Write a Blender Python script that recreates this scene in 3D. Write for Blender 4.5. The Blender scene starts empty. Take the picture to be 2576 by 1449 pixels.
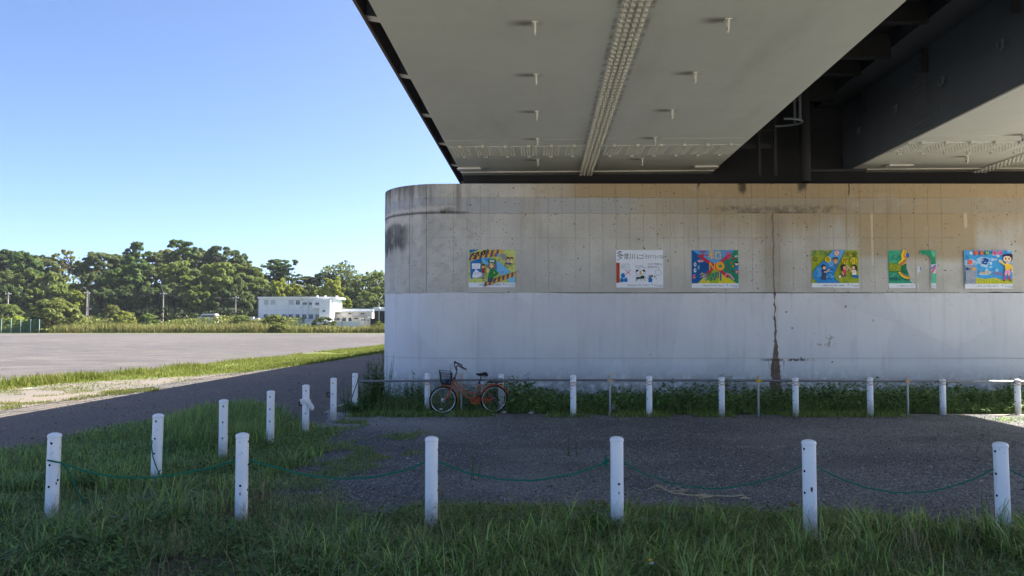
import bpy, bmesh, math, random
import numpy as np
from mathutils import Vector, Matrix, Euler
R = math.radians
rng = np.random.default_rng(11)
random.seed(5)
sc = bpy.context.scene
COL = sc.collection

# ------------------------------------------------------------------ camera
FPX = 1930.0; CX, CY = 1288.0, 724.5; HOR = 812.0; CAM_H = 2.0
PITCH = math.atan((HOR - CY) / FPX)
cd = bpy.data.cameras.new('camera'); cam = bpy.data.objects.new('camera', cd); COL.objects.link(cam)
cam.location = (0, 0, CAM_H); cam.rotation_euler = (math.pi/2 + PITCH, 0, 0)
cd.sensor_width = 36.0; cd.lens = 36.0 * FPX / 2576.0
cd.clip_start = 0.05; cd.clip_end = 6000
sc.camera = cam

# ------------------------------------------------------------------ sky, sun, exposure
SUN_EL = R(42.4); SUN_AZ = R(59.0)          # azimuth clockwise from +Y (to the right of the view)
w = bpy.data.worlds.new('World'); sc.world = w; w.use_nodes = True
wn = w.node_tree; wn.nodes.clear()
sky = wn.nodes.new('ShaderNodeTexSky'); sky.sky_type = 'NISHITA'; sky.sun_disc = False
sky.sun_elevation = SUN_EL; sky.sun_rotation = SUN_AZ
sky.air_density = 0.45; sky.dust_density = 1.3; sky.ozone_density = 4.2; sky.altitude = 0
bg = wn.nodes.new('ShaderNodeBackground'); bg.inputs['Strength'].default_value = 0.085
wo = wn.nodes.new('ShaderNodeOutputWorld')
wn.links.new(sky.outputs[0], bg.inputs[0]); wn.links.new(bg.outputs[0], wo.inputs[0])
sl = bpy.data.lights.new('sun', 'SUN'); sl.energy = 5.0; sl.angle = R(0.5); sl.color = (1.0, 0.94, 0.84)
so = bpy.data.objects.new('sun', sl); COL.objects.link(so)
sdir = Vector((math.sin(SUN_AZ)*math.cos(SUN_EL), math.cos(SUN_AZ)*math.cos(SUN_EL), math.sin(SUN_EL)))
so.rotation_euler = sdir.to_track_quat('Z', 'Y').to_euler(); so.location = (30, 0, 40)
vs = sc.view_settings
vs.view_transform = 'Standard'; vs.look = 'None'; vs.exposure = 2.12; vs.gamma = 1.0; vs.use_curve_mapping = False
sc.render.engine = 'CYCLES'
cy = sc.cycles
cy.max_bounces = 9; cy.diffuse_bounces = 6; cy.glossy_bounces = 3; cy.transmission_bounces = 4; cy.transparent_max_bounces = 12
cy.use_denoising = True; cy.caustics_reflective = False; cy.caustics_refractive = False
cy.sample_clamp_indirect = 6.0

# ------------------------------------------------------------------ picture measurements -> places
def ray(px, py):
    u = (px - CX) / FPX; v = (CY - py) / FPX
    c, s = math.cos(PITCH), math.sin(PITCH)
    return Vector((u, c - v*s, s + v*c))
def at(px, py, Y):                    # a point at depth Y
    d = ray(px, py); t = Y / d.y
    return Vector((d.x*t, Y, CAM_H + d.z*t))
def gp(px, py, z=0.0):                # a point on level ground
    d = ray(px, py); t = (z - CAM_H) / d.z
    return Vector((d.x*t, d.y*t, z))

# ------------------------------------------------------------------ mesh builder
class MB:
    def __init__(s): s.v = []; s.f = []; s.m = []
    def add(s, vs_, fs_, mi=0):
        o = len(s.v); s.v.extend([tuple(p) for p in vs_])
        for f in fs_: s.f.append(tuple(i+o for i in f)); s.m.append(mi)
        return s
    def box(s, x0, x1, y0, y1, z0, z1, mi=0, mat=None):
        vs_ = [(x0,y0,z0),(x1,y0,z0),(x1,y1,z0),(x0,y1,z0),(x0,y0,z1),(x1,y0,z1),(x1,y1,z1),(x0,y1,z1)]
        if mat is not None: vs_ = [mat @ Vector(p) for p in vs_]
        return s.add(vs_, [(0,3,2,1),(4,5,6,7),(0,1,5,4),(1,2,6,5),(2,3,7,6),(3,0,4,7)], mi)
    def tube(s, pts, r, n=8, closed=False, mi=0, caps=True):
        pts = [Vector(p) for p in pts]; N = len(pts)
        rr = r if isinstance(r, (list, tuple)) else [r]*N
        tang = []
        for i in range(N):
            a = pts[(i-1) % N] if (closed or i > 0) else pts[i]
            b = pts[(i+1) % N] if (closed or i < N-1) else pts[i]
            t = (b-a); tang.append(t.normalized() if t.length > 1e-9 else Vector((0,0,1)))
        ref = Vector((0,0,1)) if abs(tang[0].z) < 0.9 else Vector((1,0,0))
        nrm = tang[0].cross(ref).normalized(); rings = []
        for i in range(N):
            nrm = (nrm - tang[i]*nrm.dot(tang[i]))
            nrm = nrm.normalized() if nrm.length > 1e-6 else tang[i].orthogonal().normalized()
            bi = tang[i].cross(nrm)
            rings.append([pts[i] + (nrm*math.cos(2*math.pi*k/n) + bi*math.sin(2*math.pi*k/n))*rr[i] for k in range(n)])
        vs_ = [p for ring in rings for p in ring]; fs_ = []
        for i in range(N if closed else N-1):
            j = (i+1) % N
            for k in range(n):
                k2 = (k+1) % n
                fs_.append((i*n+k, i*n+k2, j*n+k2, j*n+k))
        if caps and not closed:
            fs_.append(tuple(range(n-1, -1, -1))); fs_.append(tuple((N-1)*n+k for k in range(n)))
        return s.add(vs_, fs_, mi)
    def lathe(s, prof, n=20, mi=0, c=(0,0,0), capb=True, capt=True):   # prof: (r, z) bottom to top
        vs_ = []; fs_ = []
        for (r, z) in prof:
            for k in range(n):
                a = 2*math.pi*k/n; vs_.append((c[0]+r*math.cos(a), c[1]+r*math.sin(a), c[2]+z))
        for i in range(len(prof)-1):
            for k in range(n):
                k2 = (k+1) % n; fs_.append((i*n+k, i*n+k2, (i+1)*n+k2, (i+1)*n+k))
        if capb: fs_.append(tuple(range(n-1, -1, -1)))
        if capt: fs_.append(tuple((len(prof)-1)*n+k for k in range(n)))
        return s.add(vs_, fs_, mi)
    def ell(s, c, rx, ry, rz, nu=10, nv=6, mi=0, jit=0.0):
        vs_ = [(c[0], c[1], c[2]-rz)]; fs_ = []
        for i in range(1, nv):
            th = math.pi*i/nv - math.pi/2
            for k in range(nu):
                a = 2*math.pi*k/nu; q = 1 + jit*(random.random()-.5)
                vs_.append((c[0]+rx*q*math.cos(th)*math.cos(a), c[1]+ry*q*math.cos(th)*math.sin(a), c[2]+rz*q*math.sin(th)))
        vs_.append((c[0], c[1], c[2]+rz)); L = len(vs_)-1
        for k in range(nu):
            fs_.append((0, 1+(k+1) % nu, 1+k)); fs_.append((L, L-nu+k, L-nu+(k+1) % nu))
        for i in range(nv-2):
            for k in range(nu):
                k2 = (k+1) % nu; fs_.append((1+i*nu+k, 1+i*nu+k2, 1+(i+1)*nu+k2, 1+(i+1)*nu+k))
        return s.add(vs_, fs_, mi)
    def prism(s, poly, z0, z1, mi=0):        # poly of (x,y), counter-clockwise
        n = len(poly)
        vs_ = [(p[0], p[1], z0) for p in poly] + [(p[0], p[1], z1) for p in poly]
        fs_ = [tuple(range(n-1, -1, -1)), tuple(range(n, 2*n))] + [(i, (i+1) % n, n+(i+1) % n, n+i) for i in range(n)]
        return s.add(vs_, fs_, mi)
    def mesh(s, name, mats, smooth=False):
        me = bpy.data.meshes.new(name); me.from_pydata(s.v, [], s.f)
        if not isinstance(mats, (list, tuple)): mats = [mats]
        for m_ in mats: me.materials.append(m_)
        if len(mats) > 1: me.polygons.foreach_set('material_index', s.m)
        if smooth:
            me.polygons.foreach_set('use_smooth', [True]*len(me.polygons))
            try: me.set_sharp_from_angle(angle=R(40))
            except Exception: pass
        me.update(); return me
    def build(s, name, mats, parent=None, smooth=False, loc=None):
        o = bpy.data.objects.new(name, s.mesh(name, mats, smooth)); COL.objects.link(o)
        if parent is not None: o.parent = parent
        if loc is not None: o.location = loc
        return o
def np_mesh(name, V, F, mat, smooth=False, parent=None):   # V (n,3), F (m,k) arrays
    me = bpy.data.meshes.new(name); V = np.asarray(V, np.float32); F = np.asarray(F, np.int32)
    k = F.shape[1]
    me.vertices.add(len(V)); me.vertices.foreach_set('co', V.ravel())
    me.loops.add(F.size); me.loops.foreach_set('vertex_index', F.ravel())
    me.polygons.add(len(F)); me.polygons.foreach_set('loop_start', np.arange(0, F.size, k, dtype=np.int32))
    me.polygons.foreach_set('loop_total', np.full(len(F), k, np.int32))
    if smooth: me.polygons.foreach_set('use_smooth', np.ones(len(F), bool))
    for m_ in (mat if isinstance(mat, (list, tuple)) else [mat]): me.materials.append(m_)
    me.update(calc_edges=True); me.validate()
    o = bpy.data.objects.new(name, me); COL.objects.link(o)
    if parent is not None: o.parent = parent
    return o
def tag(o, label=None, cat=None, group=None, kind=None):
    if label: o['label'] = label
    if cat: o['category'] = cat
    if group: o['group'] = group
    if kind: o['kind'] = kind
    return o
def empty(name, loc=(0,0,0), rz=0.0, label=None, cat=None, group=None):
    o = bpy.data.objects.new(name, None); COL.objects.link(o); o.location = loc; o.rotation_euler = (0,0,rz)
    o.empty_display_size = 0.2
    return tag(o, label, cat, group)
def inst(name, me, parent=None, loc=(0,0,0), rot=(0,0,0), scale=(1,1,1)):
    o = bpy.data.objects.new(name, me); COL.objects.link(o)
    if parent is not None: o.parent = parent
    o.location = loc; o.rotation_euler = rot; o.scale = scale
    return o

# ------------------------------------------------------------------ node maths
class X:
    def __init__(s, nt, sock): s.nt = nt; s.k = sock
    def _op(s, op, *a, clamp=False):
        n = s.nt.nodes.new('ShaderNodeMath'); n.operation = op; n.use_clamp = clamp
        for i, q in enumerate((s,)+a):
            if isinstance(q, X): s.nt.links.new(q.k, n.inputs[i])
            else: n.inputs[i].default_value = q
        return X(s.nt, n.outputs[0])
    def __add__(s, o): return s._op('ADD', o)
    __radd__ = __add__
    def __sub__(s, o): return s._op('SUBTRACT', o)
    def __rsub__(s, o): return (s*-1.0) + o
    def __mul__(s, o): return s._op('MULTIPLY', o)
    __rmul__ = __mul__
    def __truediv__(s, o): return s._op('DIVIDE', o)
    def abs(s): return s._op('ABSOLUTE')
    def frac(s): return s._op('FRACT')
    def mx(s, o): return s._op('MAXIMUM', o)
    def mn(s, o): return s._op('MINIMUM', o)
    def sat(s): return s._op('ADD', 0.0, clamp=True)
    def step(s, a, b):           # smooth 0..1 from a to b (a may exceed b)
        n = s.nt.nodes.new('ShaderNodeMapRange'); n.interpolation_type = 'SMOOTHSTEP'
        if a > b: n.inputs['From Min'].default_value = b; n.inputs['From Max'].default_value = a; n.inputs['To Min'].default_value = 1; n.inputs['To Max'].default_value = 0
        else: n.inputs['From Min'].default_value = a; n.inputs['From Max'].default_value = b
        s.nt.links.new(s.k, n.inputs['Value']); return X(s.nt, n.outputs[0])
    def band(s, a, b, e): return s.step(a-e, a+e) * s.step(b+e, b-e)
class NT:
    def __init__(s, name, rough=0.8, spec=0.3):
        s.m = bpy.data.materials.new(name); s.m.use_nodes = True; s.nt = s.m.node_tree
        s.b = s.nt.nodes['Principled BSDF']; s.out = s.nt.nodes['Material Output']
        s.b.inputs['Roughness'].default_value = rough
        s.b.inputs['Specular IOR Level'].default_value = spec
        g = s.nt.nodes.new('ShaderNodeNewGeometry'); s.pos = g.outputs['Position']; s.geo = g
        s.island = X(s.nt, g.outputs['Random Per Island'])
        sp = s.nt.nodes.new('ShaderNodeSeparateXYZ'); s.nt.links.new(s.pos, sp.inputs[0])
        s.x, s.y, s.z = (X(s.nt, sp.outputs[i]) for i in range(3))
        s.obj = None
    def info(s):
        n = s.nt.nodes.new('ShaderNodeObjectInfo'); return X(s.nt, n.outputs['Random']), n.outputs['Color']
    def local(s):
        n = s.nt.nodes.new('ShaderNodeTexCoord'); sp = s.nt.nodes.new('ShaderNodeSeparateXYZ')
        s.nt.links.new(n.outputs['Object'], sp.inputs[0]); s.pos = n.outputs['Object']
        s.x, s.y, s.z = (X(s.nt, sp.outputs[i]) for i in range(3))
        return s
    def noise(s, scale=1.0, detail=4, rough=0.55, sx=1, sy=1, sz=1, off=0.0, out=0, dist=0.0):
        mp = s.nt.nodes.new('ShaderNodeMapping'); mp.inputs['Scale'].default_value = (sx, sy, sz)
        mp.inputs['Location'].default_value = (off, off*1.7, off*.6)
        s.nt.links.new(s.pos, mp.inputs[0])
        n = s.nt.nodes.new('ShaderNodeTexNoise'); n.inputs['Scale'].default_value = scale
        n.inputs['Detail'].default_value = detail; n.inputs['Roughness'].default_value = rough
        n.inputs['Distortion'].default_value = dist
        s.nt.links.new(mp.outputs[0], n.inputs['Vector']); return X(s.nt, n.outputs[out])
    def voro(s, scale=5.0, rnd=1.0, out='Distance', feature='F1', sx=1, sy=1, sz=1):
        mp = s.nt.nodes.new('ShaderNodeMapping'); mp.inputs['Scale'].default_value = (sx, sy, sz)
        s.nt.links.new(s.pos, mp.inputs[0])
        n = s.nt.nodes.new('ShaderNodeTexVoronoi'); n.feature = feature; n.inputs['Scale'].default_value = scale
        n.inputs['Randomness'].default_value = rnd
        s.nt.links.new(mp.outputs[0], n.inputs['Vector'])
        if out == 'Color':
            sp = s.nt.nodes.new('ShaderNodeSeparateColor'); s.nt.links.new(n.outputs['Color'], sp.inputs[0])
            return X(s.nt, sp.outputs[0])
        return X(s.nt, n.outputs[out])
    def mix(s, f, a, b):
        n = s.nt.nodes.new('ShaderNodeMix'); n.data_type = 'RGBA'; n.clamp_factor = True
        if isinstance(f, X): s.nt.links.new(f.k, n.inputs[0])
        else: n.inputs[0].default_value = f
        for q, i in ((a, 6), (b, 7)):
            if isinstance(q, (tuple, list)): n.inputs[i].default_value = (*q[:3], 1)
            else: s.nt.links.new(q, n.inputs[i])
        return n.outputs[2]
    def gain(s, c, f):           # colour times a number
        n = s.nt.nodes.new('ShaderNodeVectorMath'); n.operation = 'SCALE'
        if isinstance(c, (tuple, list)): n.inputs[0].default_value = c[:3]
        else: s.nt.links.new(c, n.inputs[0])
        if isinstance(f, X): s.nt.links.new(f.k, n.inputs['Scale'])
        else: n.inputs['Scale'].default_value = f
        return n.outputs[0]
    def color(s, c):
        if isinstance(c, (tuple, list)): s.b.inputs['Base Color'].default_value = (*c[:3], 1)
        else: s.nt.links.new(c, s.b.inputs['Base Color'])
        return s
    def rough(s, f): s.nt.links.new(f.k, s.b.inputs['Roughness']); return s
    def bump(s, h, strength=0.3, dist=0.01):
        n = s.nt.nodes.new('ShaderNodeBump'); n.inputs['Strength'].default_value = strength; n.inputs['Distance'].default_value = dist
        s.nt.links.new(h.k, n.inputs['Height']); s.nt.links.new(n.outputs[0], s.b.inputs['Normal']); return s
    def leafy(s, c, amount=0.3):     # some light passes through
        t = s.nt.nodes.new('ShaderNodeBsdfTranslucent')
        if isinstance(c, (tuple, list)): t.inputs[0].default_value = (*c[:3], 1)
        else: s.nt.links.new(c, t.inputs[0])
        mx = s.nt.nodes.new('ShaderNodeMixShader'); mx.inputs[0].default_value = amount
        s.nt.links.new(s.b.outputs[0], mx.inputs[1]); s.nt.links.new(t.outputs[0], mx.inputs[2])
        s.nt.links.new(mx.outputs[0], s.out.inputs[0]); return s
def rgb(r, g, b):                     # picture 0..255 -> linear
    f = lambda q: (q/255/12.92) if q/255 <= 0.04045 else ((q/255+0.055)/1.055)**2.4
    return (f(r), f(g), f(b))
def plain(name, c, rough=0.6, spec=0.3, metal=0.0, var=0.10, scale=8.0, bump=0.0):
    t = NT(name, rough, spec); n = t.noise(scale, 4)
    t.color(t.gain(c, n*(2*var) + (1-var))); t.b.inputs['Metallic'].default_value = metal
    if bump: t.bump(n, bump, 0.01)
    return t.m
# ================================================================== ground
def soil_mat():
    t = NT('pale_bounce_soil', 0.95, 0.1); a = t.noise(0.7, 6); b = t.noise(9, 5)
    t.color(t.mix(a.step(.4, .65), t.gain((.46,.42,.36), b*.5+.75), t.gain((.40,.37,.31), b*.5+.75))).bump(b, .5, .03); return t.m  # unseen ground, made pale to bounce sunlight under the bridge
def lot_mat():
    t = NT('packed_gravel', 0.95, 0.15)
    a = t.noise(.05, 5, sx=1, sy=.35); b = t.noise(.6, 6, sx=.35, sy=1.0); c = t.noise(14, 5); d = t.noise(55, 3)
    base = t.mix(a.step(.38, .62), (.092,.086,.088), (.122,.113,.113))
    base = t.mix(b.step(.47, .62)*.45, base, (.080,.073,.075))
    e = t.noise(1.0, 5, sx=.12, sy=1.6, off=2); base = t.mix(e.step(.50, .66)*.40, base, (.155,.142,.138))
    h = t.noise(.5, 8, rough=.72, off=11); base = t.mix(h.step(.44, .58)*.5, base, (.072,.067,.07)); h2 = t.noise(.28, 8, rough=.7, off=4); base = t.mix(h2.step(.54, .66)*.5, base, (.165,.15,.145))
    base = t.mix(c.step(.52, .64)*.55, base, (.060,.055,.056))
    g = t.noise(.25, 5, off=7)
    base = t.mix(g.step(.66, .74)*.4, base, (.12,.14,.06))
    t.color(t.gain(base, d*1.0+.5)).bump(c*.6+d*.4, 1.0, .07); return t.m
def path_mat():
    t = NT('dirt_path', 0.95, 0.1)
    a = t.noise(.35, 6, sx=1.0, sy=.5); c = t.noise(10, 5); d = t.noise(60, 3); v = t.voro(26)
    base = t.mix(a.step(.4, .62), (.145,.135,.125), (.18,.155,.13))
    base = t.mix(c.step(.55, .7)*.5, base, (.10,.088,.08))
    base = t.mix(v.step(.16, .05)*.6, base, (.33,.31,.28))
    t.color(t.gain(base, d*.7+.65)).bump(c*.5+d*.5, .7, .04); return t.m
def yard_mat():
    t = NT('crushed_stone_bed', 0.9, 0.25)
    a = t.noise(.5, 6); v = t.voro(34, out='Color'); vd = t.voro(34); d = t.noise(40, 4)
    base = t.mix(a.step(.42, .58), (.158,.162,.154), (.232,.236,.222))
    base = t.mix((v-.78).step(0, .02)*.8, base, (.40,.39,.37))
    base = t.mix(vd.step(.30, .62)*.6, base, (.05,.048,.048))
    cl = (t.x+(a-.5)*3).step(.4, -1.8)*(t.y+(a-.5)*2).step(13.2, 15.2); base = t.mix(cl*.55, base, (.42,.41,.39))
    rut = ((t.y+(a-.5)*1.2-(t.x*.10+10.6)).abs()).step(.55, .15).mx(((t.y+(a-.5)*1.2-(t.x*.10+12.5)).abs()).step(.55, .15)); base = t.mix(rut*.55, base, (.115,.112,.105)); wet_ = t.noise(.35, 4, off=13); base = t.mix(wet_.step(.56, .66)*.4, base, (.27,.265,.25))
    t.color(t.gain(base, d*.9+.55)).bump(vd*-1.0, 1.0, .03); return t.m
def turf_mat():
    t = NT('turf_soil', 0.95, 0.1); a = t.noise(1.6, 6); b = t.noise(22, 4)
    t.color(t.mix(a.step(.38, .62), t.gain((.10,.082,.055), b*1.0+.5), t.gain((.075,.11,.035), b*1.0+.5))).bump(b, .6, .04); return t.m
def verge_mat():
    t = NT('verge_turf', 0.95, 0.1); a = t.noise(.55, 6, off=3); b = t.noise(18, 4)
    t.color(t.mix(a.step(.30, .46), t.gain((.175,.14,.10), b*.7+.65), t.gain((.105,.135,.03), b*.8+.6))).bump(b, .6, .04); return t.m
def far_green_mat():
    t = NT('far_turf', 0.95, 0.1); a = t.noise(.15, 6); b = t.noise(2.5, 5)
    t.color(t.mix(a.step(.4, .6), t.gain((.10,.13,.03), b*.8+.6), t.gain((.13,.13,.045), b*.8+.6))).bump(b, .6, .1); return t.m
M_soil, M_lot, M_path, M_yard, M_turf, M_verge, M_far = soil_mat(), lot_mat(), path_mat(), yard_mat(), turf_mat(), verge_mat(), far_green_mat()

def ragged(poly, seg=0.6, amp=0.12, maxlen=400, closed=True):
    out = []; n = len(poly)
    for i in range(n if closed else n-1):
        a, b = Vector(poly[i]).to_2d(), Vector(poly[(i+1) % n]).to_2d(); L = (b-a).length
        k = int(min(60, max(1, L/seg))) if L < maxlen else 1
        nn = Vector((-(b-a).y, (b-a).x)).normalized()
        for j in range(k):
            p = a.lerp(b, j/k); q = (math.sin(j*1.9+i)*.5 + random.uniform(-1, 1)*.7)*amp if k > 1 else 0
            out.append((p.x+nn.x*q, p.y+nn.y*q))
    if not closed: out.append(tuple(poly[-1])[:2])
    return out
def sheet(name, poly, z, mat, kind='structure'):
    from mathutils.geometry import delaunay_2d_cdt
    n = len(poly)
    V, E, F, *_ = delaunay_2d_cdt([Vector((p[0], p[1])) for p in poly], [], [list(range(n))], 1, 1e-5)
    me = bpy.data.meshes.new(name); me.from_pydata([(v.x, v.y, z) for v in V], [], [tuple(f) for f in F])
    for p_ in me.polygons:
        if p_.normal.z < 0: p_.flip()
    me.materials.append(mat); me.update()
    o = bpy.data.objects.new(name, me); COL.objects.link(o); o['kind'] = kind; return o
BIG = 2600
sheet('ground', [(-BIG,-BIG),(BIG,-BIG),(BIG,BIG),(-BIG,BIG)], 0.0, M_soil)
g2 = lambda px, py: tuple(gp(px, py))[:2]
LOT_EDGE = [g2(-900, 1066), g2(0, 966), g2(150, 952), g2(300, 938), g2(460, 921), g2(620, 905), g2(800, 886), g2(962, 869), g2(1040, 861)]
VERGE_EDGE = [g2(-900, 1090), g2(0, 985), g2(150, 966), g2(300, 957), g2(460, 948), g2(620, 936), g2(800, 914), g2(962, 889), g2(1040, 876)]
FAR_Y = gp(300, 839).y
sheet('sports_ground', ragged(LOT_EDGE, .5, .25, closed=False) + [(60, LOT_EDGE[-1][1]), (60, FAR_Y), (-330, FAR_Y), (-330, LOT_EDGE[0][1])], 0.006, M_lot)
sheet('far_verge', [(-330, FAR_Y-.2), (60, FAR_Y-.2), (60, 172), (-330, 172)], 0.010, M_far)
sheet('verge', ragged(VERGE_EDGE, .5, .22, closed=False) + ragged(LOT_EDGE[::-1], .5, .3, closed=False), 0.011, M_verge)
# the trodden path between the verge and the fenced yard runs on behind the pier
PATH_IN = [g2(-500, 1330), g2(0, 1148), g2(200, 1100), g2(400, 1058), g2(560, 1026), g2(640, 1060), g2(760, 1095), g2(850, 1085), g2(905, 1050)]
sheet('path', ragged(VERGE_EDGE, .5, .2, closed=False) + [(24, VERGE_EDGE[-1][1]), (24, 24.0), (-1.5, 24.0), (-4.2, 22.5), (-4.2, 17.2)] + ragged(PATH_IN[::-1], .4, .2, closed=False), 0.008, M_path)
# crushed-stone yard inside the bollards
YARD = [g2(1050, 1300), g2(640, 1285), g2(640, 1200), g2(800, 1150), g2(790, 1085), g2(830, 1040), g2(900, 1030), g2(1075, 1036), (16, 16.4), (16, 6.9)]
sheet('gravel_yard', ragged(YARD, .3, .14), 0.012, M_yard)
TURF = [(-16, -4), (16, -4), (16, 7.35)] + [g2(2300, 1330), g2(1700, 1318), g2(1200, 1316), g2(900, 1300), g2(700, 1275), g2(655, 1215), g2(800, 1150), g2(840, 1090), g2(740, 1062), g2(640, 1020), g2(560, 1024), g2(400, 1058), g2(200, 1100), g2(0, 1148), g2(-400, 1280)]
sheet('grass_bank', ragged(TURF, .4, .12), 0.016, M_turf)
WEEDBED = [(-4.1, 17.3), g2(905, 1046), g2(1075, 1040), (-1.0, 16.95), (4.0, 16.75), (9.0, 16.9), (16, 17.2), (16, 21.5), (-4.1, 21.5)]
sheet('weed_bed', ragged(WEEDBED, .4, .08), 0.015, M_turf)

# ================================================================== pier
PY = 20.0; PR = 1.80; PXL = -1.79*PY/19.5; PXR = 15.6
pz = lambda py: at(1700, py, PY).z
Z_TOP, Z_A, Z_B, Z_C, Z_P, Z_L = pz(462), pz(497.5), pz(537), pz(598.5), pz(736), pz(901)
PXL = -1.79
def pier_outline(r, n=16):           # counter-clockwise, oblong with round ends
    pts = []
    c1, c2 = (PXL, PY+PR), (PXR, PY+PR)
    for k in range(n+1):
        a = math.pi/2 + math.pi*k/n; pts.append((c1[0]+r*math.cos(a), c1[1]+r*math.sin(a)))
    for k in range(n+1):
        a = -math.pi/2 + math.pi*k/n; pts.append((c2[0]+r*math.cos(a), c2[1]+r*math.sin(a)))
    return pts
def wx(px): return at(px, 700, PY).x
def concrete_mat():
    t = NT('weathered_concrete', 0.88, 0.2)
    rnd, _ = t.info(); x, y, z = t.x, t.y, t.z
    n1 = t.noise(.9, 6); n2 = t.noise(5, 6); n3 = t.noise(30, 4); ns = t.noise(1.0, 6, sx=5, sy=5, sz=.35); nf = t.noise(1.0, 5, sx=22, sy=22, sz=.8)
    c = t.gain(t.mix(n1.step(.35, .65), (.45,.435,.39), (.54,.525,.475)), rnd*.05+.975)
    # brown weathering towards the right and the top
    right = (x + (n1-.5)*4).step(wx(1300), wx(2050))
    brown = right*(z + (n1-.5)*1.4 + (ns-.5)*.9).step(3.9, 4.9)
    c = t.mix(brown*.85, c, (.36,.28,.17))
    topband = z.step(Z_A-.01, Z_A+.01)
    c = t.mix(topband*((x+(n1-.5)*2).step(wx(1330), wx(1480)))*.9, c, (.37,.28,.165))
    # patched grey mortar band
    band = z.band(Z_B, Z_A, .006)
    c = t.mix(band*(x+(n2-.5)*.5).step(wx(1640), wx(1560))*.75, c, (.36,.375,.39))
    c = t.mix(band*x.step(wx(1560), wx(1640))*.45, c, (.32,.285,.225))
    # damp brown sheet on the right
    wet = x.band(wx(2155), wx(2460), .12)*(z+(n1-.5)*.5).step(3.55, 3.8)*z.step(Z_B+.01, Z_B-.01)*(x+(n1-.5)*1.2 - (z-3.5)*.2).step(wx(2090), wx(2190))
    c = t.mix(wet*.8, c, (.37,.285,.165))
    pale = x.band(wx(2325), wx(2385), .03)*(z+(n2-.5)*.35 - x*.06).step(4.24, 4.27)*z.step(Z_B, Z_B-.02) + x.band(wx(2193), wx(2199), .01)*z.band(3.5, Z_B, .02)*.6 + x.band(wx(2430), wx(2438), .015)*z.band(4.5, Z_B, .05)*.6
    c = t.mix(pale*.75, c, (.68,.62,.50))
    # rain streaks
    streak = ns.step(.55, .75)*(z.step(3.2, 5.4))
    c = t.mix(streak*.38, c, (.20,.16,.11))
    big = t.noise(.55, 6, off=9)
    c = t.mix(big.step(.52, .68)*z.step(3.3, 4.4)*x.step(wx(1150), wx(1500))*.65, c, (.38,.295,.18))
    c = t.mix(nf.step(.62, .74)*z.step(4.0, 5.6)*.35, c, (.12,.10,.08))
    c = t.mix(nf.step(.36, .28)*z.step(4.6, 5.5)*.35, c, (.45,.42,.36))
    # black mould on the round end
    left = (x+(n1-.5)*.6).step(wx(1150), wx(985))
    mould = left*((z+(ns-.5)*1.2).step(Z_A-.15, Z_TOP+.1)) + (x+(n2-.5)*.25).step(wx(1035), wx(1000))*((z+(ns-.5)*.9).band(3.95, 4.62, .12))
    c = t.mix(mould*.9*(ns.step(.2, .5)), c, (.05,.048,.045))
    c = t.mix(left*ns.step(.42, .62)*z.step(3.2, 4.6)*.55, c, (.16,.15,.135))
    c = t.mix((x+(n1-.5)*1.2).step(wx(1300), wx(1180))*n2.step(.45, .7)*.35, c, (.25,.245,.235))
    sm_ = ((x-wx(1152)).abs()+(ns-.5)*.12).step(.10, .02)*z.step(4.6, 5.2); c = t.mix(sm_*.6, c, (.17,.13,.095))
    efl = (x+(n2-.5)*.5).step(wx(1170), wx(1090))*(((z+(n2-.5)*.22-(x+2.5)*.05-4.98).abs()).step(.10, .01)) + (x+(n1-.5)*.5).step(wx(1090), wx(1010))*(z+(ns-.5)*.55).band(4.62, 4.82, .05)
    c = t.mix(efl*.7, c, (.55,.50,.43))
    dk = (x+(n1-.5)*.8).step(wx(1190), wx(1150))*((z+(n3-.5)*.02-4.885).abs()).step(.05, .01) + x.band(wx(1105), wx(1150), .1)*z.band(4.88, 5.1, .06)*n2.step(.4, .6)
    c = t.mix(dk*.7, c, (.07,.06,.05))
    # mould and rust round the crack and below the bearings
    for px0, ww, dz in ((1870, .13, .25), (2022, .16, .22), (1760, .05, .12), (2140, .03, .35)):
        b = (x+(n2-.5)*.18-wx(px0)).abs().step(ww, ww*.25)*((z+(ns-.5)*.4).step(Z_TOP-dz-.08, Z_TOP-dz+.12))
        c = t.mix(b*.85, c, (.035,.035,.028))
    seep = x.band(wx(1800), wx(2120), .5)*((z+(n2-.5)*.10+(ns-.5)*.22).band(4.90, 5.06, .05))
    c = t.mix(seep*.6*n2.step(.35, .6), c, (.11,.09,.065))
    c = t.mix(x.band(wx(1850), wx(2060), .3)*((z+(n3-.5)*.03-4.89).abs()).step(.03, .005)*n2.step(.38, .55)*.75, c, (.08,.06,.045))
    # chips, pinholes, tie holes
    v = t.voro(3.2); vb = t.voro(9.0); vc = t.voro(2.1, out='Color')
    c = t.mix(vb.step(.16, .09)*n1.step(.36, .56)*.9, c, (.07,.065,.055))
    c = t.mix(v.step(.085, .05)*.85, c, (.06,.055,.05))
    dr = t.noise(1.0, 3, sx=28, sy=28, sz=1.1, off=21); c = t.mix(dr.step(.70, .74)*n1.step(.45, .6)*z.step(3.9, 4.6)*.6, c, (.62,.58,.50))
    c = t.mix(vc.step(.86, .92)*n2.step(.45, .7)*.25, c, (.47,.45,.40))
    cr = (x + (t.noise(2.2, 6, sx=.4, sz=1.4)-.5)*.16 - wx(1946)).abs()
    c = t.mix(cr.step(.030, .008)*z.step(5.0, 4.8)*(n2.step(.2, .6)*.45+.35), c, (.10,.06,.035))
    c = t.mix(cr.step(.5, .08)*z.step(4.95, 4.6)*.35, c, (.20,.15,.09))
    t.color(t.gain(c, n3*.3+.85)).bump(n3*.5+n2*.5-vb.step(.13, .08)*.8, .35, .012); return t.m
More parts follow.
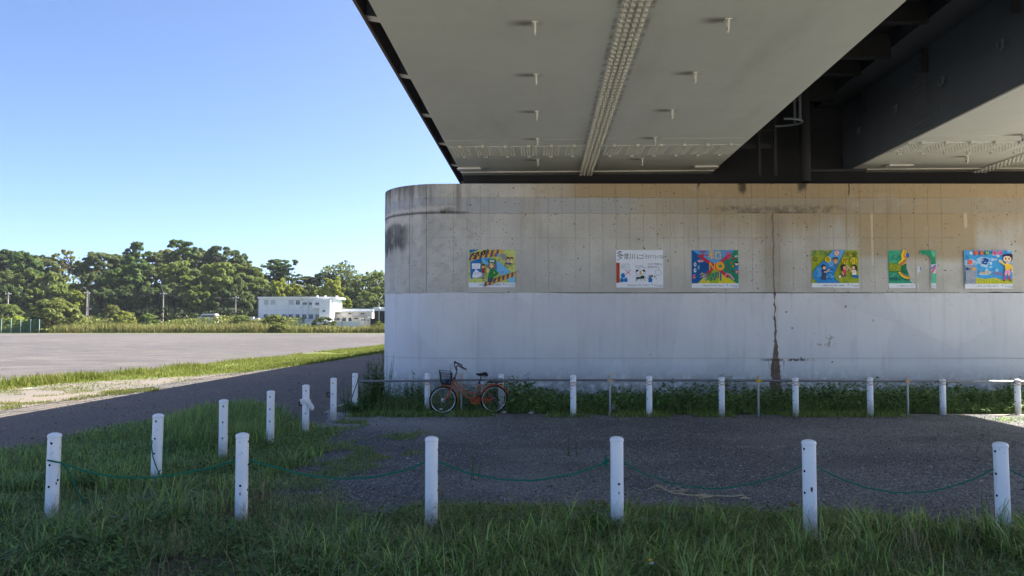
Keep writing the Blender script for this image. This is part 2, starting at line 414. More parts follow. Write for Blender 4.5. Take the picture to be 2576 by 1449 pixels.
def wallpaint_mat():
    t = NT('grey_wall_paint', 0.7, 0.3); x, y, z = t.x, t.y, t.z
    n1 = t.noise(.7, 5); n2 = t.noise(6, 6); n3 = t.noise(30, 4); ns = t.noise(1.0, 5, sx=6, sy=6, sz=.4)
    c = t.mix(n1.step(.35, .65), (.615,.622,.64), (.685,.69,.70))
    c = t.mix(ns.step(.50, .70)*.32, c, (.40,.40,.40))
    roll = t.noise(1.0, 4, sx=2.6, sy=2.6, sz=.9, off=5)
    c = t.mix(roll.step(.42, .58)*.5, c, (.66,.68,.70))
    pch = t.voro(.55, out='Color', sx=1.0, sz=.8)
    c = t.mix(pch.step(.6, .62)*.2, c, (.46,.48,.52))
    c = t.mix((z+(n1-.5)*.5).step(2.3, 2.7)*n2.step(.45, .7)*.18, c, (.40,.38,.34))
    c = t.mix((z+(n2-.5)*.5+(ns-.5)*.3).step(.95, .25)*n2.step(.30, .6)*.8, c, (.22,.21,.185))
    v = t.voro(2.6); vb = t.voro(7.5)
    zone = ((x-wx(2060)).abs()).step(2.3, .3)*.9+.1
    c = t.mix(v.step(.10, .07)*zone*.9, c, (.16,.145,.125))
    c = t.mix(vb.step(.085, .06)*n1.step(.48, .6)*zone*.8, c, (.13,.12,.11))
    scuff = ((x-wx(2065)).abs()).step(.42, .2)*((z-1.55).abs()).step(.22, .10)*n2.step(.53, .62)
    c = t.mix(scuff*.8, c, (.30,.27,.21))
    hand = ((x-wx(1640)).abs()).step(.48, .3)*((z-1.28).abs()).step(.17, .08)*t.noise(1, 3, sx=14, sy=14, sz=4).step(.6, .68)
    c = t.mix(hand*.7, c, (.25,.22,.18))
    cr = (x + (t.noise(2.2, 6, sx=.4, sz=1.4)-.5)*.16 - wx(1948)).abs()
    wd = z.step(1.9, .3)*.125+.022
    c = t.mix(((cr+(n2-.5)*.16+(n3-.5)*.05)/wd).step(1.05, .85)*(n3.step(.25, .45)*.35+.6), c, t.mix(n2.step(.4, .6), (.10,.055,.033), (.17,.10,.065)))
    spill = ((x-wx(1975)).abs()+(n2-.5)*.3).step(.85, .35)*((z+(n2-.5)*.08-1.04).abs()).step(.045, .012)
    c = t.mix(spill*n2.step(.40, .52)*.95, c, (.095,.055,.035))
    drip = ((x-wx(1950)).abs()).step(.34, .2)*z.band(.55, 1.03, .06)*t.noise(1, 3, sx=16, sy=16, sz=.7, off=4).step(.58, .66)
    c = t.mix(drip*.85, c, (.11,.065,.04))
    t.color(t.gain(c, n3*.14+.93)).bump(n3*.4+n2*.6, .15, .01); return t.m
M_conc, M_wpaint = concrete_mat(), wallpaint_mat()
pier = empty('bridge_pier', (0, 0, 0), 0, 'long round-ended concrete bridge pier, bare above and painted pale grey below', 'bridge pier')
MB().prism(pier_outline(PR-.020, 20), -1.0, Z_TOP-.02).build('pier_core', M_conc, pier)
MB().prism(pier_outline(PR-.012, 24), Z_TOP-.02, Z_TOP).build('top_slab', M_conc, pier)
def skin(zs, r, a_from=None):       # the painted skin: smooth wrap with a slightly wavering upper edge
    pts = pier_outline(r, 28); h_ = len(pts)//2
    pts = pts[:h_] + [(PXL+(PXR-PXL)*k/150, pts[h_-1][1]) for k in range(1, 150)] + pts[h_:]; n = len(pts); mb = MB(); vs_ = []; fs_ = []
    for i_, z in enumerate(zs): vs_ += [(p[0], p[1], z + ((.010*math.sin(p[0]*3.1)+.006*math.sin(p[0]*11+1)+.004*math.sin(p[0]*29)) if (i_ and z > 2) else 0)) for p in pts]
    for i in range(len(zs)-1):
        for k in range(n): fs_.append((i*n+k, i*n+(k+1) % n, (i+1)*n+(k+1) % n, (i+1)*n+k))
    fs_.append(tuple((len(zs)-1)*n+k for k in range(n))); return mb.add(vs_, fs_)
skin([-.5, Z_L-.006], PR+.001).build('painted_base', M_wpaint, pier, smooth=True)
skin([Z_L+.006, Z_P], PR+.003).build('painted_band', M_wpaint, pier, smooth=True)
# bare concrete: the print of each form board is a panel of its own, joints recessed
PW = at(1321.2, 700, PY).x - at(1287, 700, PY).x
x_ref = wx(1480 + 1222*1320/2576/1 - 0) if False else at((1480+1222*1320/2576)/1.5652, 700, PY).x
rows = [(Z_P, Z_C, .000), (Z_C, Z_B, .000), (Z_B, Z_A, .004), (Z_A, Z_TOP, .001)]
k0 = math.ceil((PXL - x_ref)/PW); xs = [x_ref + PW*k for k in range(k0, int((PXR-x_ref)/PW)+1)]
G = .0023
for (z0, z1, pr) in rows:
    for i in range(len(xs)-1):
        if xs[i] > 11.5: break
        j = random.uniform(-.0012, .0012)
        me = MB().box(-PW/2+G, PW/2-G, -pr-.010-j, .03, -(z1-z0)/2+G, (z1-z0)/2-G).mesh('panel', M_conc)
        inst('panel', me, pier, ((xs[i]+xs[i+1])/2, PY, (z0+z1)/2))
    # the round end: four wide curved boards, and one closing piece to the first flat board
    def arc_piece(a0, a1, n=6, flat_to=None):
        pts = [(PXL+(PR+.012+pr)*math.cos(a0+(a1-a0)*k/n), PY+PR+(PR+.012+pr)*math.sin(a0+(a1-a0)*k/n)) for k in range(n+1)]
        inn = [(PXL+(PR-.05)*math.cos(a0+(a1-a0)*k/n), PY+PR+(PR-.05)*math.sin(a0+(a1-a0)*k/n)) for k in range(n+1)]
        if flat_to is not None: pts.append((flat_to, PY-.012-pr)); inn.append((flat_to, PY+.05))
        MB().prism(pts + inn[::-1], z0+G, z1-G).build('panel', M_conc, pier)
    A = [math.pi*f for f in (.80, .95, 1.10, 1.22, 1.33, 1.42)]; ga = .003
    for q in range(len(A)-1): arc_piece(A[q]+ga, A[q+1]-ga)
    arc_piece(A[-1]+ga, 1.5*math.pi, 4, xs[0]-G)
# the bare strip of the far right and the back stays plain core

# ================================================================== bridge
TH = math.atan((1362.0-CX)/FPX)
bridge = empty('road_bridge', (0, 0, 0), -TH, 'grey steel box-girder road bridge crossing overhead on its concrete pier', 'bridge')
SZ = 2.0 + 4.26; XL, XR_, XM = -2.28, 4.83, 1.275; X2L, X2R, X2M = 8.65, 14.8, 12.3
ZD0, ZD1 = 8.5, 8.75; ALEFT, ARIGHT = -3.3, 16.4; S0, S1 = 4.5, 150.0
def soffit_mat():
    t = NT('grey_girder_paint', 0.55, 0.35); t.local(); x, y = t.x, t.y
    n1 = t.noise(.25, 5); n2 = t.noise(3, 5); n3 = t.noise(1.0, 5, sx=.5, sy=9)
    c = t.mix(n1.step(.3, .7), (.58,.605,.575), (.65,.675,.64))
    # a rusty smear to one side of every lifting lug
    per = 2.3; s = ((y-(10.72-.5-per*20))/per).frac()*per - .5
    sm = None
    for a, sg in ((-.08, 1), (2.63, 1), (10.9, 1), (13.6, 1)):
        q = (x-a+.15+(n2-.5)*.16).abs().step(.34, .0)*((s-.02+(n2-.5)*.10).abs()).step(.17, .0)
        sm = q if sm is None else sm.mx(q)
    sm2 = None
    c = t.mix(sm*.8, c, (.16,.12,.08))
    edge = (x-XM).abs(); c = t.mix(edge.band(.20, .26, .02)*n3.step(.4, .6)*.5, c, (.16,.13,.10))
    edge2 = (x-X2M).abs(); c = t.mix(edge2.band(.20, .26, .02)*n3.step(.4, .6)*.5, c, (.16,.13,.10))
    dirt = t.noise(.8, 6, sx=1.5, sy=.25); c = t.mix(dirt.step(.5, .75)*.22, c, (.30,.28,.22))
    t.color(t.gain(c, n2*.12+.94)); return t.m
M_soff = soffit_mat()
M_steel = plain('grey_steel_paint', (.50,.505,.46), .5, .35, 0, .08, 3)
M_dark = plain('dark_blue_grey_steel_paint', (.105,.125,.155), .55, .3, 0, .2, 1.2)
M_shade = plain('shade_dark_underside', (.028,.029,.032), .85, .2, 0, .3, .8)  # near black: the shade of the girder gap is put into this colour
M_pale = plain('pale_steel_paint', (.62,.62,.58), .5, .3, 0, .08, 3)
M_rustedge = plain('rusty_brown_edge', (.16,.115,.09), .8, .2, 0, .35, 4)
def bbuild(name, mb, mat, parent=None, smooth=False): return mb.build(name, mat, parent or bridge, smooth)
# deck, edge beams, kerbs
bbuild('deck', MB().box(ALEFT+.25, ARIGHT-.25, S0, S1, ZD0, ZD1), M_shade)
bbuild('edge_beam', MB().box(ALEFT, ALEFT+.04, S0, S1, 7.64, ZD1+.10).box(ALEFT+.042, ALEFT+.26, S0, S1, ZD1-.06, ZD1+.12).box(ALEFT+.04, ALEFT+.07, S0, S1, 7.62, 7.66), M_rustedge)
bbuild('edge_beam', MB().box(ARIGHT-.04, ARIGHT, S0, S1, 7.9, ZD1+.10).box(ARIGHT-.26, ARIGHT-.042, S0, S1, ZD1-.06, ZD1+.12), M_rustedge)
def rail(a):
    mb = MB()
    for zz, r in ((ZD1+.45, .03), (ZD1+.75, .03), (ZD1+1.05, .04)): mb.tube([(a, S0, zz), (a, S1, zz)], r, 6)
    for k in range(int((S1-S0)/2)): mb.box(a-.04, a+.04, S0+2*k, S0+2*k+.06, ZD1+.1, ZD1+1.08)
    return mb
bbuild('railing', rail(ALEFT+.12), M_steel); bbuild('railing', rail(ARIGHT-.12), M_steel)
# box girders
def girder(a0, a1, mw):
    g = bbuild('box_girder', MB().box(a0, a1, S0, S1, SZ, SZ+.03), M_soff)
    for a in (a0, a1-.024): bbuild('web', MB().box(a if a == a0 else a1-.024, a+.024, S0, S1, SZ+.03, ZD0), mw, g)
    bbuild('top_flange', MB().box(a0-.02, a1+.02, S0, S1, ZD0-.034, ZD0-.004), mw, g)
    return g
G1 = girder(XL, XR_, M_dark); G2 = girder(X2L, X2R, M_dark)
G1['label'] = 'left box girder'; G2['label'] = 'right box girder'
# bracket beams under the left deck edge, seen through the gap
br_me = MB().add([(ALEFT+.05,-.10,7.66),(XL-.02,-.10,7.50),(XL-.02,.10,7.50),(ALEFT+.05,.10,7.66),(ALEFT+.05,-.10,7.69),(XL-.02,-.10,7.53),(XL-.02,.10,7.53),(ALEFT+.05,.10,7.69)],
    [(0,3,2,1),(4,5,6,7),(0,1,5,4),(1,2,6,5),(2,3,7,6),(3,0,4,7)]).add([(ALEFT+.05,-.008,7.69),(XL-.02,-.008,7.53),(XL-.02,-.008,ZD0),(ALEFT+.05,-.008,ZD0),(ALEFT+.05,.008,7.69),(XL-.02,.008,7.53),(XL-.02,.008,ZD0),(ALEFT+.05,.008,ZD0)],
    [(0,1,2,3),(7,6,5,4),(0,4,5,1),(1,5,6,2),(2,6,7,3),(3,7,4,0)], 1).mesh('bracket', [M_pale, M_dark])
for k in range(-2, 40): inst('bracket', br_me, bridge, (0, 13.94+3.33*k, 0))
# longitudinal splice plate with its four rows of bolts
bolt_me = MB().lathe([(.050,-.0),(.050,-.012),(.036,-.014),(.034,-.040),(.024,-.048)], 8).mesh('bolt', M_steel)
bolt_me.flip_normals()
for (am, gg) in ((XM, G1), (X2M, G2)):
    sp = bbuild('splice_plate', MB().box(am-.19, am+.19, S0, S1, SZ-.016, SZ-.001), M_steel, gg)
    cols = (-.14, -.052, .052, .14); s = 10.257; rest = MB()
    lo, hi = (7.8, 21.4) if am == XM else (16.6, 21.4)
    k = 0
    while s + .178*k < 23.0: k += 1
    for q in range(-int((s-S0-.1)/.178), int((60-s)/.178)):
        ss = s + .178*q
        for cc in cols:
            if ss > S0 and am == XM and 9.8 < ss < 21.9: inst('bolt', bolt_me, sp, (am+cc, ss, SZ-.016))
            elif max(6, S0) < ss < 40: rest.lathe([(.045,0),(.045,-.012),(.034,-.04),(.022,-.048)], 6, 0, (am+cc, ss, SZ-.016), capb=False)
    rest = rest.build('bolts', M_steel, sp); rest['kind'] = 'stuff'
# transverse splice plates with groups of bolts, and the pale weld strips
def trans(a0, a1, am, gg, n):
    w_ = (a1-a0)/n
    for k in range(n):
        c = a0 + w_*(k+.5)
        if abs(c-am) < .2: continue
    for side in (0, 1):
        lo, hi = (a0+.04, am-.2) if side == 0 else (am+.2, a1-.04)
        p = bbuild('cross_splice_plate', MB().box(lo, hi, 18.33, 19.38, SZ-.014, SZ-.001), M_soff, gg)
        b = MB(); g_ = 6; wd = (hi-lo)/g_
        for q in range(g_):
            cx_ = lo + wd*(q+.5)
            for i in range(6):
                for j in range(8):
                    b.lathe([(.027,0),(.027,-.006),(.022,-.013),(.014,-.016)], 6, 0, (cx_+(i-2.5)*wd*.125, 18.42+j*.124, SZ-.014), capb=False)
            b.box(cx_-.04, cx_+.04, 18.22, 18.32, SZ-.06, SZ-.001); b.box(cx_-.04, cx_+.04, 19.39, 19.46, SZ-.05, SZ-.001)
        b = b.build('bolts', M_steel, p); b['kind'] = 'stuff'
trans(XL, XR_, XM, G1, 12); trans(X2L, X2R, X2M, G2, 12)
for (a0, a1, gg) in ((XL, XR_, G1), (X2L, X2R, G2)):
    bbuild('weld_strip', MB().box(a0+.01, a1-.01, 17.70, 17.74, SZ-.005, SZ-.0005), M_soff, gg)
    bbuild('stiffener_plate', MB().box(a0+.01, a1-.01, 21.42, 21.50, SZ-.03, SZ-.0015), M_pale, gg)
# lifting lugs
def lug_mesh():
    t_ = .012; mb = MB(); o_ = [(-.055,0),(.055,0),(.055,-.10),(.04,-.16),(.0,-.185),(-.04,-.16),(-.055,-.10)]
    n = len(o_); vs_ = [(-t_, p[0], p[1]) for p in o_] + [(t_, p[0], p[1]) for p in o_]
    fs_ = [tuple(range(n)), tuple(range(2*n-1, n-1, -1))] + [(i, n+i, n+(i+1) % n, (i+1) % n) for i in range(n)]
    mb.add(vs_, fs_); mb.box(-.045, .045, -.06, .06, -.014, -.0)
    h = [(0, .022*math.cos(2*math.pi*k/10), -.125+.022*math.sin(2*math.pi*k/10)) for k in range(10)]
    for sx in (-1, 1): mb.add([(sx*(t_+.001), p[1], p[2]) for p in h], [tuple(range(10)) if sx > 0 else tuple(range(9, -1, -1))], 1)
    return mb.mesh('lifting_lug', [M_pale, M_shade])
lug_me = lug_mesh()
for k in range(-2, 6):
    for (a, gg) in ((-.08, G1), (2.63, G1), (10.9, G2), (13.6, G2)):
        if not (18.2 < 10.72+2.3*k < 19.5): inst('lifting_lug', lug_me, gg, (a, 10.72+2.3*k, SZ-.001))
# second girder's left web: splice plates, bolts, stiffeners, lugs, top stringer in the gap
sp = bbuild('web_splice_plate', MB().box(X2L-.018, X2L-.001, 17.35, 18.05, SZ+.45, ZD0-.3).box(X2L-.018, X2L-.001, 16.7, 18.35, SZ+.05, SZ+.43), M_dark, G2)
b = MB()
for z in np.arange(SZ+.55, ZD0-.35, .135):
    for s in (17.45, 17.55, 17.65, 17.78, 17.88, 17.97): b.ell((X2L-.018, s, z), .03, .028, .028, 6, 4)
for z in np.arange(SZ+.12, SZ+.42, .10):
    for s in np.arange(16.8, 18.3, .105): b.ell((X2L-.018, s, z), .03, .026, .026, 6, 4)
b = b.build('bolts', M_dark, sp); b['kind'] = 'stuff'
wl = MB()
for s in np.arange(8.0, 40, 2.15):
    if not 16.6 < s < 18.5:
        pts = [(X2L-.13+.055*math.cos(2*math.pi*k/12), s+.0, SZ+.9+.075*math.sin(2*math.pi*k/12)) for k in range(12)]
        me = MB().tube([(X2L-.075, s-.07, SZ+1.0), (X2L-.075, s+.07, SZ+1.0), (X2L-.075, s+.07, SZ+.86), (X2L-.075, s, SZ+.82), (X2L-.075, s-.07, SZ+.86)], .03, 6, True).box(X2L-.075, X2L-.001, s-.03, s+.03, SZ+.98, SZ+1.02).build('web_lug', M_dark, G2)
M_str = plain('stringer_paint', (.06,.07,.085), .55)
bbuild('stringer', MB().box(7.85, X2L-.03, S0, S1, 8.16, 8.19).box(7.87, 7.89, S0, S1, 8.19, ZD0-.002), M_str)
for k in range(-2, 30):
    s = 9.0 + 1.65*k
    bbuild('cross_beam', MB().box(XR_+.03, 7.84, s, s+.03, 7.95 if k % 2 else 8.1, ZD0-.002).box(XR_+.03, 7.84, s-.08, s+.11, (7.95 if k % 2 else 8.1)-.02, (7.95 if k % 2 else 8.1)), M_shade)
    if k % 2: bbuild('stiffener', MB().box(X2L-.14, X2L-.002, s, s+.016, 7.6, 8.155), M_shade, G2)
# dark pipe, caged ladder and cross angles in the gap by the pier
bbuild('gap_shade_pipe', MB().tube([(7.05, 20.6, 5.75), (7.05, 20.6, 8.4)], .14, 14).box(6.98, 8.62, 20.5, 20.62, 6.0, 6.08), M_shade, smooth=True)  # dark pipe added for the shaded strip of the deck-end gap
lad = MB()
for a in (5.55, 5.95): lad.box(a-.035, a+.035, 19.55, 19.6, 5.75, 8.35)
for z in np.arange(6.9, 8.3, .3): lad.tube([(5.55, 19.575, z), (5.95, 19.575, z)], .013, 5)
ladder = bbuild('ladder', lad, M_shade)
for z in (7.0, 7.75):
    bbuild('ladder_hoop', MB().tube([(5.95+.32*math.sin(q)*1.7, 19.56-.36*(1-math.cos(q))*1.0, z) for q in np.linspace(0, math.pi, 14)] , .028, 6), M_dark, ladder)
for a, s in ((6.35, 19.25), (6.4, 19.0)): bbuild('ladder_strap', MB().box(a-.03, a+.03, s, s+.012, 7.0, 8.35), M_dark, ladder)
bbuild('bracing_angle', MB().box(XR_+.02, 5.95, 19.62, 19.68, 6.50, 6.56).box(XR_+.02, 5.95, 19.62, 19.63, 6.44, 6.50), M_shade)
bbuild('gap_shade_wall', MB().box(XL+.03, X2R-.03, 21.95, 22.1, Z_TOP+.004, SZ-.002).box(XR_+.03, X2L-.03, 22.12, 22.25, Z_TOP+.004, ZD0-.04), M_shade)  # dark wall added so the gap above the pier reads as shade
for a, s in ((XL+.3, 20.75), (XR_-.35, 20.75), (X2L+1.0, 20.75)):
    bbuild('sole_plate', MB().box(a-.32, a+.32, s, s+.3, SZ-.06, SZ-.03).box(a-.3, a+.3, s+.05, s+.25, SZ-.03, SZ-.0015), M_pale)
# ================================================================== bollards
def white_mat():
    t = NT('white_post_paint', 0.45, 0.4); t.local(); rnd, _ = t.info()
    n1 = t.noise(3, 5); n2 = t.noise(18, 5); ns = t.noise(1, 5, sx=14, sy=14, sz=2.0)
    c = t.mix(n1.step(.35, .7), (.84,.85,.86), (.89,.89,.89))
    c = t.mix((t.z+(n2-.5)*.35+(rnd-.5)*.2).step(.34, .02)*.75, c, (.30,.27,.20))
    c = t.mix((ns+rnd*.07).step(.66, .73)*n2.step(.46, .58)*.85, c, (.10,.075,.06))
    c = t.mix(ns.step(.55, .7)*(rnd*.3+.1), c, (.42,.37,.30))
    vv = t.voro(22); vn = t.noise(2.2, 3, off=3); c = t.mix(vv.step(.15, .10)*(vn+(rnd-.5)*.3).step(.5, .62)*.8, c, (.09,.07,.06))
    t.color(c).bump(n2, .08, .004); return t.m
M_white = white_mat()
M_cap = plain('white_cap_paint', (.80,.81,.83), .4, .4, 0, .06, 8)
M_hole = plain('dark_hole', (.012,.011,.010), .9, .1)
M_rust = plain('rust', (.10,.045,.022), .9, .1, 0, .4, 40, .3)
M_twine = plain('orange_twine', (.42,.20,.06), .85, .1, 0, .3, 60)
M_rope = plain('green_rope', (.010,.16,.095), .8, .2, 0, .3, 120, .4)
M_galv = plain('galvanised_pipe', (.30,.31,.32), .38, .5, .75, .15, 6)
M_galvd = plain('dull_galvanised_pipe', (.20,.21,.215), .45, .5, .6, .2, 5)
M_clampy = plain('yellow_clamp', (.55,.36,.03), .5, .3)
M_clampp = plain('faded_peach_clamp', (.55,.38,.24), .6, .3)
M_cloth = plain('white_cloth', (.74,.74,.74), .9, .1, 0, .08, 12)
M_straw = plain('bleached_rope', (.50,.42,.28), .9, .1, 0, .3, 60)
PR_ = .0625
def hole_mesh():
    n = 12; r = .0125; mb = MB()
    v = [(math.cos(2*math.pi*k/n)*r, -PR_-.0015, math.sin(2*math.pi*k/n)*r) for k in range(n)]
    return mb.add(v, [tuple(range(n))]).lathe([(.0145, 0), (.0145, .004), (.0115, .004), (.0115, 0)], 12).mesh('hole', M_hole)
def hole_me():
    n = 12; v = []; f = []
    for r_ in (.0120, .009):
        for k in range(n):
            a = 2*math.pi*k/n; x = r_*math.cos(a); v.append((x, -math.sqrt((PR_+.0012)**2-x*x), r_*math.sin(a)))
    for k in range(n): f.append((k, (k+1) % n, n+(k+1) % n, n+k))
    f.append(tuple(range(n, 2*n)))
    return MB().add(v, f).mesh('hole', M_hole)
HOLE = hole_me()
PIPE = {}
CAP = MB().lathe([(PR_+.003, -.026), (PR_+.004, -.022), (PR_+.004, -.004), (PR_+.001, .004), (PR_*.82, .014), (PR_*.45, .022), (.004, .025)], 28).mesh('cap', M_cap, True)
BOLL = []
def bollard(x, y, H, holes, label, group='white steel bollards round the yard', tilt=(0,0), twine=None, rust=()):
    t = empty('bollard', (x, y, 0), 0, label, 'bollard', group)
    t.rotation_euler = (tilt[0], tilt[1], random.uniform(-.2, .2)*0)
    q = round(H, 3)
    if q not in PIPE:
        zs = [-.15, 0, .05, H*.33, H*.66, H-.03]
        PIPE[q] = MB().lathe([(PR_, z) for z in zs], 28).mesh('pipe', M_white, True)
    inst('pipe', PIPE[q], t); inst('cap', CAP, t, (0, 0, H-.025))
    fa = math.atan2(x, y)            # turn of the face that looks at the camera
    for (dz, off) in holes: inst('hole', HOLE, t, (0, 0, H-dz), (0, 0, -fa+off))
    for (dz, off, s) in rust:
        mb = MB(); n = 14; v = []; 
        for k in range(n):
            a = 2*math.pi*k/n; rr = random.uniform(.6, 1.1); xx = .011*s*rr*math.cos(a)
            v.append((xx, -math.sqrt((PR_+.001)**2-xx*xx), .026*s*rr*math.sin(a)))
        inst('rust_patch', mb.add(v, [tuple(range(n))]).mesh('rust_patch', M_rust), t, (0, 0, H-dz), (0, 0, -fa+off))
    if twine is not None:
        mb = MB()
        for j in range(4):
            r_ = PR_+.006+.003*(j % 2); z0 = twine + (j-1.5)*.018; sl = (-1)**j*.03
            mb.tube([(r_*math.cos(a), r_*math.sin(a), z0+sl*math.cos(a+j)) for a in np.linspace(0, 2*math.pi, 18)[:-1]], .0045, 5, True)
        mb.build('twine_lashing', M_twine, t)
    BOLL.append(t); return t
SH = [(.085, -.75), (.29, -.75), (.49, -.75)]           # holes seen near the left edge of a post
F = 'in the front row'
def top_at(px, pyt, Y): return at(px, pyt, Y)
def put(px, pyt, Y, label, **k):
    p = at(px, pyt, Y); return bollard(p.x, p.y, p.z, k.pop('holes', SH), label, **k)
b_f1 = put(134.5, 1088, 7.80, 'scuffed white bollard at the left end of the front row, with a slack green rope', holes=[(.10,-.42),(.315,-.55),(.53,-.55),(.47,.75)], tilt=(0,.015), rust=((.50,.5,.7),))
b_f2 = put(610, 1088, 7.80, 'second front bollard from the left, one rusty hole low on its face', holes=[(.09,1.15),(.32,1.2),(.52,-.22),(.57,1.1)], rust=((.60,-.22,.7),))
b_f3 = put(1086, 1097, 7.54, 'clean white front bollard standing below the orange bicycle', holes=[(.13,1.3),(.34,1.3),(.52,1.3)])
b_f4 = put(1551.5, 1097, 7.45, 'front bollard with a chipped cap and the knotted green rope at its side', holes=[(.445,.3)], rust=((.53,.27,.55),))
b_f5 = put(2034.5, 1105, 7.24, 'front bollard with a rust-brown hole in the middle of its face', rust=((.45,.3,1.1),))
b_f6 = put(2519, 1111, 7.17, 'scratched white bollard at the far right end of the front row', tilt=(0,-.012))
b_d1 = put(395, 1040, 9.5, 'bollard in the grass with two loose green ropes hanging down it', holes=[(.09,-.4),(.30,-.5),(.48,-.5)], tilt=(0,.02))
b_d2 = put(563, 1004, 11.27, 'bare white bollard in tall grass just behind the second front post', holes=[(.10,-.1),(.33,-.15),(.56,-.2),(.5,1.3)])
b_d3 = put(681.5, 982, 12.66, 'white bollard at the edge of the tall grass, three dark holes down its face', holes=[(.10,-.2),(.30,-.2),(.50,-.2)])
b_d4 = put(770, 967, 14.0, 'white bollard with a white cloth knotted round its middle', holes=[(.11,.0),(.52,-.1)])
b_d5 = put(839.5, 950, 15.8, 'white bollard with a rusty ring bolt sticking out to the left', holes=[(.11,-.25),(.33,-.25),(.55,-.25)])
b_d6 = put(893.5, 938, 17.15, 'corner bollard where the pipe rail begins, wrapped in green rope')
TW = .20
b_b1 = put(1075.5, 938, 17.45, 'white bollard behind the front wheel of the bicycle, lashed to the pipe rail', holes=[], twine=.64)
b_b2 = put(1260.5, 940, 17.40, 'white bollard seen through the rear wheel of the bicycle', holes=[], twine=.66)
b_b3 = put(1442, 943, 16.42, 'first white bollard to the right of the bicycle, lashed to the pipe rail', twine=.70)
b_b4 = put(1633, 945, 16.45, 'white bollard right of the pale stone in the weeds, lashed to the pipe rail', twine=.72)
b_b5 = put(1815, 948, 16.40, 'white bollard standing left of the brown crack in the pier, lashed to the pipe rail', twine=.72)
b_b6 = put(2000.5, 949, 16.36, 'white bollard just right of the brown crack in the pier, lashed to the pipe rail', twine=.72)
b_b7 = put(2188, 949, 16.40, 'white bollard under the torn green poster, lashed to the pipe rail', twine=.72)
b_b8 = put(2370.5, 953, 16.75, 'white bollard in leafy weeds left of the sunlit patch, lashed to the pipe rail', twine=.70)
b_b9 = put(2558.5, 953, 16.9, 'white bollard at the right edge of the view, last along the pipe rail', twine=.68)

# ---- scaffold-pipe rail, stanchions with clamps
P0 = at(905, 959.5, 17.05); P1 = at(1075, 955, 17.36); P2 = at(1442, 957, 16.36+.16); P3 = at(2000, 957.5, 16.36+.13); P4 = at(2370, 959, 16.75+.1); P5 = at(2760, 961, 17.0)
railp = empty('pipe_rail', (P0.x, P0.y, 0), 0, 'long grey scaffold pipe rail lashed along the back row of bollards', 'pipe rail')
rl = lambda p: tuple(Vector(p) - Vector((P0.x, P0.y, 0)))
def piece(a, b, mat):
    return MB().tube([rl(a), rl(b)], .0243, 12).build('pipe', mat, railp, True)
JA = at(1910-330, 957, 16.46)
piece(P0, P1.lerp(P2, .42), M_galvd); piece(P1.lerp(P2, .425), P2.lerp(P3, .82), M_galvd); piece(P2.lerp(P3, .825), P4.lerp(P5, .2), M_galvd); piece(P4.lerp(P5, .205), P5, M_galv)  # last piece in brighter metal: the sunlit end is put into the colour
for q in (P1.lerp(P2, .4225), P2.lerp(P3, .8225), P4.lerp(P5, .2025)):
    d = Vector((.035, 0, 0)); MB().tube([rl(q-d), rl(q+d)], .0285, 12).build('joint_sleeve', M_galv, railp, True)
def rail_y(x):
    pts = [P0, P1, P2, P3, P4, P5]
    for a, b in zip(pts, pts[1:]):
        if a.x <= x <= b.x: return a.lerp(b, (x-a.x)/(b.x-a.x))
    return P5
ST = [(1161, 940, 1048, M_clampp, 'slim steel stanchion with a peach clamp behind the bicycle frame'),
      (1534, 942, 1043, M_clampp, 'slim steel stanchion with a peach clamp beside the pale stone'),
      (1907, 946, 1045, M_clampy, 'slim steel stanchion with a bright yellow clamp left of the brown crack'),
      (2282, 949, 1032, M_clampp, 'slim steel stanchion with a peach clamp below the torn green poster')]
for (px, pt, pb, mc, lab) in ST:
    x = at(px, 957, 16.6).x; q = rail_y(x); y = q.y - .052
    x = at(px, 957, y).x; top = at(px, pt, y).z
    s = empty('stanchion', (x, y, 0), 0, lab, 'stanchion', 'steel stanchions carrying the pipe rail')
    MB().lathe([(.0243, -.1), (.0243, top-.02)], 14).build('pipe', M_galv, s, True)
    MB().lathe([(.027, top-.03), (.027, top-.005), (.02, top)], 12).build('end_cap', mc, s, True)
    zc = q.z
    MB().box(-.038, .038, -.034, .074, zc-.036, zc+.036).box(.038, .085, .012, .05, zc-.014, zc+.014).box(-.05, -.038, -.02, .02, zc-.02, zc+.02).tube([(.085, .03, zc), (.12, .02, zc+.008)], .012, 6).build('clamp', mc, s)

# ---- green ropes
def sag(a, b, dip, n=26, wob=.004, asym=0.0):
    a, b = Vector(a), Vector(b); out = []
    for i in range(n+1):
        t = i/n; p = a.lerp(b, t); p.z -= dip*4*t*(1-t)*(1+asym*(t-.5)); p += Vector((random.uniform(-wob, wob), random.uniform(-wob, wob), random.uniform(-wob, wob))); out.append(p)
    return out
def rope(name, pts, label, r=.0085, extra=None, group=None, mat=None):
    o = Vector(pts[0]); mb = MB().tube([Vector(p)-o for p in pts], r, 7)
    if extra: extra(mb, o)
    t = mb.build(name, mat or M_rope, None, True, o); return tag(t, label, 'rope', group)
def pos(px, py, Y): return at(px, py, Y)
GR = 'green ropes slung between the front bollards'
yf = [7.80, 7.80, 7.54, 7.45, 7.24, 7.17]
rope('rope', [pos(120, 1158, 7.73)] + [pos(125, 1159, 7.7)] + sag(pos(160, 1166, 7.72), pos(592, 1159, 7.78), .15, asym=-.4), 'green rope sagging between the two leftmost front bollards', group=GR)
rope('rope', sag(pos(628, 1156, 7.78), pos(1069, 1163, 7.56), .17, asym=.4), 'green rope between the second front bollard and the one below the bicycle', group=GR)
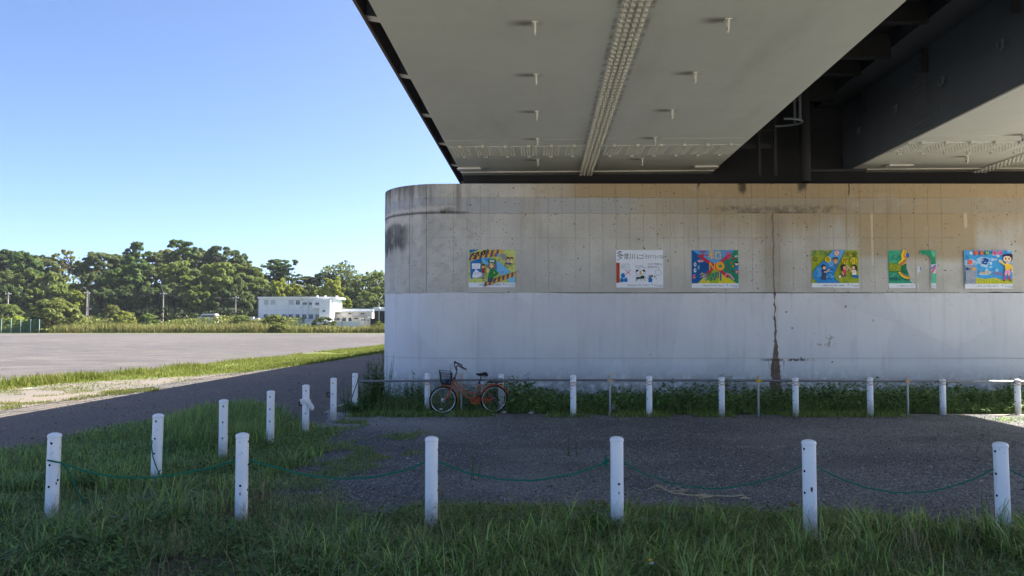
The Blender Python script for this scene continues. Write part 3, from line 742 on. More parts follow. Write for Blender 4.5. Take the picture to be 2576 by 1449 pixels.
def frays(mb, o):
    c = pos(1524, 1162, 7.46)-o
    for k in range(16):
        a = random.uniform(0, 6.28); l = random.uniform(.02, .06)
        mb.tube([c, c+Vector((math.cos(a)*l*.5, random.uniform(-.02, .02), math.sin(a)*l)), c+Vector((math.cos(a)*l*.8+.005, random.uniform(-.03, .03), math.sin(a)*l*1.2))], .0035, 4)
    mb.ell(c, .022, .022, .026, 8, 6, 0, .3)
    c2 = pos(1410, 1194, 7.47)-o
    for k in range(10):
        q = c2+Vector((random.uniform(-.12, .12), 0, random.uniform(-.004, .01))); mb.tube([q, q+Vector((random.uniform(-.03, .03), random.uniform(-.01, .01), random.uniform(-.02, .02)))], .002, 3)
rope('rope', sag(pos(1104, 1162, 7.54), pos(1535, 1158, 7.46), .185), 'green rope with a frayed knot between the third and fourth front bollards', extra=frays, group=GR)
rope('rope', sag(pos(1569, 1163, 7.44), pos(2018, 1173, 7.26), .225, asym=-.2), 'thin green rope sagging above the bleached rope on the gravel', .0065, group=GR)
rope('rope', sag(pos(2053, 1174, 7.23), pos(2499, 1180, 7.17), .23), 'thin green rope sagging between the two rightmost front bollards', .0065, group=GR)
rope('rope', sag(pos(2540, 1182, 7.17), pos(2990, 1190, 7.05), .22), 'short green rope end leaving the right edge of the view', .0065, group=GR)
rope('rope', [pos(157, 1166, 7.80), pos(175, 1190, 7.9), pos(190, 1225, 8.05), pos(205, 1255, 8.1), (gp(215, 1275).x, gp(215, 1275).y, .03)], 'slack green rope dropping into the grass behind the far left bollard', .008)
rope('rope', [pos(383, 1108, 9.42), pos(381, 1122, 9.40), pos(385, 1150, 9.40), pos(392, 1172, 9.38), pos(405, 1200, 9.2), pos(418, 1220, 9.0), pos(430, 1243, 8.95), (gp(431, 1250).x, gp(431, 1250).y, .03)], 'loose green rope hanging down the left side of the bollard in the grass', .0075)
rope('rope', [pos(411, 1102, 9.55), pos(414, 1125, 9.6), pos(412, 1155, 9.6), pos(404, 1180, 9.5), pos(397, 1196, 9.4)], 'loose green rope hanging down the right side of the bollard in the grass', .0075)
rope('rope', [pos(903, 944, 17.05), pos(899, 962, 17.05), pos(890, 985, 17.0), pos(884, 1005, 17.0), pos(888, 1020, 17.05), pos(880, 1032, 17.0), pos(886, 1040, 16.95)], 'dark green rope wound down the corner bollard among the weeds', .011)
# bleached rope lying on the yard
def hemp(mb, o):
    for k in range(26):
        px = random.uniform(1640, 1720); p = gp(px, 1228+(px-1640)*.12+random.uniform(-8, 4), .03)-o
        mb.tube([p, p+Vector((random.uniform(-.06, .06), random.uniform(-.05, .05), random.uniform(-.012, .03))), p+Vector((random.uniform(-.12, .12), random.uniform(-.08, .08), random.uniform(-.02, .01)))], .0035, 4)
rope('rope', [gp(1645, 1224, .035), gp(1652, 1220, .045), gp(1668, 1228, .035), gp(1690, 1240, .03), gp(1715, 1243, .028), gp(1745, 1247, .028), gp(1775, 1243, .03), gp(1790, 1249, .028), gp(1760, 1252, .03), gp(1748, 1247, .03), gp(1800, 1247, .026), gp(1845, 1249, .026), gp(1868, 1245, .03), gp(1878, 1251, .026), gp(1862, 1254, .026), gp(1890, 1254, .024)], 'frayed bleached rope lying on the gravel between two front bollards', .0085, hemp, mat=M_straw)
# cloth and ring bolts on the far posts
p = b_d4.location
cl = MB(); zc = at(770, 1011, 14.0).z
for j in range(3):
    cl.tube([((PR_+.014)*math.cos(a), (PR_+.014)*math.sin(a), zc+.02*j-.02+.018*math.cos(a+.9)) for a in np.linspace(0, 2*math.pi, 16)[:-1]], .017, 6, True)
cl.ell((-.05, -.06, zc+.03), .045, .03, .035, 8, 6, 0, .3)
cl.tube([(.03,-.075,zc+.01), (.075,-.075,zc-.01), (.115,-.07,zc-.06), (.135,-.065,zc-.12), (.125,-.06,zc-.15)], [.02,.035,.042,.035,.012], 8)
cl.tube([(.10,-.07,zc-.02), (.15,-.06,zc-.075), (.17,-.06,zc-.09)], [.02,.012,.006], 6)
c_ = cl.build('cloth', M_cloth, None, True, (p.x, p.y, 0)); tag(c_, 'white rag knotted round a bollard by the path', 'cloth')
for (bb, px, py, Y, lab) in ((b_d4, 757, 1014, 14.0, 'rusty ring beside the knotted white rag'), (b_d5, 826, 993, 15.8, 'rusty ring sticking out of a bollard near the corner')):
    q = at(px, py, Y); mb = MB()
    mb.tube([(.045*math.cos(a)*.8, .012*math.sin(a), .045*math.sin(a)) for a in np.linspace(0, 2*math.pi, 14)[:-1]], .012, 6, True)
    mb.tube([(-.03, 0, .04), (.02, 0, .045), (bb.location.x-q.x-.05, 0, .03)], .011, 6)
    tag(mb.build('ring_bolt', M_rust, None, True, q), lab, 'ring bolt')

# ================================================================== bicycle (drawn in millimetre-like units of the photograph)
M_orange = plain('orange_bicycle_paint', (.42,.10,.028), .45, .5, 0, .10, 10)
M_black = plain('black_plastic', (.012,.012,.014), .45, .4, 0, .2, 20)
M_tyre = plain('black_rubber', (.016,.016,.017), .8, .2, 0, .2, 30)
M_alloy = plain('brushed_aluminium', (.52,.54,.56), .3, .5, .55, .05, 10)
M_spoke = plain('spoke_steel', (.35,.36,.37), .35, .5, .7, .05, 10)
M_blue = plain('dark_blue_vinyl', (.012,.035,.13), .5, .4, 0, .2, 15)
M_reflw = plain('white_reflector', (.7,.72,.72), .25, .5)
M_reflr = plain('red_reflector', (.35,.02,.015), .25, .5)
kx = .00104*1.02; kz = .00104
def bz(zx, zy, lat=0.0):               # photograph zoom units -> bicycle frame (x to the right of the view, z up)
    zy2 = zy + (zx-505)*55/1067
    return Vector(((zx-505)*kx, lat, (1340-zy2)*kz))
FW = gp(1173+0, 1041); 
fwx = at(1650/1.5652+505*.119, 1040, 16.87)
bike = empty('bicycle', (fwx.x, 16.85, .004), R(13), 'orange city bicycle with a black front basket leaning by the pipe rail', 'bicycle')
bike.rotation_euler = (R(6.0), 0, R(13))
hf, hr = bz(505, 1040), bz(1572, 985); RW = hf.z - .004
def wheel(c, front):
    wname = 'front' if front else 'rear'
    wb = MB().tube([(c.x+(RW-.019)*math.cos(a), 0, c.z+(RW-.019)*math.sin(a)) for a in np.linspace(0, 2*math.pi, 49)[:-1]], .019, 8, True)
    ty = wb.build('wheel', M_tyre, bike, True); 
    rim = MB().tube([(c.x+(RW-.042)*math.cos(a), 0, c.z+(RW-.042)*math.sin(a)) for a in np.linspace(0, 2*math.pi, 49)[:-1]], .0125, 8, True).build('rim', M_alloy, ty, True)
    for k in range(28):
        a = 2*math.pi*k/28; b_ = a + (.42 if (k//2) % 2 else -.42); s = 1 if k % 2 else -1; rh = .030 if front else .024
        MB().tube([(c.x+rh*math.cos(b_), s*.028, c.z+rh*math.sin(b_)), (c.x+(RW-.05)*math.cos(a), s*.003, c.z+(RW-.05)*math.sin(a))], .0017, 4, caps=False).build('spoke', M_spoke, ty)
    pf = [(.012,-.05),(.044 if front else .030,-.034),(.047 if front else .032,-.02),(.047 if front else .022,.02),(.044 if front else .030,.034),(.012,.05)]
    hb = MB()
    for (r0, y0), (r1, y1) in zip(pf, pf[1:]):
        n = 18; v = [(c.x+r0*math.cos(2*math.pi*k/n), y0, c.z+r0*math.sin(2*math.pi*k/n)) for k in range(n)] + [(c.x+r1*math.cos(2*math.pi*k/n), y1, c.z+r1*math.sin(2*math.pi*k/n)) for k in range(n)]
        hb.add(v, [(k, (k+1) % n, n+(k+1) % n, n+k) for k in range(n)])
    hb.add([(c.x+.012*math.cos(2*math.pi*k/12), -.05, c.z+.012*math.sin(2*math.pi*k/12)) for k in range(12)], [tuple(range(12))])
    hb.build('hub', M_alloy, ty, True)
    if front:
        q = bz(465, 1230); MB().ell((q.x, -.004, q.z), .036, .008, .018, 10, 6).build('reflector', M_reflw, ty, True)
    return ty
wf = wheel(hf, True); wr = wheel(hr, False)
# frame
fm = MB()
def smooth(pts, n=4):                  # Catmull-Rom through the given points
    P = [Vector(p) for p in pts]; P = [P[0]*2-P[1]] + P + [P[-1]*2-P[-2]]; out = []
    for i in range(1, len(P)-2):
        for k in range(n):
            t = k/n; a, b, c, d = P[i-1], P[i], P[i+1], P[i+2]
            out.append(.5*((2*b) + (c-a)*t + (2*a-5*b+4*c-d)*t*t + (3*b-a-3*c+d)*t**3))
    out.append(P[-2]); return out
fm.tube([bz(728, 590), bz(688, 725)], .021, 12)
fm.tube(smooth([bz(722, 690), bz(800, 770), bz(900, 870), bz(1000, 955), bz(1118, 1020)]), .0155, 10)
fm.tube(smooth([bz(735, 625), bz(820, 705), bz(900, 785), bz(980, 845), bz(1070, 873), bz(1168, 880)]), .0145, 10)
fm.tube([bz(1247, 655), bz(1138, 1015)], .0155, 10)
fm.tube([bz(1128, 1020, -.04), bz(1128, 1020, .04)], .022, 12)
for s in (-1, 1):
    fm.tube([bz(1140, 1020, s*.02), bz(1280, 1005, s*.055), bz(1540, 968, s*.058)], .010, 8)
    fm.tube([bz(1258, 668, s*.02), bz(1330, 715, s*.045), bz(1545, 945, s*.058)], .0085, 8)
    fm.ell(bz(1560, 975, s*.058), .025, .005, .03, 10, 6)
fm.build('frame', M_orange, bike, True)
fk = MB()
for s in (-1, 1): fk.tube(smooth([bz(690, 722, s*.03), bz(662, 775, s*.047), bz(640, 850, s*.052), bz(595, 940, s*.054), bz(545, 1010, s*.055), bz(505, 1040, s*.055)]), [.0145]*9+[.011]*12, 8)
fk.tube([bz(690, 722, -.036), bz(690, 722, .036)], .016, 8)
fk.build('fork', M_orange, bike, True)
def fender(c, a0, a1, name):
    r_ = RW+.022; mb = MB(); n = 24; prof = [(-.032, -.018), (-.024, -.002), (-.01, .005), (.01, .005), (.024, -.002), (.032, -.018)]
    v = []; f = []
    for i in range(n+1):
        a = a0+(a1-a0)*i/n
        for (l, d) in prof: v.append((c.x+(r_+d)*math.cos(a), l, c.z+(r_+d)*math.sin(a)))
    L = len(prof)
    for i in range(n):
        for k in range(L-1): f.append((i*L+k, i*L+k+1, (i+1)*L+k+1, (i+1)*L+k))
    o = mb.add(v, f).build(name, M_orange, bike, True)
    sm_ = o.modifiers.new('thickness', 'SOLIDIFY'); sm_.thickness = .003
    return o
fender(hf, R(97), R(-9), 'front_fender'); rf = fender(hr, R(157), R(19), 'rear_fender')
q = Vector((hr.x+(RW+.04)*math.cos(R(38)), 0, hr.z+(RW+.04)*math.sin(R(38))))
MB().ell(q, .022, .026, .02, 10, 6).build('reflector', M_reflr, rf, True)
st = MB()
for s in (-1, 1):
    for a in (38, 24, 88): st.tube([hr+Vector((0, s*.06, 0)), (hr.x+(RW+.015)*math.cos(R(a)), s*.034, hr.z+(RW+.015)*math.sin(R(a)))], .0028, 5)
    for a in (5,): st.tube([hf+Vector((0, s*.06, 0)), (hf.x+(RW+.015)*math.cos(R(a)), s*.034, hf.z+(RW+.015)*math.sin(R(a)))], .0028, 5)
st.build('fender_stays', M_black, bike)
# chain case, crank, pedals, stand
cc = MB(); c0, c1 = bz(1165, 1030), bz(1535, 1005); n = 14; out = []
for k in range(n+1):
    a = math.pi/2 + math.pi*k/n; out.append((c0.x+.092*math.cos(a), c0.z+.092*math.sin(a)))
for k in range(n+1):
    a = -math.pi/2 + math.pi*k/n; out.append((c1.x+.050*math.cos(a), c1.z+.050*math.sin(a)))
m_ = len(out); v = [(p[0], .045, p[1]) for p in out] + [(p[0], .075, p[1]) for p in out]
cc.add(v, [tuple(range(m_)), tuple(range(2*m_-1, m_-1, -1))] + [(i, m_+i, m_+(i+1) % m_, (i+1) % m_) for i in range(m_)])
cc.build('chain_case', M_orange, bike)
cr = MB().tube([bz(1128, 1020, -.07), bz(1128, 1020, .085)], .012, 8).tube([bz(1128, 1020, -.065), bz(1262, 885, -.078)], .011, 8).tube([bz(1128, 1020, .088), bz(1000, 1140, .088)], .011, 8).build('crank', M_black, bike, True)
for (p, l) in ((bz(1262, 885), -.12), (bz(1000, 1140), .13)):
    MB().box(p.x-.042, p.x+.042, l-.045, l+.045, p.z-.013, p.z+.013).build('pedal', M_black, cr)
MB().tube([hr+Vector((0, -.062, 0)), hr+Vector((.02, -.09, -.10)), hr+Vector((.06, -.17, -hr.z+.01))], .008, 6).tube([hr+Vector((0, -.075, .01)), hr+Vector((-.045, -.07, -.02))], .013, 6).build('kickstand', M_black, bike, True)
# stem, handlebar, grips, bell, cables
MB().tube([bz(730, 585), bz(738, 560), bz(778, 432)], .0135, 10).tube([bz(705, 560), bz(750, 592)], .02, 8).build('stem', M_black, bike, True)
top = bz(775, 415)
def hb_side(s):
    ct = s*1.0
    return smooth([top, top+Vector((-.004, ct*.05, .02)), top+Vector((-.03, ct*.14, .115)), top+Vector((.005, ct*.215, .150)), top+Vector((.075, ct*.255, .125)), top+Vector((.17, ct*.27, .075))], 5)
for s in (-1, 1):
    pts = hb_side(s)
    h = MB().tube(pts, .0115, 8).build('handlebar', M_black, bike, True)
    MB().tube(pts[-8:], [.0155]*7+[.016], 10).build('grip', M_black, h, True)
    e = pts[-10]; MB().tube([e, e+Vector((.02, 0, -.02)), e+Vector((.05, -s*.012, -.045)), e+Vector((.10, -s*.01, -.085))], .006, 6).ell(e, .02, .022, .02, 8, 6).build('brake_lever', M_black, h, True)
    MB().tube(smooth([e, e+Vector((-.06, -s*.05, .0)), e+Vector((-.14, -s*.12, -.06)), e+Vector((-.15, -s*.16, -.20)), bz(690, 640, s*.02)]), .0032, 5).build('brake_cable', M_black, h, True)
    if s == 1:
        q = pts[-13]; MB().ell(q+Vector((0, 0, .028)), .028, .028, .02, 12, 8).tube([q, q+Vector((0, 0, .03))], .008, 6).build('bell', M_black, h, True)
# saddle and post
MB().tube([bz(1247, 660), bz(1290, 520)], .0125, 10).box(bz(1250,650).x-.022, bz(1250,650).x+.022, -.022, .022, bz(1250,650).z-.012, bz(1250,650).z+.016).build('seat_post', M_black, bike, True)
sd = MB(); stn = [(1180, 440, .018, .010), (1215, 442, .024, .016), (1260, 446, .034, .022), (1310, 438, .062, .026), (1360, 424, .092, .028), (1400, 424, .098, .030), (1422, 448, .080, .026), (1428, 462, .045, .014)]
v = []; f = []; L = 14
for (zx, zy, wd, th) in stn:
    c = bz(zx, zy+30)
    for k in range(L):
        a = 2*math.pi*k/L; zz = math.sin(a); v.append((c.x, wd*math.cos(a), c.z + th*(zz if zz > 0 else zz*1.3) + (.012 if zz > 0 else 0)))
for i in range(len(stn)-1):
    for k in range(L): f.append((i*L+k, (i+1)*L+k, (i+1)*L+(k+1) % L, i*L+(k+1) % L))
f.append(tuple(range(L))); f.append(tuple((len(stn)-1)*L+k for k in range(L-1, -1, -1)))
saddle = sd.add(v, f).build('saddle', M_black, bike, True)
sr = MB()
for s in (-1, 1): sr.tube(smooth([bz(1220, 478, s*.012), bz(1285, 520, s*.02), bz(1360, 512, s*.022), bz(1408, 480, s*.03)]), .0035, 5)
for s in (-.045, .045): sr.tube([(bz(1385, 500).x+.018*math.cos(a), s+.0, bz(1385, 500).z+.006*a-.03) for a in np.linspace(0, 12, 26)], .003, 4)
sr.build('saddle_springs', M_black, saddle)
# rear rack
rk = MB(); ra, rb = bz(1425, 632), bz(1745, 612)
for s in (-.06, -.02, .02, .06): rk.tube([ra+Vector((0, s*.7, 0)), rb+Vector((-.02 if abs(s) > .03 else 0, s, 0))], .0042, 6)
rk.tube([rb+Vector((-.02, -.06, 0)), rb+Vector((.012, -.03, .003)), rb+Vector((.016, 0, .004)), rb+Vector((.012, .03, .003)), rb+Vector((-.02, .06, 0))], .0042, 6)
for t in (0, .33, .66): rk.tube([ra.lerp(rb, t)+Vector((0, -.055, 0)), ra.lerp(rb, t)+Vector((0, .055, 0))], .004, 6)
for s in (-1, 1):
    rk.tube([ra.lerp(rb, .62)+Vector((0, s*.055, 0)), hr+Vector((0, s*.064, .01))], .004, 6); rk.tube([ra+Vector((0, s*.04, 0)), bz(1335, 700, s*.045)], .004, 6)
rk.build('rear_rack', M_black, bike, True)
lk = MB().tube([hr+Vector((-.11+.055*math.cos(a), -.045, .10+.075*math.sin(a))) for a in np.linspace(.5, 5.6, 14)], .008, 6).build('wheel_lock', M_black, bike, True)
# dress guard net over the rear wheel
dg = MB()
for k in range(9):
    a0_ = R(70+k*10)
    dg.tube([(hr.x+.05*math.cos(a0_), -.055, hr.z+.05*math.sin(a0_)), (hr.x+(RW-.005)*math.cos(a0_+.16), -.04, hr.z+(RW-.005)*math.sin(a0_+.16))], .0015, 3, caps=False)
    dg.tube([(hr.x+.05*math.cos(a0_), -.055, hr.z+.05*math.sin(a0_)), (hr.x+(RW-.005)*math.cos(a0_-.16), -.04, hr.z+(RW-.005)*math.sin(a0_-.16))], .0015, 3, caps=False)
dg.build('dress_guard', M_black, bike)
# front brake and basket bracket
MB().tube(smooth([bz(640, 765, -.05), bz(560, 800, -.05), bz(505, 815, -.045), bz(500, 850, -.04)]), .007, 6).tube([bz(600, 740, -.03), bz(630, 830, -.045)], .008, 6).build('front_brake', M_black, bike, True)
MB().tube([bz(475, 700, -.05), bz(490, 860, -.06), bz(505, 1036, -.062)], .0035, 5).tube([bz(475, 700, .05), bz(490, 860, .06), bz(505, 1036, .062)], .0035, 5).tube([bz(720, 570), bz(680, 560), bz(665, 600)], .006, 5).build('basket_stays', M_black, bike)
bk = MB(); T = [bz(425, 432), bz(672, 448)]; B_ = [bz(458, 690), bz(648, 698)]
hwT, hwB = .15, .115
def bp(u, wv, h):                      # u along, w across (-1..1), h 0 bottom..1 top
    a = B_[0].lerp(T[0], h); b = B_[1].lerp(T[1], h); p = a.lerp(b, u); p.y = wv*(hwB+(hwT-hwB)*h); return p
loop = lambda h: [bp(0, -1, h), bp(1, -1, h), bp(1, 1, h), bp(0, 1, h)]
bk.tube(loop(1), .0055, 6, True); bk.tube(loop(0), .0045, 5, True); bk.tube(loop(.72), .003, 4, True)
for i in range(1, 12): bk.tube(loop(i/12), .0014, 3, True)
for i in range(17):
    u = i/16
    for s in (-1, 1): bk.tube([bp(u, s, 0), bp(u, s, 1)], .0015, 3, caps=False)
    bk.tube([bp(u, -1, 0), bp(u, 1, 0)], .0015, 3, caps=False)
for i in range(15):
    wv = -1+2*i/14
    for u in (0, 1): bk.tube([bp(u, wv, 0), bp(u, wv, 1)], .0015, 3, caps=False)
    bk.tube([bp(0, wv, 0), bp(1, wv, 0)], .0015, 3, caps=False)
for i in range(0, 4): 
    a = bp(1, 0, 0); 
bk.box(B_[1].x-.0, B_[1].x+.014, -.05, .05, B_[1].z+.02, T[1].z-.02)
bk.build('basket', M_black, bike)
cube = Matrix.Translation(bike.location) @ bike.rotation_euler.to_matrix().to_4x4()
bag = MB().ell((0, 0, 0), .062, .07, .046, 14, 9, 0, .06)
q = bz(578, 632); bo = bag.build('pouch', M_blue, None, True, cube @ Vector((q.x, -.02, q.z))); bo.rotation_euler = (0, R(-25), R(13))
tag(bo, 'dark blue round pouch lying in the black bicycle basket', 'pouch')
for o in (wf,): o['label'] = 'front wheel with a large silver dynamo hub'
# ================================================================== wooded hill
def hill_h(x, y):
    s = lambda q: max(0, min(1, q))
    t = s((y-180)/40); t = t*t*(3-2*t); e = s((-x-18)/50); e = e*e*(3-2*e)
    return t*(5.5 + 7.5*e)
hv = []; hf_ = []; nx_, ny_ = 60, 16
for j in range(ny_):
    for i in range(nx_):
        x = -330 + 420*i/(nx_-1); y = 168 + 150*j/(ny_-1); hv.append((x, y, hill_h(x, y) + (.05 if j else -.3)))
for j in range(ny_-1):
    for i in range(nx_-1): a = j*nx_+i; hf_.append((a, a+1, a+nx_+1, a+nx_))
def hill_mat():
    t = NT('wood_floor', .95, .1); a = t.noise(.2, 6); t.color(t.mix(a.step(.4, .6), (.030,.036,.016), (.055,.048,.03))); return t.m
tag(np_mesh('hill', hv, hf_, hill_mat()), kind='structure')

# ---- foliage materials
def leaf_mat(name, c1, c2, tr=.25, rough=.6, dead=None, objcol=False, var=.5, spec=.12):
    t = NT(name, rough, spec); i = t.island; rnd, oc = t.info()
    n = t.noise(.9, 4)
    col = t.mix(i*.7+n*.9-.30, c1, c2)
    if dead: col = t.mix((i*17.3).frac().step(1-dead, 1-dead+.01), col, (.23,.17,.07))
    col = t.gain(col, (i*7.7).frac()*var+(1-var*.5))
    if objcol:
        m = t.nt.nodes.new('ShaderNodeMix'); m.data_type = 'RGBA'; m.blend_type = 'MULTIPLY'; m.inputs[0].default_value = 1
        t.nt.links.new(col, m.inputs[6]); t.nt.links.new(oc, m.inputs[7]); col = m.outputs[2]
    t.color(col).leafy(col, tr); return t.m
M_tree = leaf_mat('tree_leaves', (.088,.125,.040), (.165,.195,.064), .46, .55, None, True)
M_bark = plain('dark_bark', (.075,.058,.045), .95, .1, 0, .3, 2)
def cards(C, Nn, size, rs, up=0.0, aspect=1.0):    # C centres, Nn outward normals -> quads
    n = len(C); nr = Nn + rs.normal(0, .55, (n, 3)); nr[:, 2] += up; nr /= np.linalg.norm(nr, axis=1)[:, None]
    a = np.cross(nr, rs.normal(0, 1, (n, 3))); a /= np.linalg.norm(a, axis=1)[:, None]; b = np.cross(nr, a)
    s = (size*rs.uniform(.6, 1.25, n))[:, None]; a = a*s; b = b*s*aspect
    k = nr*s*.25
    V = np.stack([C-a-k*.6, C-b*.8, C+a-k*.6, C+b*.8], 1).reshape(-1, 3); F = np.arange(4*n).reshape(-1, 4); return V, F
def crown_mesh(name, kind, seed):
    rs = np.random.default_rng(seed); cl = []
    if kind == 'broad':
        for k in range(105):
            d = rs.normal(0, 1, 3); d /= np.linalg.norm(d); d[2] = d[2]*.9
            r = rs.uniform(.35, 1.0)**.5
            cl.append((np.array([d[0]*.40*r, d[1]*.40*r, .58+d[2]*.36*r]), rs.uniform(.045, .10), rs.uniform(.5, .8)))
    elif kind == 'dome':
        for k in range(110):
            a = rs.uniform(0, 6.283); z = rs.uniform(0, 1); r = math.sqrt(1-z*z*.9)
            cl.append((np.array([math.cos(a)*.46*r*rs.uniform(.8, 1), math.sin(a)*.46*r*rs.uniform(.8, 1), .18+z*.72*rs.uniform(.85, 1)]), rs.uniform(.05, .10), rs.uniform(.5, .75)))
    elif kind == 'pine':
        for k in range(80):
            z = rs.uniform(.36, .98); r = .40*(1-((z-.55)/.55)**2*.75)*rs.uniform(.25, 1.0); a = rs.uniform(0, 6.283)
            cl.append((np.array([math.cos(a)*r, math.sin(a)*r, z]), rs.uniform(.05, .10), rs.uniform(.28, .45)))
    elif kind == 'umbrella':
        for k in range(46):
            z = rs.choice([.95, .86, .76, .66, .55])+rs.uniform(-.03, .03); r = rs.uniform(.05, .34)*(1.15-z*.3); a = rs.uniform(0, 6.283)
            cl.append((np.array([math.cos(a)*r, math.sin(a)*r, z]), rs.uniform(.04, .09), rs.uniform(.22, .4)))
    elif kind == 'sparse':
        for k in range(22):
            z = rs.uniform(.45, 1.0); a = rs.uniform(0, 6.283); r = rs.uniform(.02, .22)
            cl.append((np.array([math.cos(a)*r, math.sin(a)*r, z]), rs.uniform(.03, .06), .7))
    elif kind == 'bush':
        for k in range(80):
            a = rs.uniform(0, 6.283); z = rs.uniform(0, 1)**.8; r = math.sqrt(max(0, 1-z*z))
            cl.append((np.array([math.cos(a)*.5*r, math.sin(a)*.5*r, z*.86+.04]), rs.uniform(.06, .12), rs.uniform(.6, .9)))
    Cs = []; Ns = []; Sz = []
    per = {'sparse': 26, 'umbrella': 70}.get(kind, 125)
    for (c, r, fz) in cl:
        d = rs.normal(0, 1, (per, 3)); d /= np.linalg.norm(d, axis=1)[:, None]; d[:, 2] = np.where(d[:, 2] < -.3, -d[:, 2], d[:, 2])
        q = d*(rs.uniform(.55, 1.05, per)[:, None])*r; q[:, 2] *= fz
        Cs.append(c+q); Ns.append(d); Sz.append(np.full(per, .030))
    C = np.concatenate(Cs); N_ = np.concatenate(Ns); S = np.concatenate(Sz)
    V, F = cards(C, N_, S, rs, .35)
    o = np_mesh(name, V, F, M_tree); me = o.data; bpy.data.objects.remove(o); return me, cl
def trunk_mesh(kind, cl, seed):
    rs = np.random.default_rng(seed); mb = MB(); topz = .8 if kind in ('pine', 'umbrella', 'sparse') else .62
    pts = [(rs.normal(0, .012)*i, rs.normal(0, .012)*i, -.06+topz*i/5) for i in range(6)]
    mb.tube(pts, [.034, .03, .026, .021, .016, .008], 7)
    for (c, r, f) in cl[::3 if kind != 'sparse' else 1]:
        z0 = min(topz*.9, max(.22, c[2]-.22)); i = min(4, int((z0+.06)/topz*5)); p = Vector(pts[i]); p.z = z0
        e = Vector(c); m = p.lerp(e, .55)+Vector((0, 0, .02)); mb.tube([p, m, e], [.011, .008, .003], 5, caps=False)
    return mb.mesh('trunk', M_bark, True)
PROTO = {}
for kind, seeds in (('broad', (1, 2, 3)), ('dome', (4, 5)), ('pine', (6, 7)), ('umbrella', (8,)), ('sparse', (9,)), ('bush', (10, 11, 12))):
    PROTO[kind] = []
    for s in seeds:
        cm, cl = crown_mesh('crown', kind, s); PROTO[kind].append((cm, trunk_mesh(kind, cl, s+50)))
NTREE = [0]
def tree(kind, px, ytop, Y, wpx, tint, label, cat='tree', group=None, zbase=None, name=None):
    NTREE[0] += 1; k = NTREE[0]
    p = at(px, ytop, Y); zb = hill_h(p.x, Y) if zbase is None else zbase
    H = p.z - zb; ratio = {'broad': .94, 'dome': .93, 'pine': .80, 'umbrella': .72, 'sparse': .5, 'bush': 1.12}[kind]
    W = wpx/(FPX/Y)/ratio*(1.0 if kind in ('umbrella', 'sparse', 'bush') else 1.16)
    cm, tm = PROTO[kind][k % len(PROTO[kind])]
    nm = name or {'pine': 'pine_tree', 'umbrella': 'pine_tree', 'bush': 'shrub', 'sparse': 'bare_tree'}.get(kind, 'broadleaf_tree')
    t = empty(nm, (p.x, Y, zb-.05), random.uniform(0, 6.28), label, cat, group); t.scale = (W, W, H/ .99)
    o = inst('crown', cm, t); o.color = (*tint, 1)
    inst('trunk', tm, t); return t
DK = (.72,.82,.86); MD = (1,1,1); OL = (1.15,1.14,.85); YG = (1.9,1.7,.75); BR = (1.45,1.22,1.0); PN = (.80,1.0,.80); LT = (1.35,1.35,.95)
GRP = 'trees of the wooded hill'
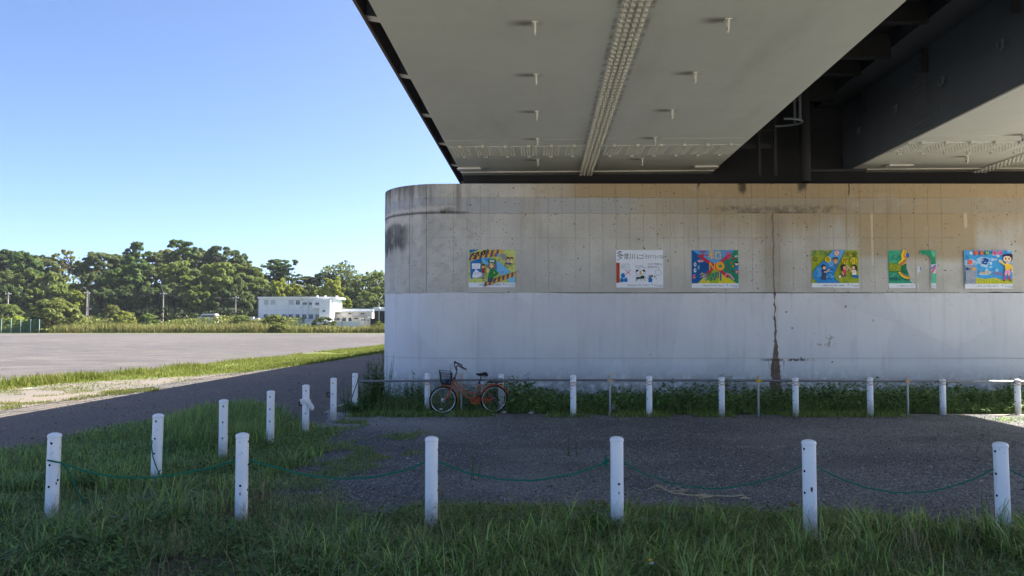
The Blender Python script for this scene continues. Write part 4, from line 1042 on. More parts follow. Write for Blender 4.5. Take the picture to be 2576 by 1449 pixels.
T = [ # kind, px, top, depth, width px, tint, label
('broad',-42,628,210,95,DK,'dark back-row tree of the wood, cut by the left edge of the view'),
('broad',18,619,212,90,DK,'dark flat-topped tree on the ridge at the far left of the wood'),
('broad',66,624,206,80,PN,'dark lumpy ridge tree, second from the left along the skyline'),
('broad',110,636,212,70,MD,'ridge tree just left of the thin bare treetop'),
('sparse',162,629,200,70,BR,'thin half-bare tree poking up beside the dip in the skyline'),
('broad',206,652,214,60,OL,'low rounded tree in the dip of the skyline right of the bare treetop'),
('dome',262,619,212,95,MD,'wide domed tree on the ridge right of the dip in the skyline'),
('broad',306,634,216,70,DK,'dark ridge tree tucked between the wide dome and a tall pine'),
('pine',346,613,204,66,PN,'tall dark pine with a narrow rounded top on the left of the ridge'),
('broad',392,628,214,72,MD,'round ridge tree between the two tallest pines'),
('pine',460,607,206,74,PN,'tallest pine on the ridge, near the middle of the wood'),
('broad',425,620,220,70,BR,'brownish ridge tree just left of the tallest pine'),
('broad',505,618,216,70,MD,'ridge tree just right of the tallest pine'),
('dome',560,613,210,110,DK,'broad dark domed tree near the right end of the high ridge'),
('broad',604,632,214,56,DK,'dark tree on the right shoulder of the high ridge'),
('dome',612,653,198,120,OL,'olive-yellow domed tree above the left part of the white building'),
('pine',690,654,204,60,PN,'left one of two dark pines above the white building'),
('umbrella',727,653,202,56,PN,'open-branched pine with sky between its limbs above the white building'),
('broad',772,692,214,64,MD,'low ridge tree right of the open-branched pine'),
('dome',818,680,208,72,DK,'dark domed tree crowning the low ridge above the annex'),
('broad',868,698,214,60,DK,'low dark ridge tree between the yellow-green tree and slim pines'),
('umbrella',905,694,196,54,LT,'slim pine behind the annex, left of the last pine by the pier'),
('umbrella',948,683,190,62,LT,'umbrella-topped pine beside the round end of the pier'),
('broad',1000,690,205,80,MD,'ridge tree mostly hidden behind the pier'),
('broad',1065,695,205,90,DK,'dark ridge tree hidden behind the pier'),
('broad',15,668,190,80,MD,'mid-slope tree at the left edge of the view'),
('broad',66,668,188,70,OL,'olive mid-slope tree, second from the left edge'),
('dome',128,676,186,88,OL,'wide olive rounded tree below the thin bare treetop'),
('broad',190,702,190,56,LT,'lighter mid-slope tree below the dip in the skyline'),
('broad',238,676,190,70,MD,'mid-slope tree left of the deep dark slope'),
('broad',292,664,190,80,PN,'dense green tree on the slope below the wide domed ridge tree'),
('pine',345,662,188,76,PN,'shaggy pine on the slope below the narrow tall pine'),
('broad',394,658,190,72,MD,'leafy slope tree above the middle utility pole'),
('pine',446,656,186,80,LT,'light-tipped pine on the slope below the tallest pine'),
('broad',498,662,188,72,MD,'full slope tree right of the light-tipped pine'),
('pine',546,660,184,84,LT,'wide shaggy pine on the slope above the parked white van'),
('broad',592,682,186,60,MD,'slope tree below the olive-yellow dome'),
('broad',652,690,190,66,LT,'pale green slope tree above the left end of the white building'),
('broad',700,692,186,58,YG,'yellow-green tree peeping over the middle of the white building roof'),
('broad',742,704,188,52,YG,'small yellow-green tree over the right half of the white building'),
('broad',782,706,190,60,OL,'grey-olive tree over the right end of the white building'),
('broad',838,686,186,66,YG,'bright yellow-green tree standing high above the annex'),
('broad',880,716,188,60,MD,'green tree on the slope behind the annex'),
('broad',922,722,184,60,LT,'light green tree behind the annex close to the pier'),
('broad',28,706,180,70,DK,'dark low tree at the foot of the wood at the far left'),
('broad',84,716,179,66,OL,'olive tree at the foot of the wood above the big round shrub'),
('broad',148,702,180,80,LT,'light-topped tree at the foot of the wood left of the street lamp pole'),
('broad',206,724,181,60,YG,'low yellowish tree behind the street lamp pole'),
('broad',262,716,179,76,DK,'deep dark tree at the foot of the wood right of the street lamp pole'),
('broad',322,706,180,76,DK,'deep dark tree at the foot of the wood left of the middle utility pole'),
('broad',376,712,179,70,DK,'deep dark tree at the foot of the wood just left of the middle utility pole'),
('broad',440,704,180,78,MD,'leafy tree at the foot of the wood right of the middle utility pole'),
('broad',500,706,179,70,LT,'light-topped tree at the foot of the wood left of the parked white van'),
('broad',556,720,180,70,DK,'dark tree at the foot of the wood above the parked white van'),
('broad',612,722,181,66,MD,'tree at the foot of the wood behind the right utility pole'),
('broad',664,712,184,60,DK,'dark tree directly behind the left end of the white building'),
('broad',866,740,178,44,YG,'rounded bright green tree at the right end of the white building roof'),
('broad',908,744,182,60,DK,'dark tree directly behind the annex'),
('broad',952,742,180,60,MD,'tree behind the black shed at the pier edge'),
('broad',1010,735,180,80,MD,'tree behind the pier at the foot of the wood'),
]
for a in T: tree(*a, group=GRP)
GS = 'shrubs at the edge of the field'
S_ = [
('bush',138,747,154.8,140,(1.35,1.25,.95),'largest rounded shrub, dense dark olive, left of the street lamp pole'),
('bush',20,762,160,90,(1.1,1.1,.8),'low wide shrub behind the green net fence'),
('bush',40,793,156,60,(2.2,2.1,.8),'bright lime-green bush right behind the net fence posts'),
('bush',92,790,158,80,(1.1,1.1,.8),'mid green bush between the net fence and the big rounded shrub'),
('bush',282,764,166,60,(1.3,1.1,.95),'brownish shrub right of the street lamp pole'),
('bush',312,780,158,70,(1.8,1.6,.75),'yellow-green shrub in the weeds right of the brownish shrub'),
('bush',375,786,162,60,(1.1,1.25,.8),'small dark green bush left of the middle utility pole'),
('bush',608,791,158,70,(1.2,1.25,.85),'green bush in the weeds left of the white building'),
('bush',692,789,157,74,(1.25,1.2,.75),'olive bush in front of the white building near its left end'),
('bush',706,812,151,60,(1.5,1.4,.85),'straggly bush in the weeds below the olive bush'),
('bush',816,795,156,72,(.85,.85,.65),'dark round bush in front of the white building and the annex'),
('bush',952,806,153,34,(1.3,1.35,.7),'small bush at the pier edge in front of the black shed'),
('bush',1000,795,156,60,(1.1,1.1,.8),'bush hidden behind the pier'),
]
for a in S_: tree(*a, cat='shrub', group=GS, zbase=0.0)

# ---- dark undergrowth under the wood, reed and weed bed, as masses
def mass(name, n, x0, x1, y0, y1, hfun, size, mat, seed, up=.2):
    rs = np.random.default_rng(seed); x = rs.uniform(x0, x1, n); y = rs.uniform(y0, y1, n); z = hfun(x, y)*rs.uniform(.05, 1, n)**.7
    C = np.stack([x, y, z], 1); N_ = rs.normal(0, 1, (n, 3)); N_[:, 1] -= .8
    V, F = cards(C, N_, np.full(n, size), rs, up); return tag(np_mesh(name, V, F, mat), kind='stuff')
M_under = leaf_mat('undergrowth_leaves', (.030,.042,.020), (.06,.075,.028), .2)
M_weed = leaf_mat('field_weeds', (.12,.165,.035), (.21,.225,.055), .3, .6, .12)
M_reed = leaf_mat('reed_blades', (.15,.175,.045), (.25,.235,.075), .3, .6, .12)
wob = lambda x, s: np.sin(x*.21*s)+np.sin(x*.093*s+1.3)+.6*np.sin(x*.47*s+.4)
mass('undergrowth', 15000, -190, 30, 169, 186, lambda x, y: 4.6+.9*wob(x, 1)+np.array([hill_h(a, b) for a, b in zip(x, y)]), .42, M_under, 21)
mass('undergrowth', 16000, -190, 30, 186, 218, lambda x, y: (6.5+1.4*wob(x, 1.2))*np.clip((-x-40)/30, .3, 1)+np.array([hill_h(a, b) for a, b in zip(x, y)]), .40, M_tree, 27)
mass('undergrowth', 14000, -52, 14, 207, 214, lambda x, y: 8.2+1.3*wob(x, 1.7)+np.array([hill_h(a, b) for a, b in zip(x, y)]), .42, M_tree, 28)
mass('weed_thicket', 15000, -150, -44, 155.5, 165, lambda x, y: 2.6+.42*wob(x, 1.3)+(y-155)*.05, .22, M_weed, 22)
mass('weed_thicket', 3500, -44, 12, 153.5, 157, lambda x, y: 1.25+.25*wob(x, 1.3), .18, M_weed, 24)
def reeds(name, n, x0, x1, y0, y1, h, wd, mat, seed):
    rs = np.random.default_rng(seed); x = rs.uniform(x0, x1, n); y = rs.uniform(y0, y1, n)
    L = h*rs.uniform(.55, 1.1, n)*(1+.22*wob(x, 1.0)/2); a = rs.uniform(0, 6.283, n); ln = rs.uniform(.1, .5, n)*L
    B = np.stack([x, y, np.zeros(n)], 1); dx, dy = np.cos(a), np.sin(a); w_ = wd*rs.uniform(.6, 1.3, n)
    s = np.stack([-dy*w_, dx*w_, np.zeros(n)], 1); M1 = B+np.stack([dx*ln*.35, dy*ln*.35, L*.62], 1); Tp = B+np.stack([dx*ln, dy*ln, L], 1)
    V = np.stack([B-s, B+s, M1+s*.9, M1-s*.9, Tp+s*.15, Tp-s*.15], 1).reshape(-1, 3)
    i = (np.arange(n)*6)[:, None]; F = np.concatenate([i+np.array([0, 1, 2, 3]), i+np.array([3, 2, 4, 5])], 0)
    return tag(np_mesh(name, V, F, mat), kind='stuff')
reeds('reed_bed', 14500, -118, 14, 150.3, 154.5, 1.75, .055, M_reed, 23)

# ================================================================== utility poles and wires
M_pole = plain('concrete_pole', (.30,.28,.25), .9, .2, 0, .15, 2)
M_wire = plain('black_cable', (.02,.02,.022), .7, .2)
M_lamp = plain('grey_lamp_metal', (.26,.26,.255), .5, .4)
PL = []
def pole(px, ytop, Y, label, lamp=0):
    p = at(px, ytop, Y); t = empty('utility_pole', (p.x, Y, 0), 0, label, 'utility pole', 'utility poles along the road below the wood')
    MB().lathe([(.19, -.3), (.17, 3), (.12, p.z)], 10).build('shaft', M_pole, t, True)
    z = p.z
    MB().box(-.65, .65, -.05, .05, z-.55, z-.45).build('crossarm', M_lamp, t); MB().box(-.45, .45, -.05, .05, z-1.1, z-1.02).build('crossarm', M_lamp, t)
    for a in (-.6, -.25, .25, .6): MB().lathe([(.05, 0), (.07, .08), (.04, .18)], 8, 0, (a, 0, z-.45)).build('insulator', M_cap, t, True)
    if lamp: 
        MB().tube([(0, 0, z-4.3), (.5, -.3, z-4.0), (1.0, -.5, z-3.95)], .035, 6).ell((1.1, -.55, z-3.95), .26, .13, .09, 8, 6).build('street_lamp', M_lamp, t, True)
        MB().box(-.2, .2, -.3, -.12, z-5.6, z-5.0).build('switch_box', M_lamp, t)
    PL.append((p.x, Y, z)); return t
pole(21, 735, 171, 'utility pole at the far left behind the low wide shrub')
pole(219, 733, 171, 'utility pole carrying a street lamp right of the biggest round shrub', 1)
pole(411, 735, 172, 'bare utility pole near the middle of the wood')
pole(593, 745, 173, 'utility pole left of the white building')
PL.append((at(760, 742, 185).x, 186, 9.2))
for nm, Z, lab in (('upper', -.40, 'upper bundle of wires strung between the utility poles'), ('lower', -3.6, 'lower telephone cable strung between the utility poles')):
    mb = MB()
    L0 = [(-215, 171, 8.8)] + PL
    for a, b in zip(L0, L0[1:]):
        for off in ((-.6, -.25, .25, .6) if nm == 'upper' else (0, .15)):
            mb.tube(sag((a[0]+off, a[1], a[2]+Z), (b[0]+off, b[1], b[2]+Z), .55, 10, 0), .022 if nm == 'upper' else .05, 4, caps=False)
    tag(mb.build('cable', M_wire), lab, 'cable')
# slanting lamp arms seen against the wood
for (px, py, px2, py2, Y, lab) in ((188, 708, 228, 727, 168, 'tall slanting lamp arm in front of the wood above the street lamp pole'), (402, 709, 411, 735, 172.2, 'short slanting lamp arm on top of the middle utility pole')):
    a, b = at(px, py, Y), at(px2, py2, Y)
    if lab.startswith('tall'):
        a = at(209, 722, Y); b = at(224, 733, Y); base = (b.x+.05, Y)
        t = empty('street_lamp', (b.x, Y, 0), 0, 'slender street lamp with a slanting head against the dark wood', 'street lamp')
        MB().tube([(0, .0, -.2), (0, 0, b.z-.3), (-.1, 0, b.z)], .045, 8).build('post', M_lamp, t, True)
        MB().tube([(-.1, 0, b.z), (a.x-b.x, 0, a.z)], [.035, .06], 8).ell(((a.x-b.x)*.8, 0, b.z+(a.z-b.z)*.8), .34, .10, .08, 8, 6).build('lamp_head', M_lamp, t, True)
    else:
        o = MB().tube([(0, 0, 0), (a.x-b.x, 0, a.z-b.z)], .03, 6).build('lamp_arm', M_lamp, None, True, b)
        tag(o, lab, 'lamp arm')

# ================================================================== white building
BY = 166.0
M_bwall = plain('white_wall_panels', (.74,.74,.74), .7, .3, 0, .05, .6)
M_bcream = plain('cream_wall', (.70,.62,.52), .8, .2, 0, .05, .6)
M_trim = plain('pale_trim', (.78,.78,.76), .6, .3, 0, .04, 1)
M_win = plain('dark_window_glass', (.035,.045,.06), .12, .6, 0, .2, 1)
M_winp = plain('pale_blind_glass', (.45,.50,.54), .25, .5, 0, .1, 1)
M_frame = plain('grey_window_frame', (.42,.43,.45), .5, .4)
M_seam = plain('wall_seam', (.45,.45,.46), .8, .2)
M_blackw = plain('black_cladding', (.018,.018,.02), .7, .2, 0, .2, 2)
Cb = lambda cx_, cy_: (750/1.5652 + cx_*.3106/1.5652, 900/1.5652 + cy_*.3106/1.5652)     # second overview crop -> overview pixels
def bx(cx_, Y=BY): return at(Cb(cx_, 0)[0], 780, Y).x
def bz_(cy_, Y=BY): return at(720, Cb(0, cy_)[1], Y).z
bld = empty('office_building', (bx(860), BY, 0), 0, 'white two-storey flat-roofed building in front of the wood', 'building')
X0 = bx(860)
def part(nm, x0, x1, y0, y1, z0, z1, mat, par=None): return MB().box(x0-X0, x1-X0, y0-BY, y1-BY, z0, z1).build(nm, mat, par or bld)
ZR, ZE = bz_(865), bz_(888)
part('wall', bx(868), bx(1803), BY, BY+9, -.2, ZE, M_bwall)
rf_ = part('roof', bx(855), bx(1850), BY-.45, BY+9.3, ZE+.01, ZR, M_trim)
for cxx in (1085, 1310, 1420, 1240, 965): part('wall_seam', bx(cxx)-.02, bx(cxx)+.02, BY-.02, BY-.001, 0, ZE-.01, M_seam)
for z in (bz_(1040),): part('wall_seam', bx(880), bx(1560), BY-.025, BY-.002, z-.015, z+.015, M_seam)
def window(c0, c1, d0, d1, Y=BY, mat=None, par=None, trans=True):
    x0, x1, z1, z0 = bx(c0, Y), bx(c1, Y), bz_(d0, Y), bz_(d1, Y)
    f = MB().box(x0-X0-.06, x1-X0+.06, Y-BY-.06, Y-BY-.001, z0-.06, z0).box(x0-X0-.06, x1-X0+.06, Y-BY-.06, Y-BY-.001, z1, z1+.06).box(x0-X0-.06, x0-X0, Y-BY-.06, Y-BY-.001, z0, z1).box(x1-X0, x1-X0+.06, Y-BY-.06, Y-BY-.001, z0, z1).box((x0+x1)/2-X0-.025, (x0+x1)/2-X0+.025, Y-BY-.05, Y-BY-.03, z0, z1)
    if trans: f.box(x0-X0, x1-X0, Y-BY-.055, Y-BY-.035, z0+(z1-z0)*.66, z0+(z1-z0)*.71)
    f = f.build('window', M_frame, par or bld)
    MB().box(x0-X0+.001, x1-X0-.001, Y-BY-.02, Y-BY-.003, z0+.001, z1-.001).build('pane', mat or M_win, f)
    return f
for c in (935, 1020, 1252): window(c, c+48, 910, 962, mat=M_winp)
window(1338, 1384, 912, 962, mat=M_win)
for c in (1425, 1508): window(c, c+46, 939, 965, trans=False)
for c in (932, 1019, 1165, 1250, 1336, 1421, 1506): window(c, c+47, 1089, 1141)
for c in (1000, 1137): MB().ell((bx(c)-X0, -.15, bz_(972)), .17, .2, .14, 8, 6).build('vent_hood', M_trim, bld, True)
MB().ell((bx(1315)-X0, -.15, bz_(1152)), .15, .2, .14, 8, 6).build('vent_hood', M_trim, bld, True)
MB().box(bx(1403)-X0-.12, bx(1403)-X0+.12, -.15, -.002, bz_(1010), bz_(996)).build('junction_box', M_frame, bld)
MB().box(bx(1405)-X0-.12, bx(1405)-X0+.12, -.15, -.002, bz_(903), bz_(892)).build('junction_box', M_frame, bld)
for (a, b) in (((1410, 898), (1556, 998)), ((1556, 898), (1408, 1000))):
    MB().tube([(bx(a[0])-X0, -.09, bz_(a[1])), (bx(b[0])-X0, -.09, bz_(b[1]))], .03, 5).build('brace_rod', M_frame, bld)
MB().tube([(bx(1495)-X0, -.08, bz_(890)), (bx(1495)-X0, -.08, bz_(1140)), (bx(1508)-X0, -.08, bz_(1150)), (bx(1508)-X0, -.08, 0)], .045, 6).build('downpipe', M_frame, bld)
# stair tower and hanging bay
tw = part('stair_tower', bx(1655), bx(1792), BY-1.6, BY-.003, -.1, bz_(912), M_bwall)
part('tower_cap', bx(1650), bx(1797), BY-1.65, BY-.004, bz_(912)+.005, bz_(907), M_trim, tw)
bay = part('bay', bx(1558), bx(1654), BY-1.2, BY-.003, bz_(1014), bz_(915), M_bwall)
window(1584, 1630, 940, 966, BY-1.2, par=None, trans=False); window(1678, 1706, 1035, 1055, BY-1.6, trans=False); window(1589, 1636, 1090, 1141)
MB().box(bx(1798)-X0, bx(1858)-X0, .5, 1.4, bz_(1015), bz_(1008)).tube([(bx(1850)-X0, .6, bz_(1010)), (bx(1850)-X0, .6, bz_(860))], .03, 5).tube([(bx(1862)-X0, .6, bz_(1010)), (bx(1862)-X0, .6, bz_(860))], .03, 5).build('roof_ladder', M_frame, bld)
MB().box(bx(850)-X0, bx(866)-X0, .3, .6, 0, bz_(895)).build('cable_riser', M_frame, bld)
for c in (1590, 1690, 1835): MB().box(bx(c)-X0-.18, bx(c)-X0+.18, 1, 1.4, ZR, ZR+.28).build('roof_vent', M_trim, bld)
# side wall windows on the sunlit end
for y in (1.2, 4.0): MB().box(bx(1803)-X0+.001, bx(1803)-X0+.05, y, y+1.0, bz_(985), bz_(925)).build('side_window', M_frame, bld)
# annex
AY = 169.0
axb = empty('annex_building', (bx(1805), AY, 0), 0, 'low cream annex with a flat roof joined to the right of the white building', 'building')
XA = bx(1805)
def pa(nm, c0, c1, d0, d1, y0, y1, mat, par=None): return MB().box(bx(c0)-XA, bx(c1)-XA, y0-AY, y1-AY, bz_(d1), bz_(d0)).build(nm, mat, par or axb)
pa('wall', 1806, 2270, 1050, 1260, AY, AY+8, M_bcream); pa('parapet', 1804, 2285, 1018, 1046, AY-.3, AY+8.2, M_trim); pa('roof', 1804, 2290, 1006, 1017, AY-.1, AY+8, plain('dark_green_roof', (.10,.17,.15), .7))
pa('canopy', 1806, 2262, 1046.5, 1053, AY-.9, AY-.005, M_trim); pa('awning', 2018, 2215, 1107, 1112, AY-.8, AY-.004, M_frame)
for (c0, c1, d0, d1) in ((1815,1855,1067,1082),(1968,2010,1067,1082),(2125,2167,1067,1082),(1815,1853,1130,1165),(1890,1932,1130,1174),(1968,2008,1130,1172),(2040,2088,1132,1147),(2128,2175,1137,1172)):
    f = MB().box(bx(c0)-XA-.05, bx(c1)-XA+.05, -.04, -.002, bz_(d1)-.05, bz_(d0)+.05).build('window', M_frame, axb)
    MB().box(bx(c0)-XA, (bx(c0)+bx(c1))/2-XA-.02, -.055, -.041, bz_(d1), bz_(d0)).box((bx(c0)+bx(c1))/2-XA+.02, bx(c1)-XA, -.055, -.041, bz_(d1), bz_(d0)).build('pane', M_win, f)
for (c0, c1) in ((1880,1944),(2035,2095),(2195,2255)): pa('wall_panel', c0, c1, 1062, 1105, AY-.03, AY-.002, M_trim)
for c in (1867, 1952, 2020, 2105, 2185): pa('pilaster', c, c+10, 1054, 1110, AY-.06, AY-.003, M_bcream)
MB().tube([(bx(2017)-XA, -.95, bz_(1040)), (bx(2017)-XA, -.95, bz_(1100)), (bx(2012)-XA, -.2, bz_(1170))], .05, 6).build('downpipe', M_trim, axb)
# yard wall, railings, shed
wl_ = empty('yard_wall', (bx(1200), 163.4, 0), 0, 'long low white wall in front of the white building and the annex', 'wall')
XW = bx(1200)
MB().box(0, bx(2180)-XW, 0, .2, 0, bz_(1180)).build('wall', plain('bluish_white_wall', (.66,.68,.71), .8), wl_); MB().box(-.03, bx(2183)-XW, -.04, .24, bz_(1180)+.003, bz_(1176)).build('coping', M_trim, wl_)
rg = MB(); 
for c in range(1370, 1530, 13): rg.tube([(bx(c)-XW, -1.2, 0), (bx(c)-XW, -1.2, bz_(1216))], .03, 5)
rg.tube([(bx(1365)-XW, -1.2, bz_(1216)), (bx(1530)-XW, -1.2, bz_(1216))], .035, 5)
r_ = rg.build('railing', M_trim, None, False, (XW, 163.4, 0)); tag(r_, 'white railing in front of the low wall left of the dark round bush', 'railing')
rg = MB()
for c in (1850, 1965): rg.tube([(bx(c)-XW, -.6, 0), (bx(c)-XW, -.6, bz_(1148))], .07, 6)
rg.tube([(bx(1845)-XW, -.6, bz_(1148)), (bx(1970)-XW, -.6, bz_(1148))], .07, 6)
tag(rg.build('goalpost', M_blackw, None, False, (XW, 163.4, 0)), 'dark goalpost-like pipe frame before the annex', 'pipe frame')
rg = MB()
for k in range(6): rg.box(bx(2195+3*k)-XW, bx(2215+3*k)-XW, -.8, 0, bz_(1235-18*k), bz_(1231-18*k))
for c in (2190, 2212): rg.tube([(bx(c)-XW, -.85, 0), (bx(c)-XW, -.85, bz_(1130))], .045, 5)
tag(rg.build('outdoor_stairs', M_trim, None, False, (XW, 163.4, 0)), 'white outdoor stairs at the right end of the annex', 'stairs')
sh = empty('shed', (bx(2345), 164.5, 0), 0, 'black-clad shed at the edge of the pier with a white container on its roof', 'shed')
XS = bx(2345)
MB().box(0, bx(2560)-XS, 0, 4, 0, bz_(1046)).build('wall', M_blackw, sh); MB().box(-.9, -.003, .5, 4, 0, bz_(1140)).build('side_lean_to', M_blackw, sh)
MB().box(-.15, bx(2560)-XS, .2, 3.5, bz_(1046)+.003, bz_(996)).build('container', M_bwall, sh)
for k in range(8): MB().box(bx(2350+11*k)-XS, bx(2353+11*k)-XS, .17, .199, bz_(1040), bz_(1000)).build('rib', M_trim, sh)
MB().tube([(bx(2408)-XS, -.2, 0), (bx(2408)-XS, -.2, bz_(940)), (bx(2400)-XS, -.3, bz_(938))], .05, 6).build('vent_pipe', M_trim, sh)
MB().ell((bx(2410)-XS, -.15, bz_(1020)), .35, .3, .28, 10, 6).build('tarp_bundle', M_winp, sh)
tag(MB().lathe([(.05, 0), (.05, bz_(1140))], 8).box(-.12, .45, -.15, .15, bz_(1140), bz_(1118)).build('sign_post', M_trim, None, False, (bx(2272), 163, 0)), 'white post with a small box head left of the black shed', 'post')
# parked van and yard units seen over the weeds
VY = 164.5
vx0, vx1 = at(513, 790, VY).x, at(545, 790, VY).x; vz = at(530, 789.5, VY).z
van = empty('parked_van', ((vx0+vx1)/2, VY, 0), 0, 'white van parked behind the weeds, only its roof showing', 'van')
hw = (vx1-vx0)/2+.2; vb = MB(); pr_ = [(-hw-.9, .35), (hw, .35), (hw, vz-.25), (hw-.15, vz-.05), (hw-.5, vz), (-hw+.3, vz), (-hw-.05, vz-.25), (-hw-.5, vz-.95), (-hw-.9, vz-1.15)]
n = len(pr_); v = [(p[0], -.85, p[1]) for p in pr_] + [(p[0], .85, p[1]) for p in pr_]
vb.add(v, [tuple(range(n)), tuple(range(2*n-1, n-1, -1))] + [(i, n+i, n+(i+1) % n, (i+1) % n) for i in range(n)]).build('body', M_trim, van)
MB().add([(-hw+.1, -.856, vz-.25), (hw-.4, -.856, vz-.25), (hw-.3, -.856, vz-.75), (-hw-.2, -.856, vz-.75)], [(0, 1, 2, 3), (3, 2, 1, 0)][:1]).build('side_windows', M_win, van)
for x in (-hw-.2, hw-.6): MB().tube([(x, -.88, .33), (x, -.6, .33)], .33, 14).tube([(x, .6, .33), (x, .88, .33)], .33, 14).build('wheels', M_tyre, van)
ux = at(637, 800, 163).x
tag(MB().box(-.7, .2, -.4, .4, 0, at(640, 797, 163).z).box(.35, 1.3, -.4, .4, 0, at(640, 799, 163).z-.1).box(-.6, .1, -.43, -.401, .4, 1.6, 1).box(.45, 1.2, -.43, -.401, .4, 1.4, 1).build('cooling_units', [M_trim, M_frame], None, False, (ux, 163, 0)), 'pale outdoor cooling units left of the white building', 'cooling unit')

# ---- green net fence at the far left
NY = FAR_Y + 5.5
xs_ = [at(px, 820, NY).x for px in (-75, -35, 4, 46, 83, 120-1, 154)]
xs_ = [at(px, 820, NY).x for px in (-34, 3.5, 28, 52, 77, 99)]
nf_ = empty('net_fence', (xs_[0], NY, 0), 0, 'low green net fence on white-green posts at the far left edge of the field', 'fence')
M_np = plain('mint_post_paint', (.45,.62,.55), .5); zt = at(50, 803, NY).z
def net_mat():
    t = NT('green_net', .9, .1); t.color((.02,.16,.09)); tr = t.nt.nodes.new('ShaderNodeBsdfTransparent'); mx = t.nt.nodes.new('ShaderNodeMixShader'); mx.inputs[0].default_value = .76
    t.nt.links.new(t.b.outputs[0], mx.inputs[1]); t.nt.links.new(tr.outputs[0], mx.inputs[2]); t.nt.links.new(mx.outputs[0], t.out.inputs[0]); return t.m
M_net = net_mat()
for x in xs_: MB().lathe([(.055, -.1), (.055, zt)], 8).build('post', M_np, nf_, True, (x-xs_[0], 0, 0))
for a, b in zip(xs_, xs_[1:]):
    MB().add([(a-xs_[0], .06, .1), (b-xs_[0], .06, .1), (b-xs_[0], .06, zt-.1-random.uniform(0, .15)), ((a+b)/2-xs_[0], .06, zt-.25), (a-xs_[0], .06, zt-.1)], [(0, 1, 2, 3, 4)]).build('net_panel', M_net, nf_)
nr = MB()
for z in (.15, zt*.5, zt-.1): nr.tube([(0, .03, z), (xs_[-1]-xs_[0], .03, z)], .012, 4)
nr.build('net_cord', plain('green_cord', (.03,.22,.13), .8), nf_)
# ================================================================== the six children's posters
FLATM = {}
def flat(c):
    c = tuple(int(q) for q in c)
    if c not in FLATM:
        t = NT('print_ink', .6, .25); l = rgb(*c); n = t.noise(14, 5, off=c[0]*.1)
        t.color(t.mix(n.step(.3, .75)*.35, l, tuple(min(1, q*1.35+.02) for q in l))); FLATM[c] = t.m
    return FLATM[c]
def glyphs(s, size):                    # flat outline of a line of writing (x right, y up), from the built-in font
    cu = bpy.data.curves.new('writing', 'FONT'); cu.body = s; cu.size = size; cu.resolution_u = 2; cu.fill_mode = 'FRONT'
    o = bpy.data.objects.new('writing', cu); COL.objects.link(o)
    me = bpy.data.meshes.new_from_object(o.evaluated_get(bpy.context.evaluated_depsgraph_get()))
    v = [(p.co.x, p.co.y) for p in me.vertices]; f = [tuple(p.vertices) for p in me.polygons]
    bpy.data.objects.remove(o); bpy.data.curves.remove(cu); bpy.data.meshes.remove(me); return v, f
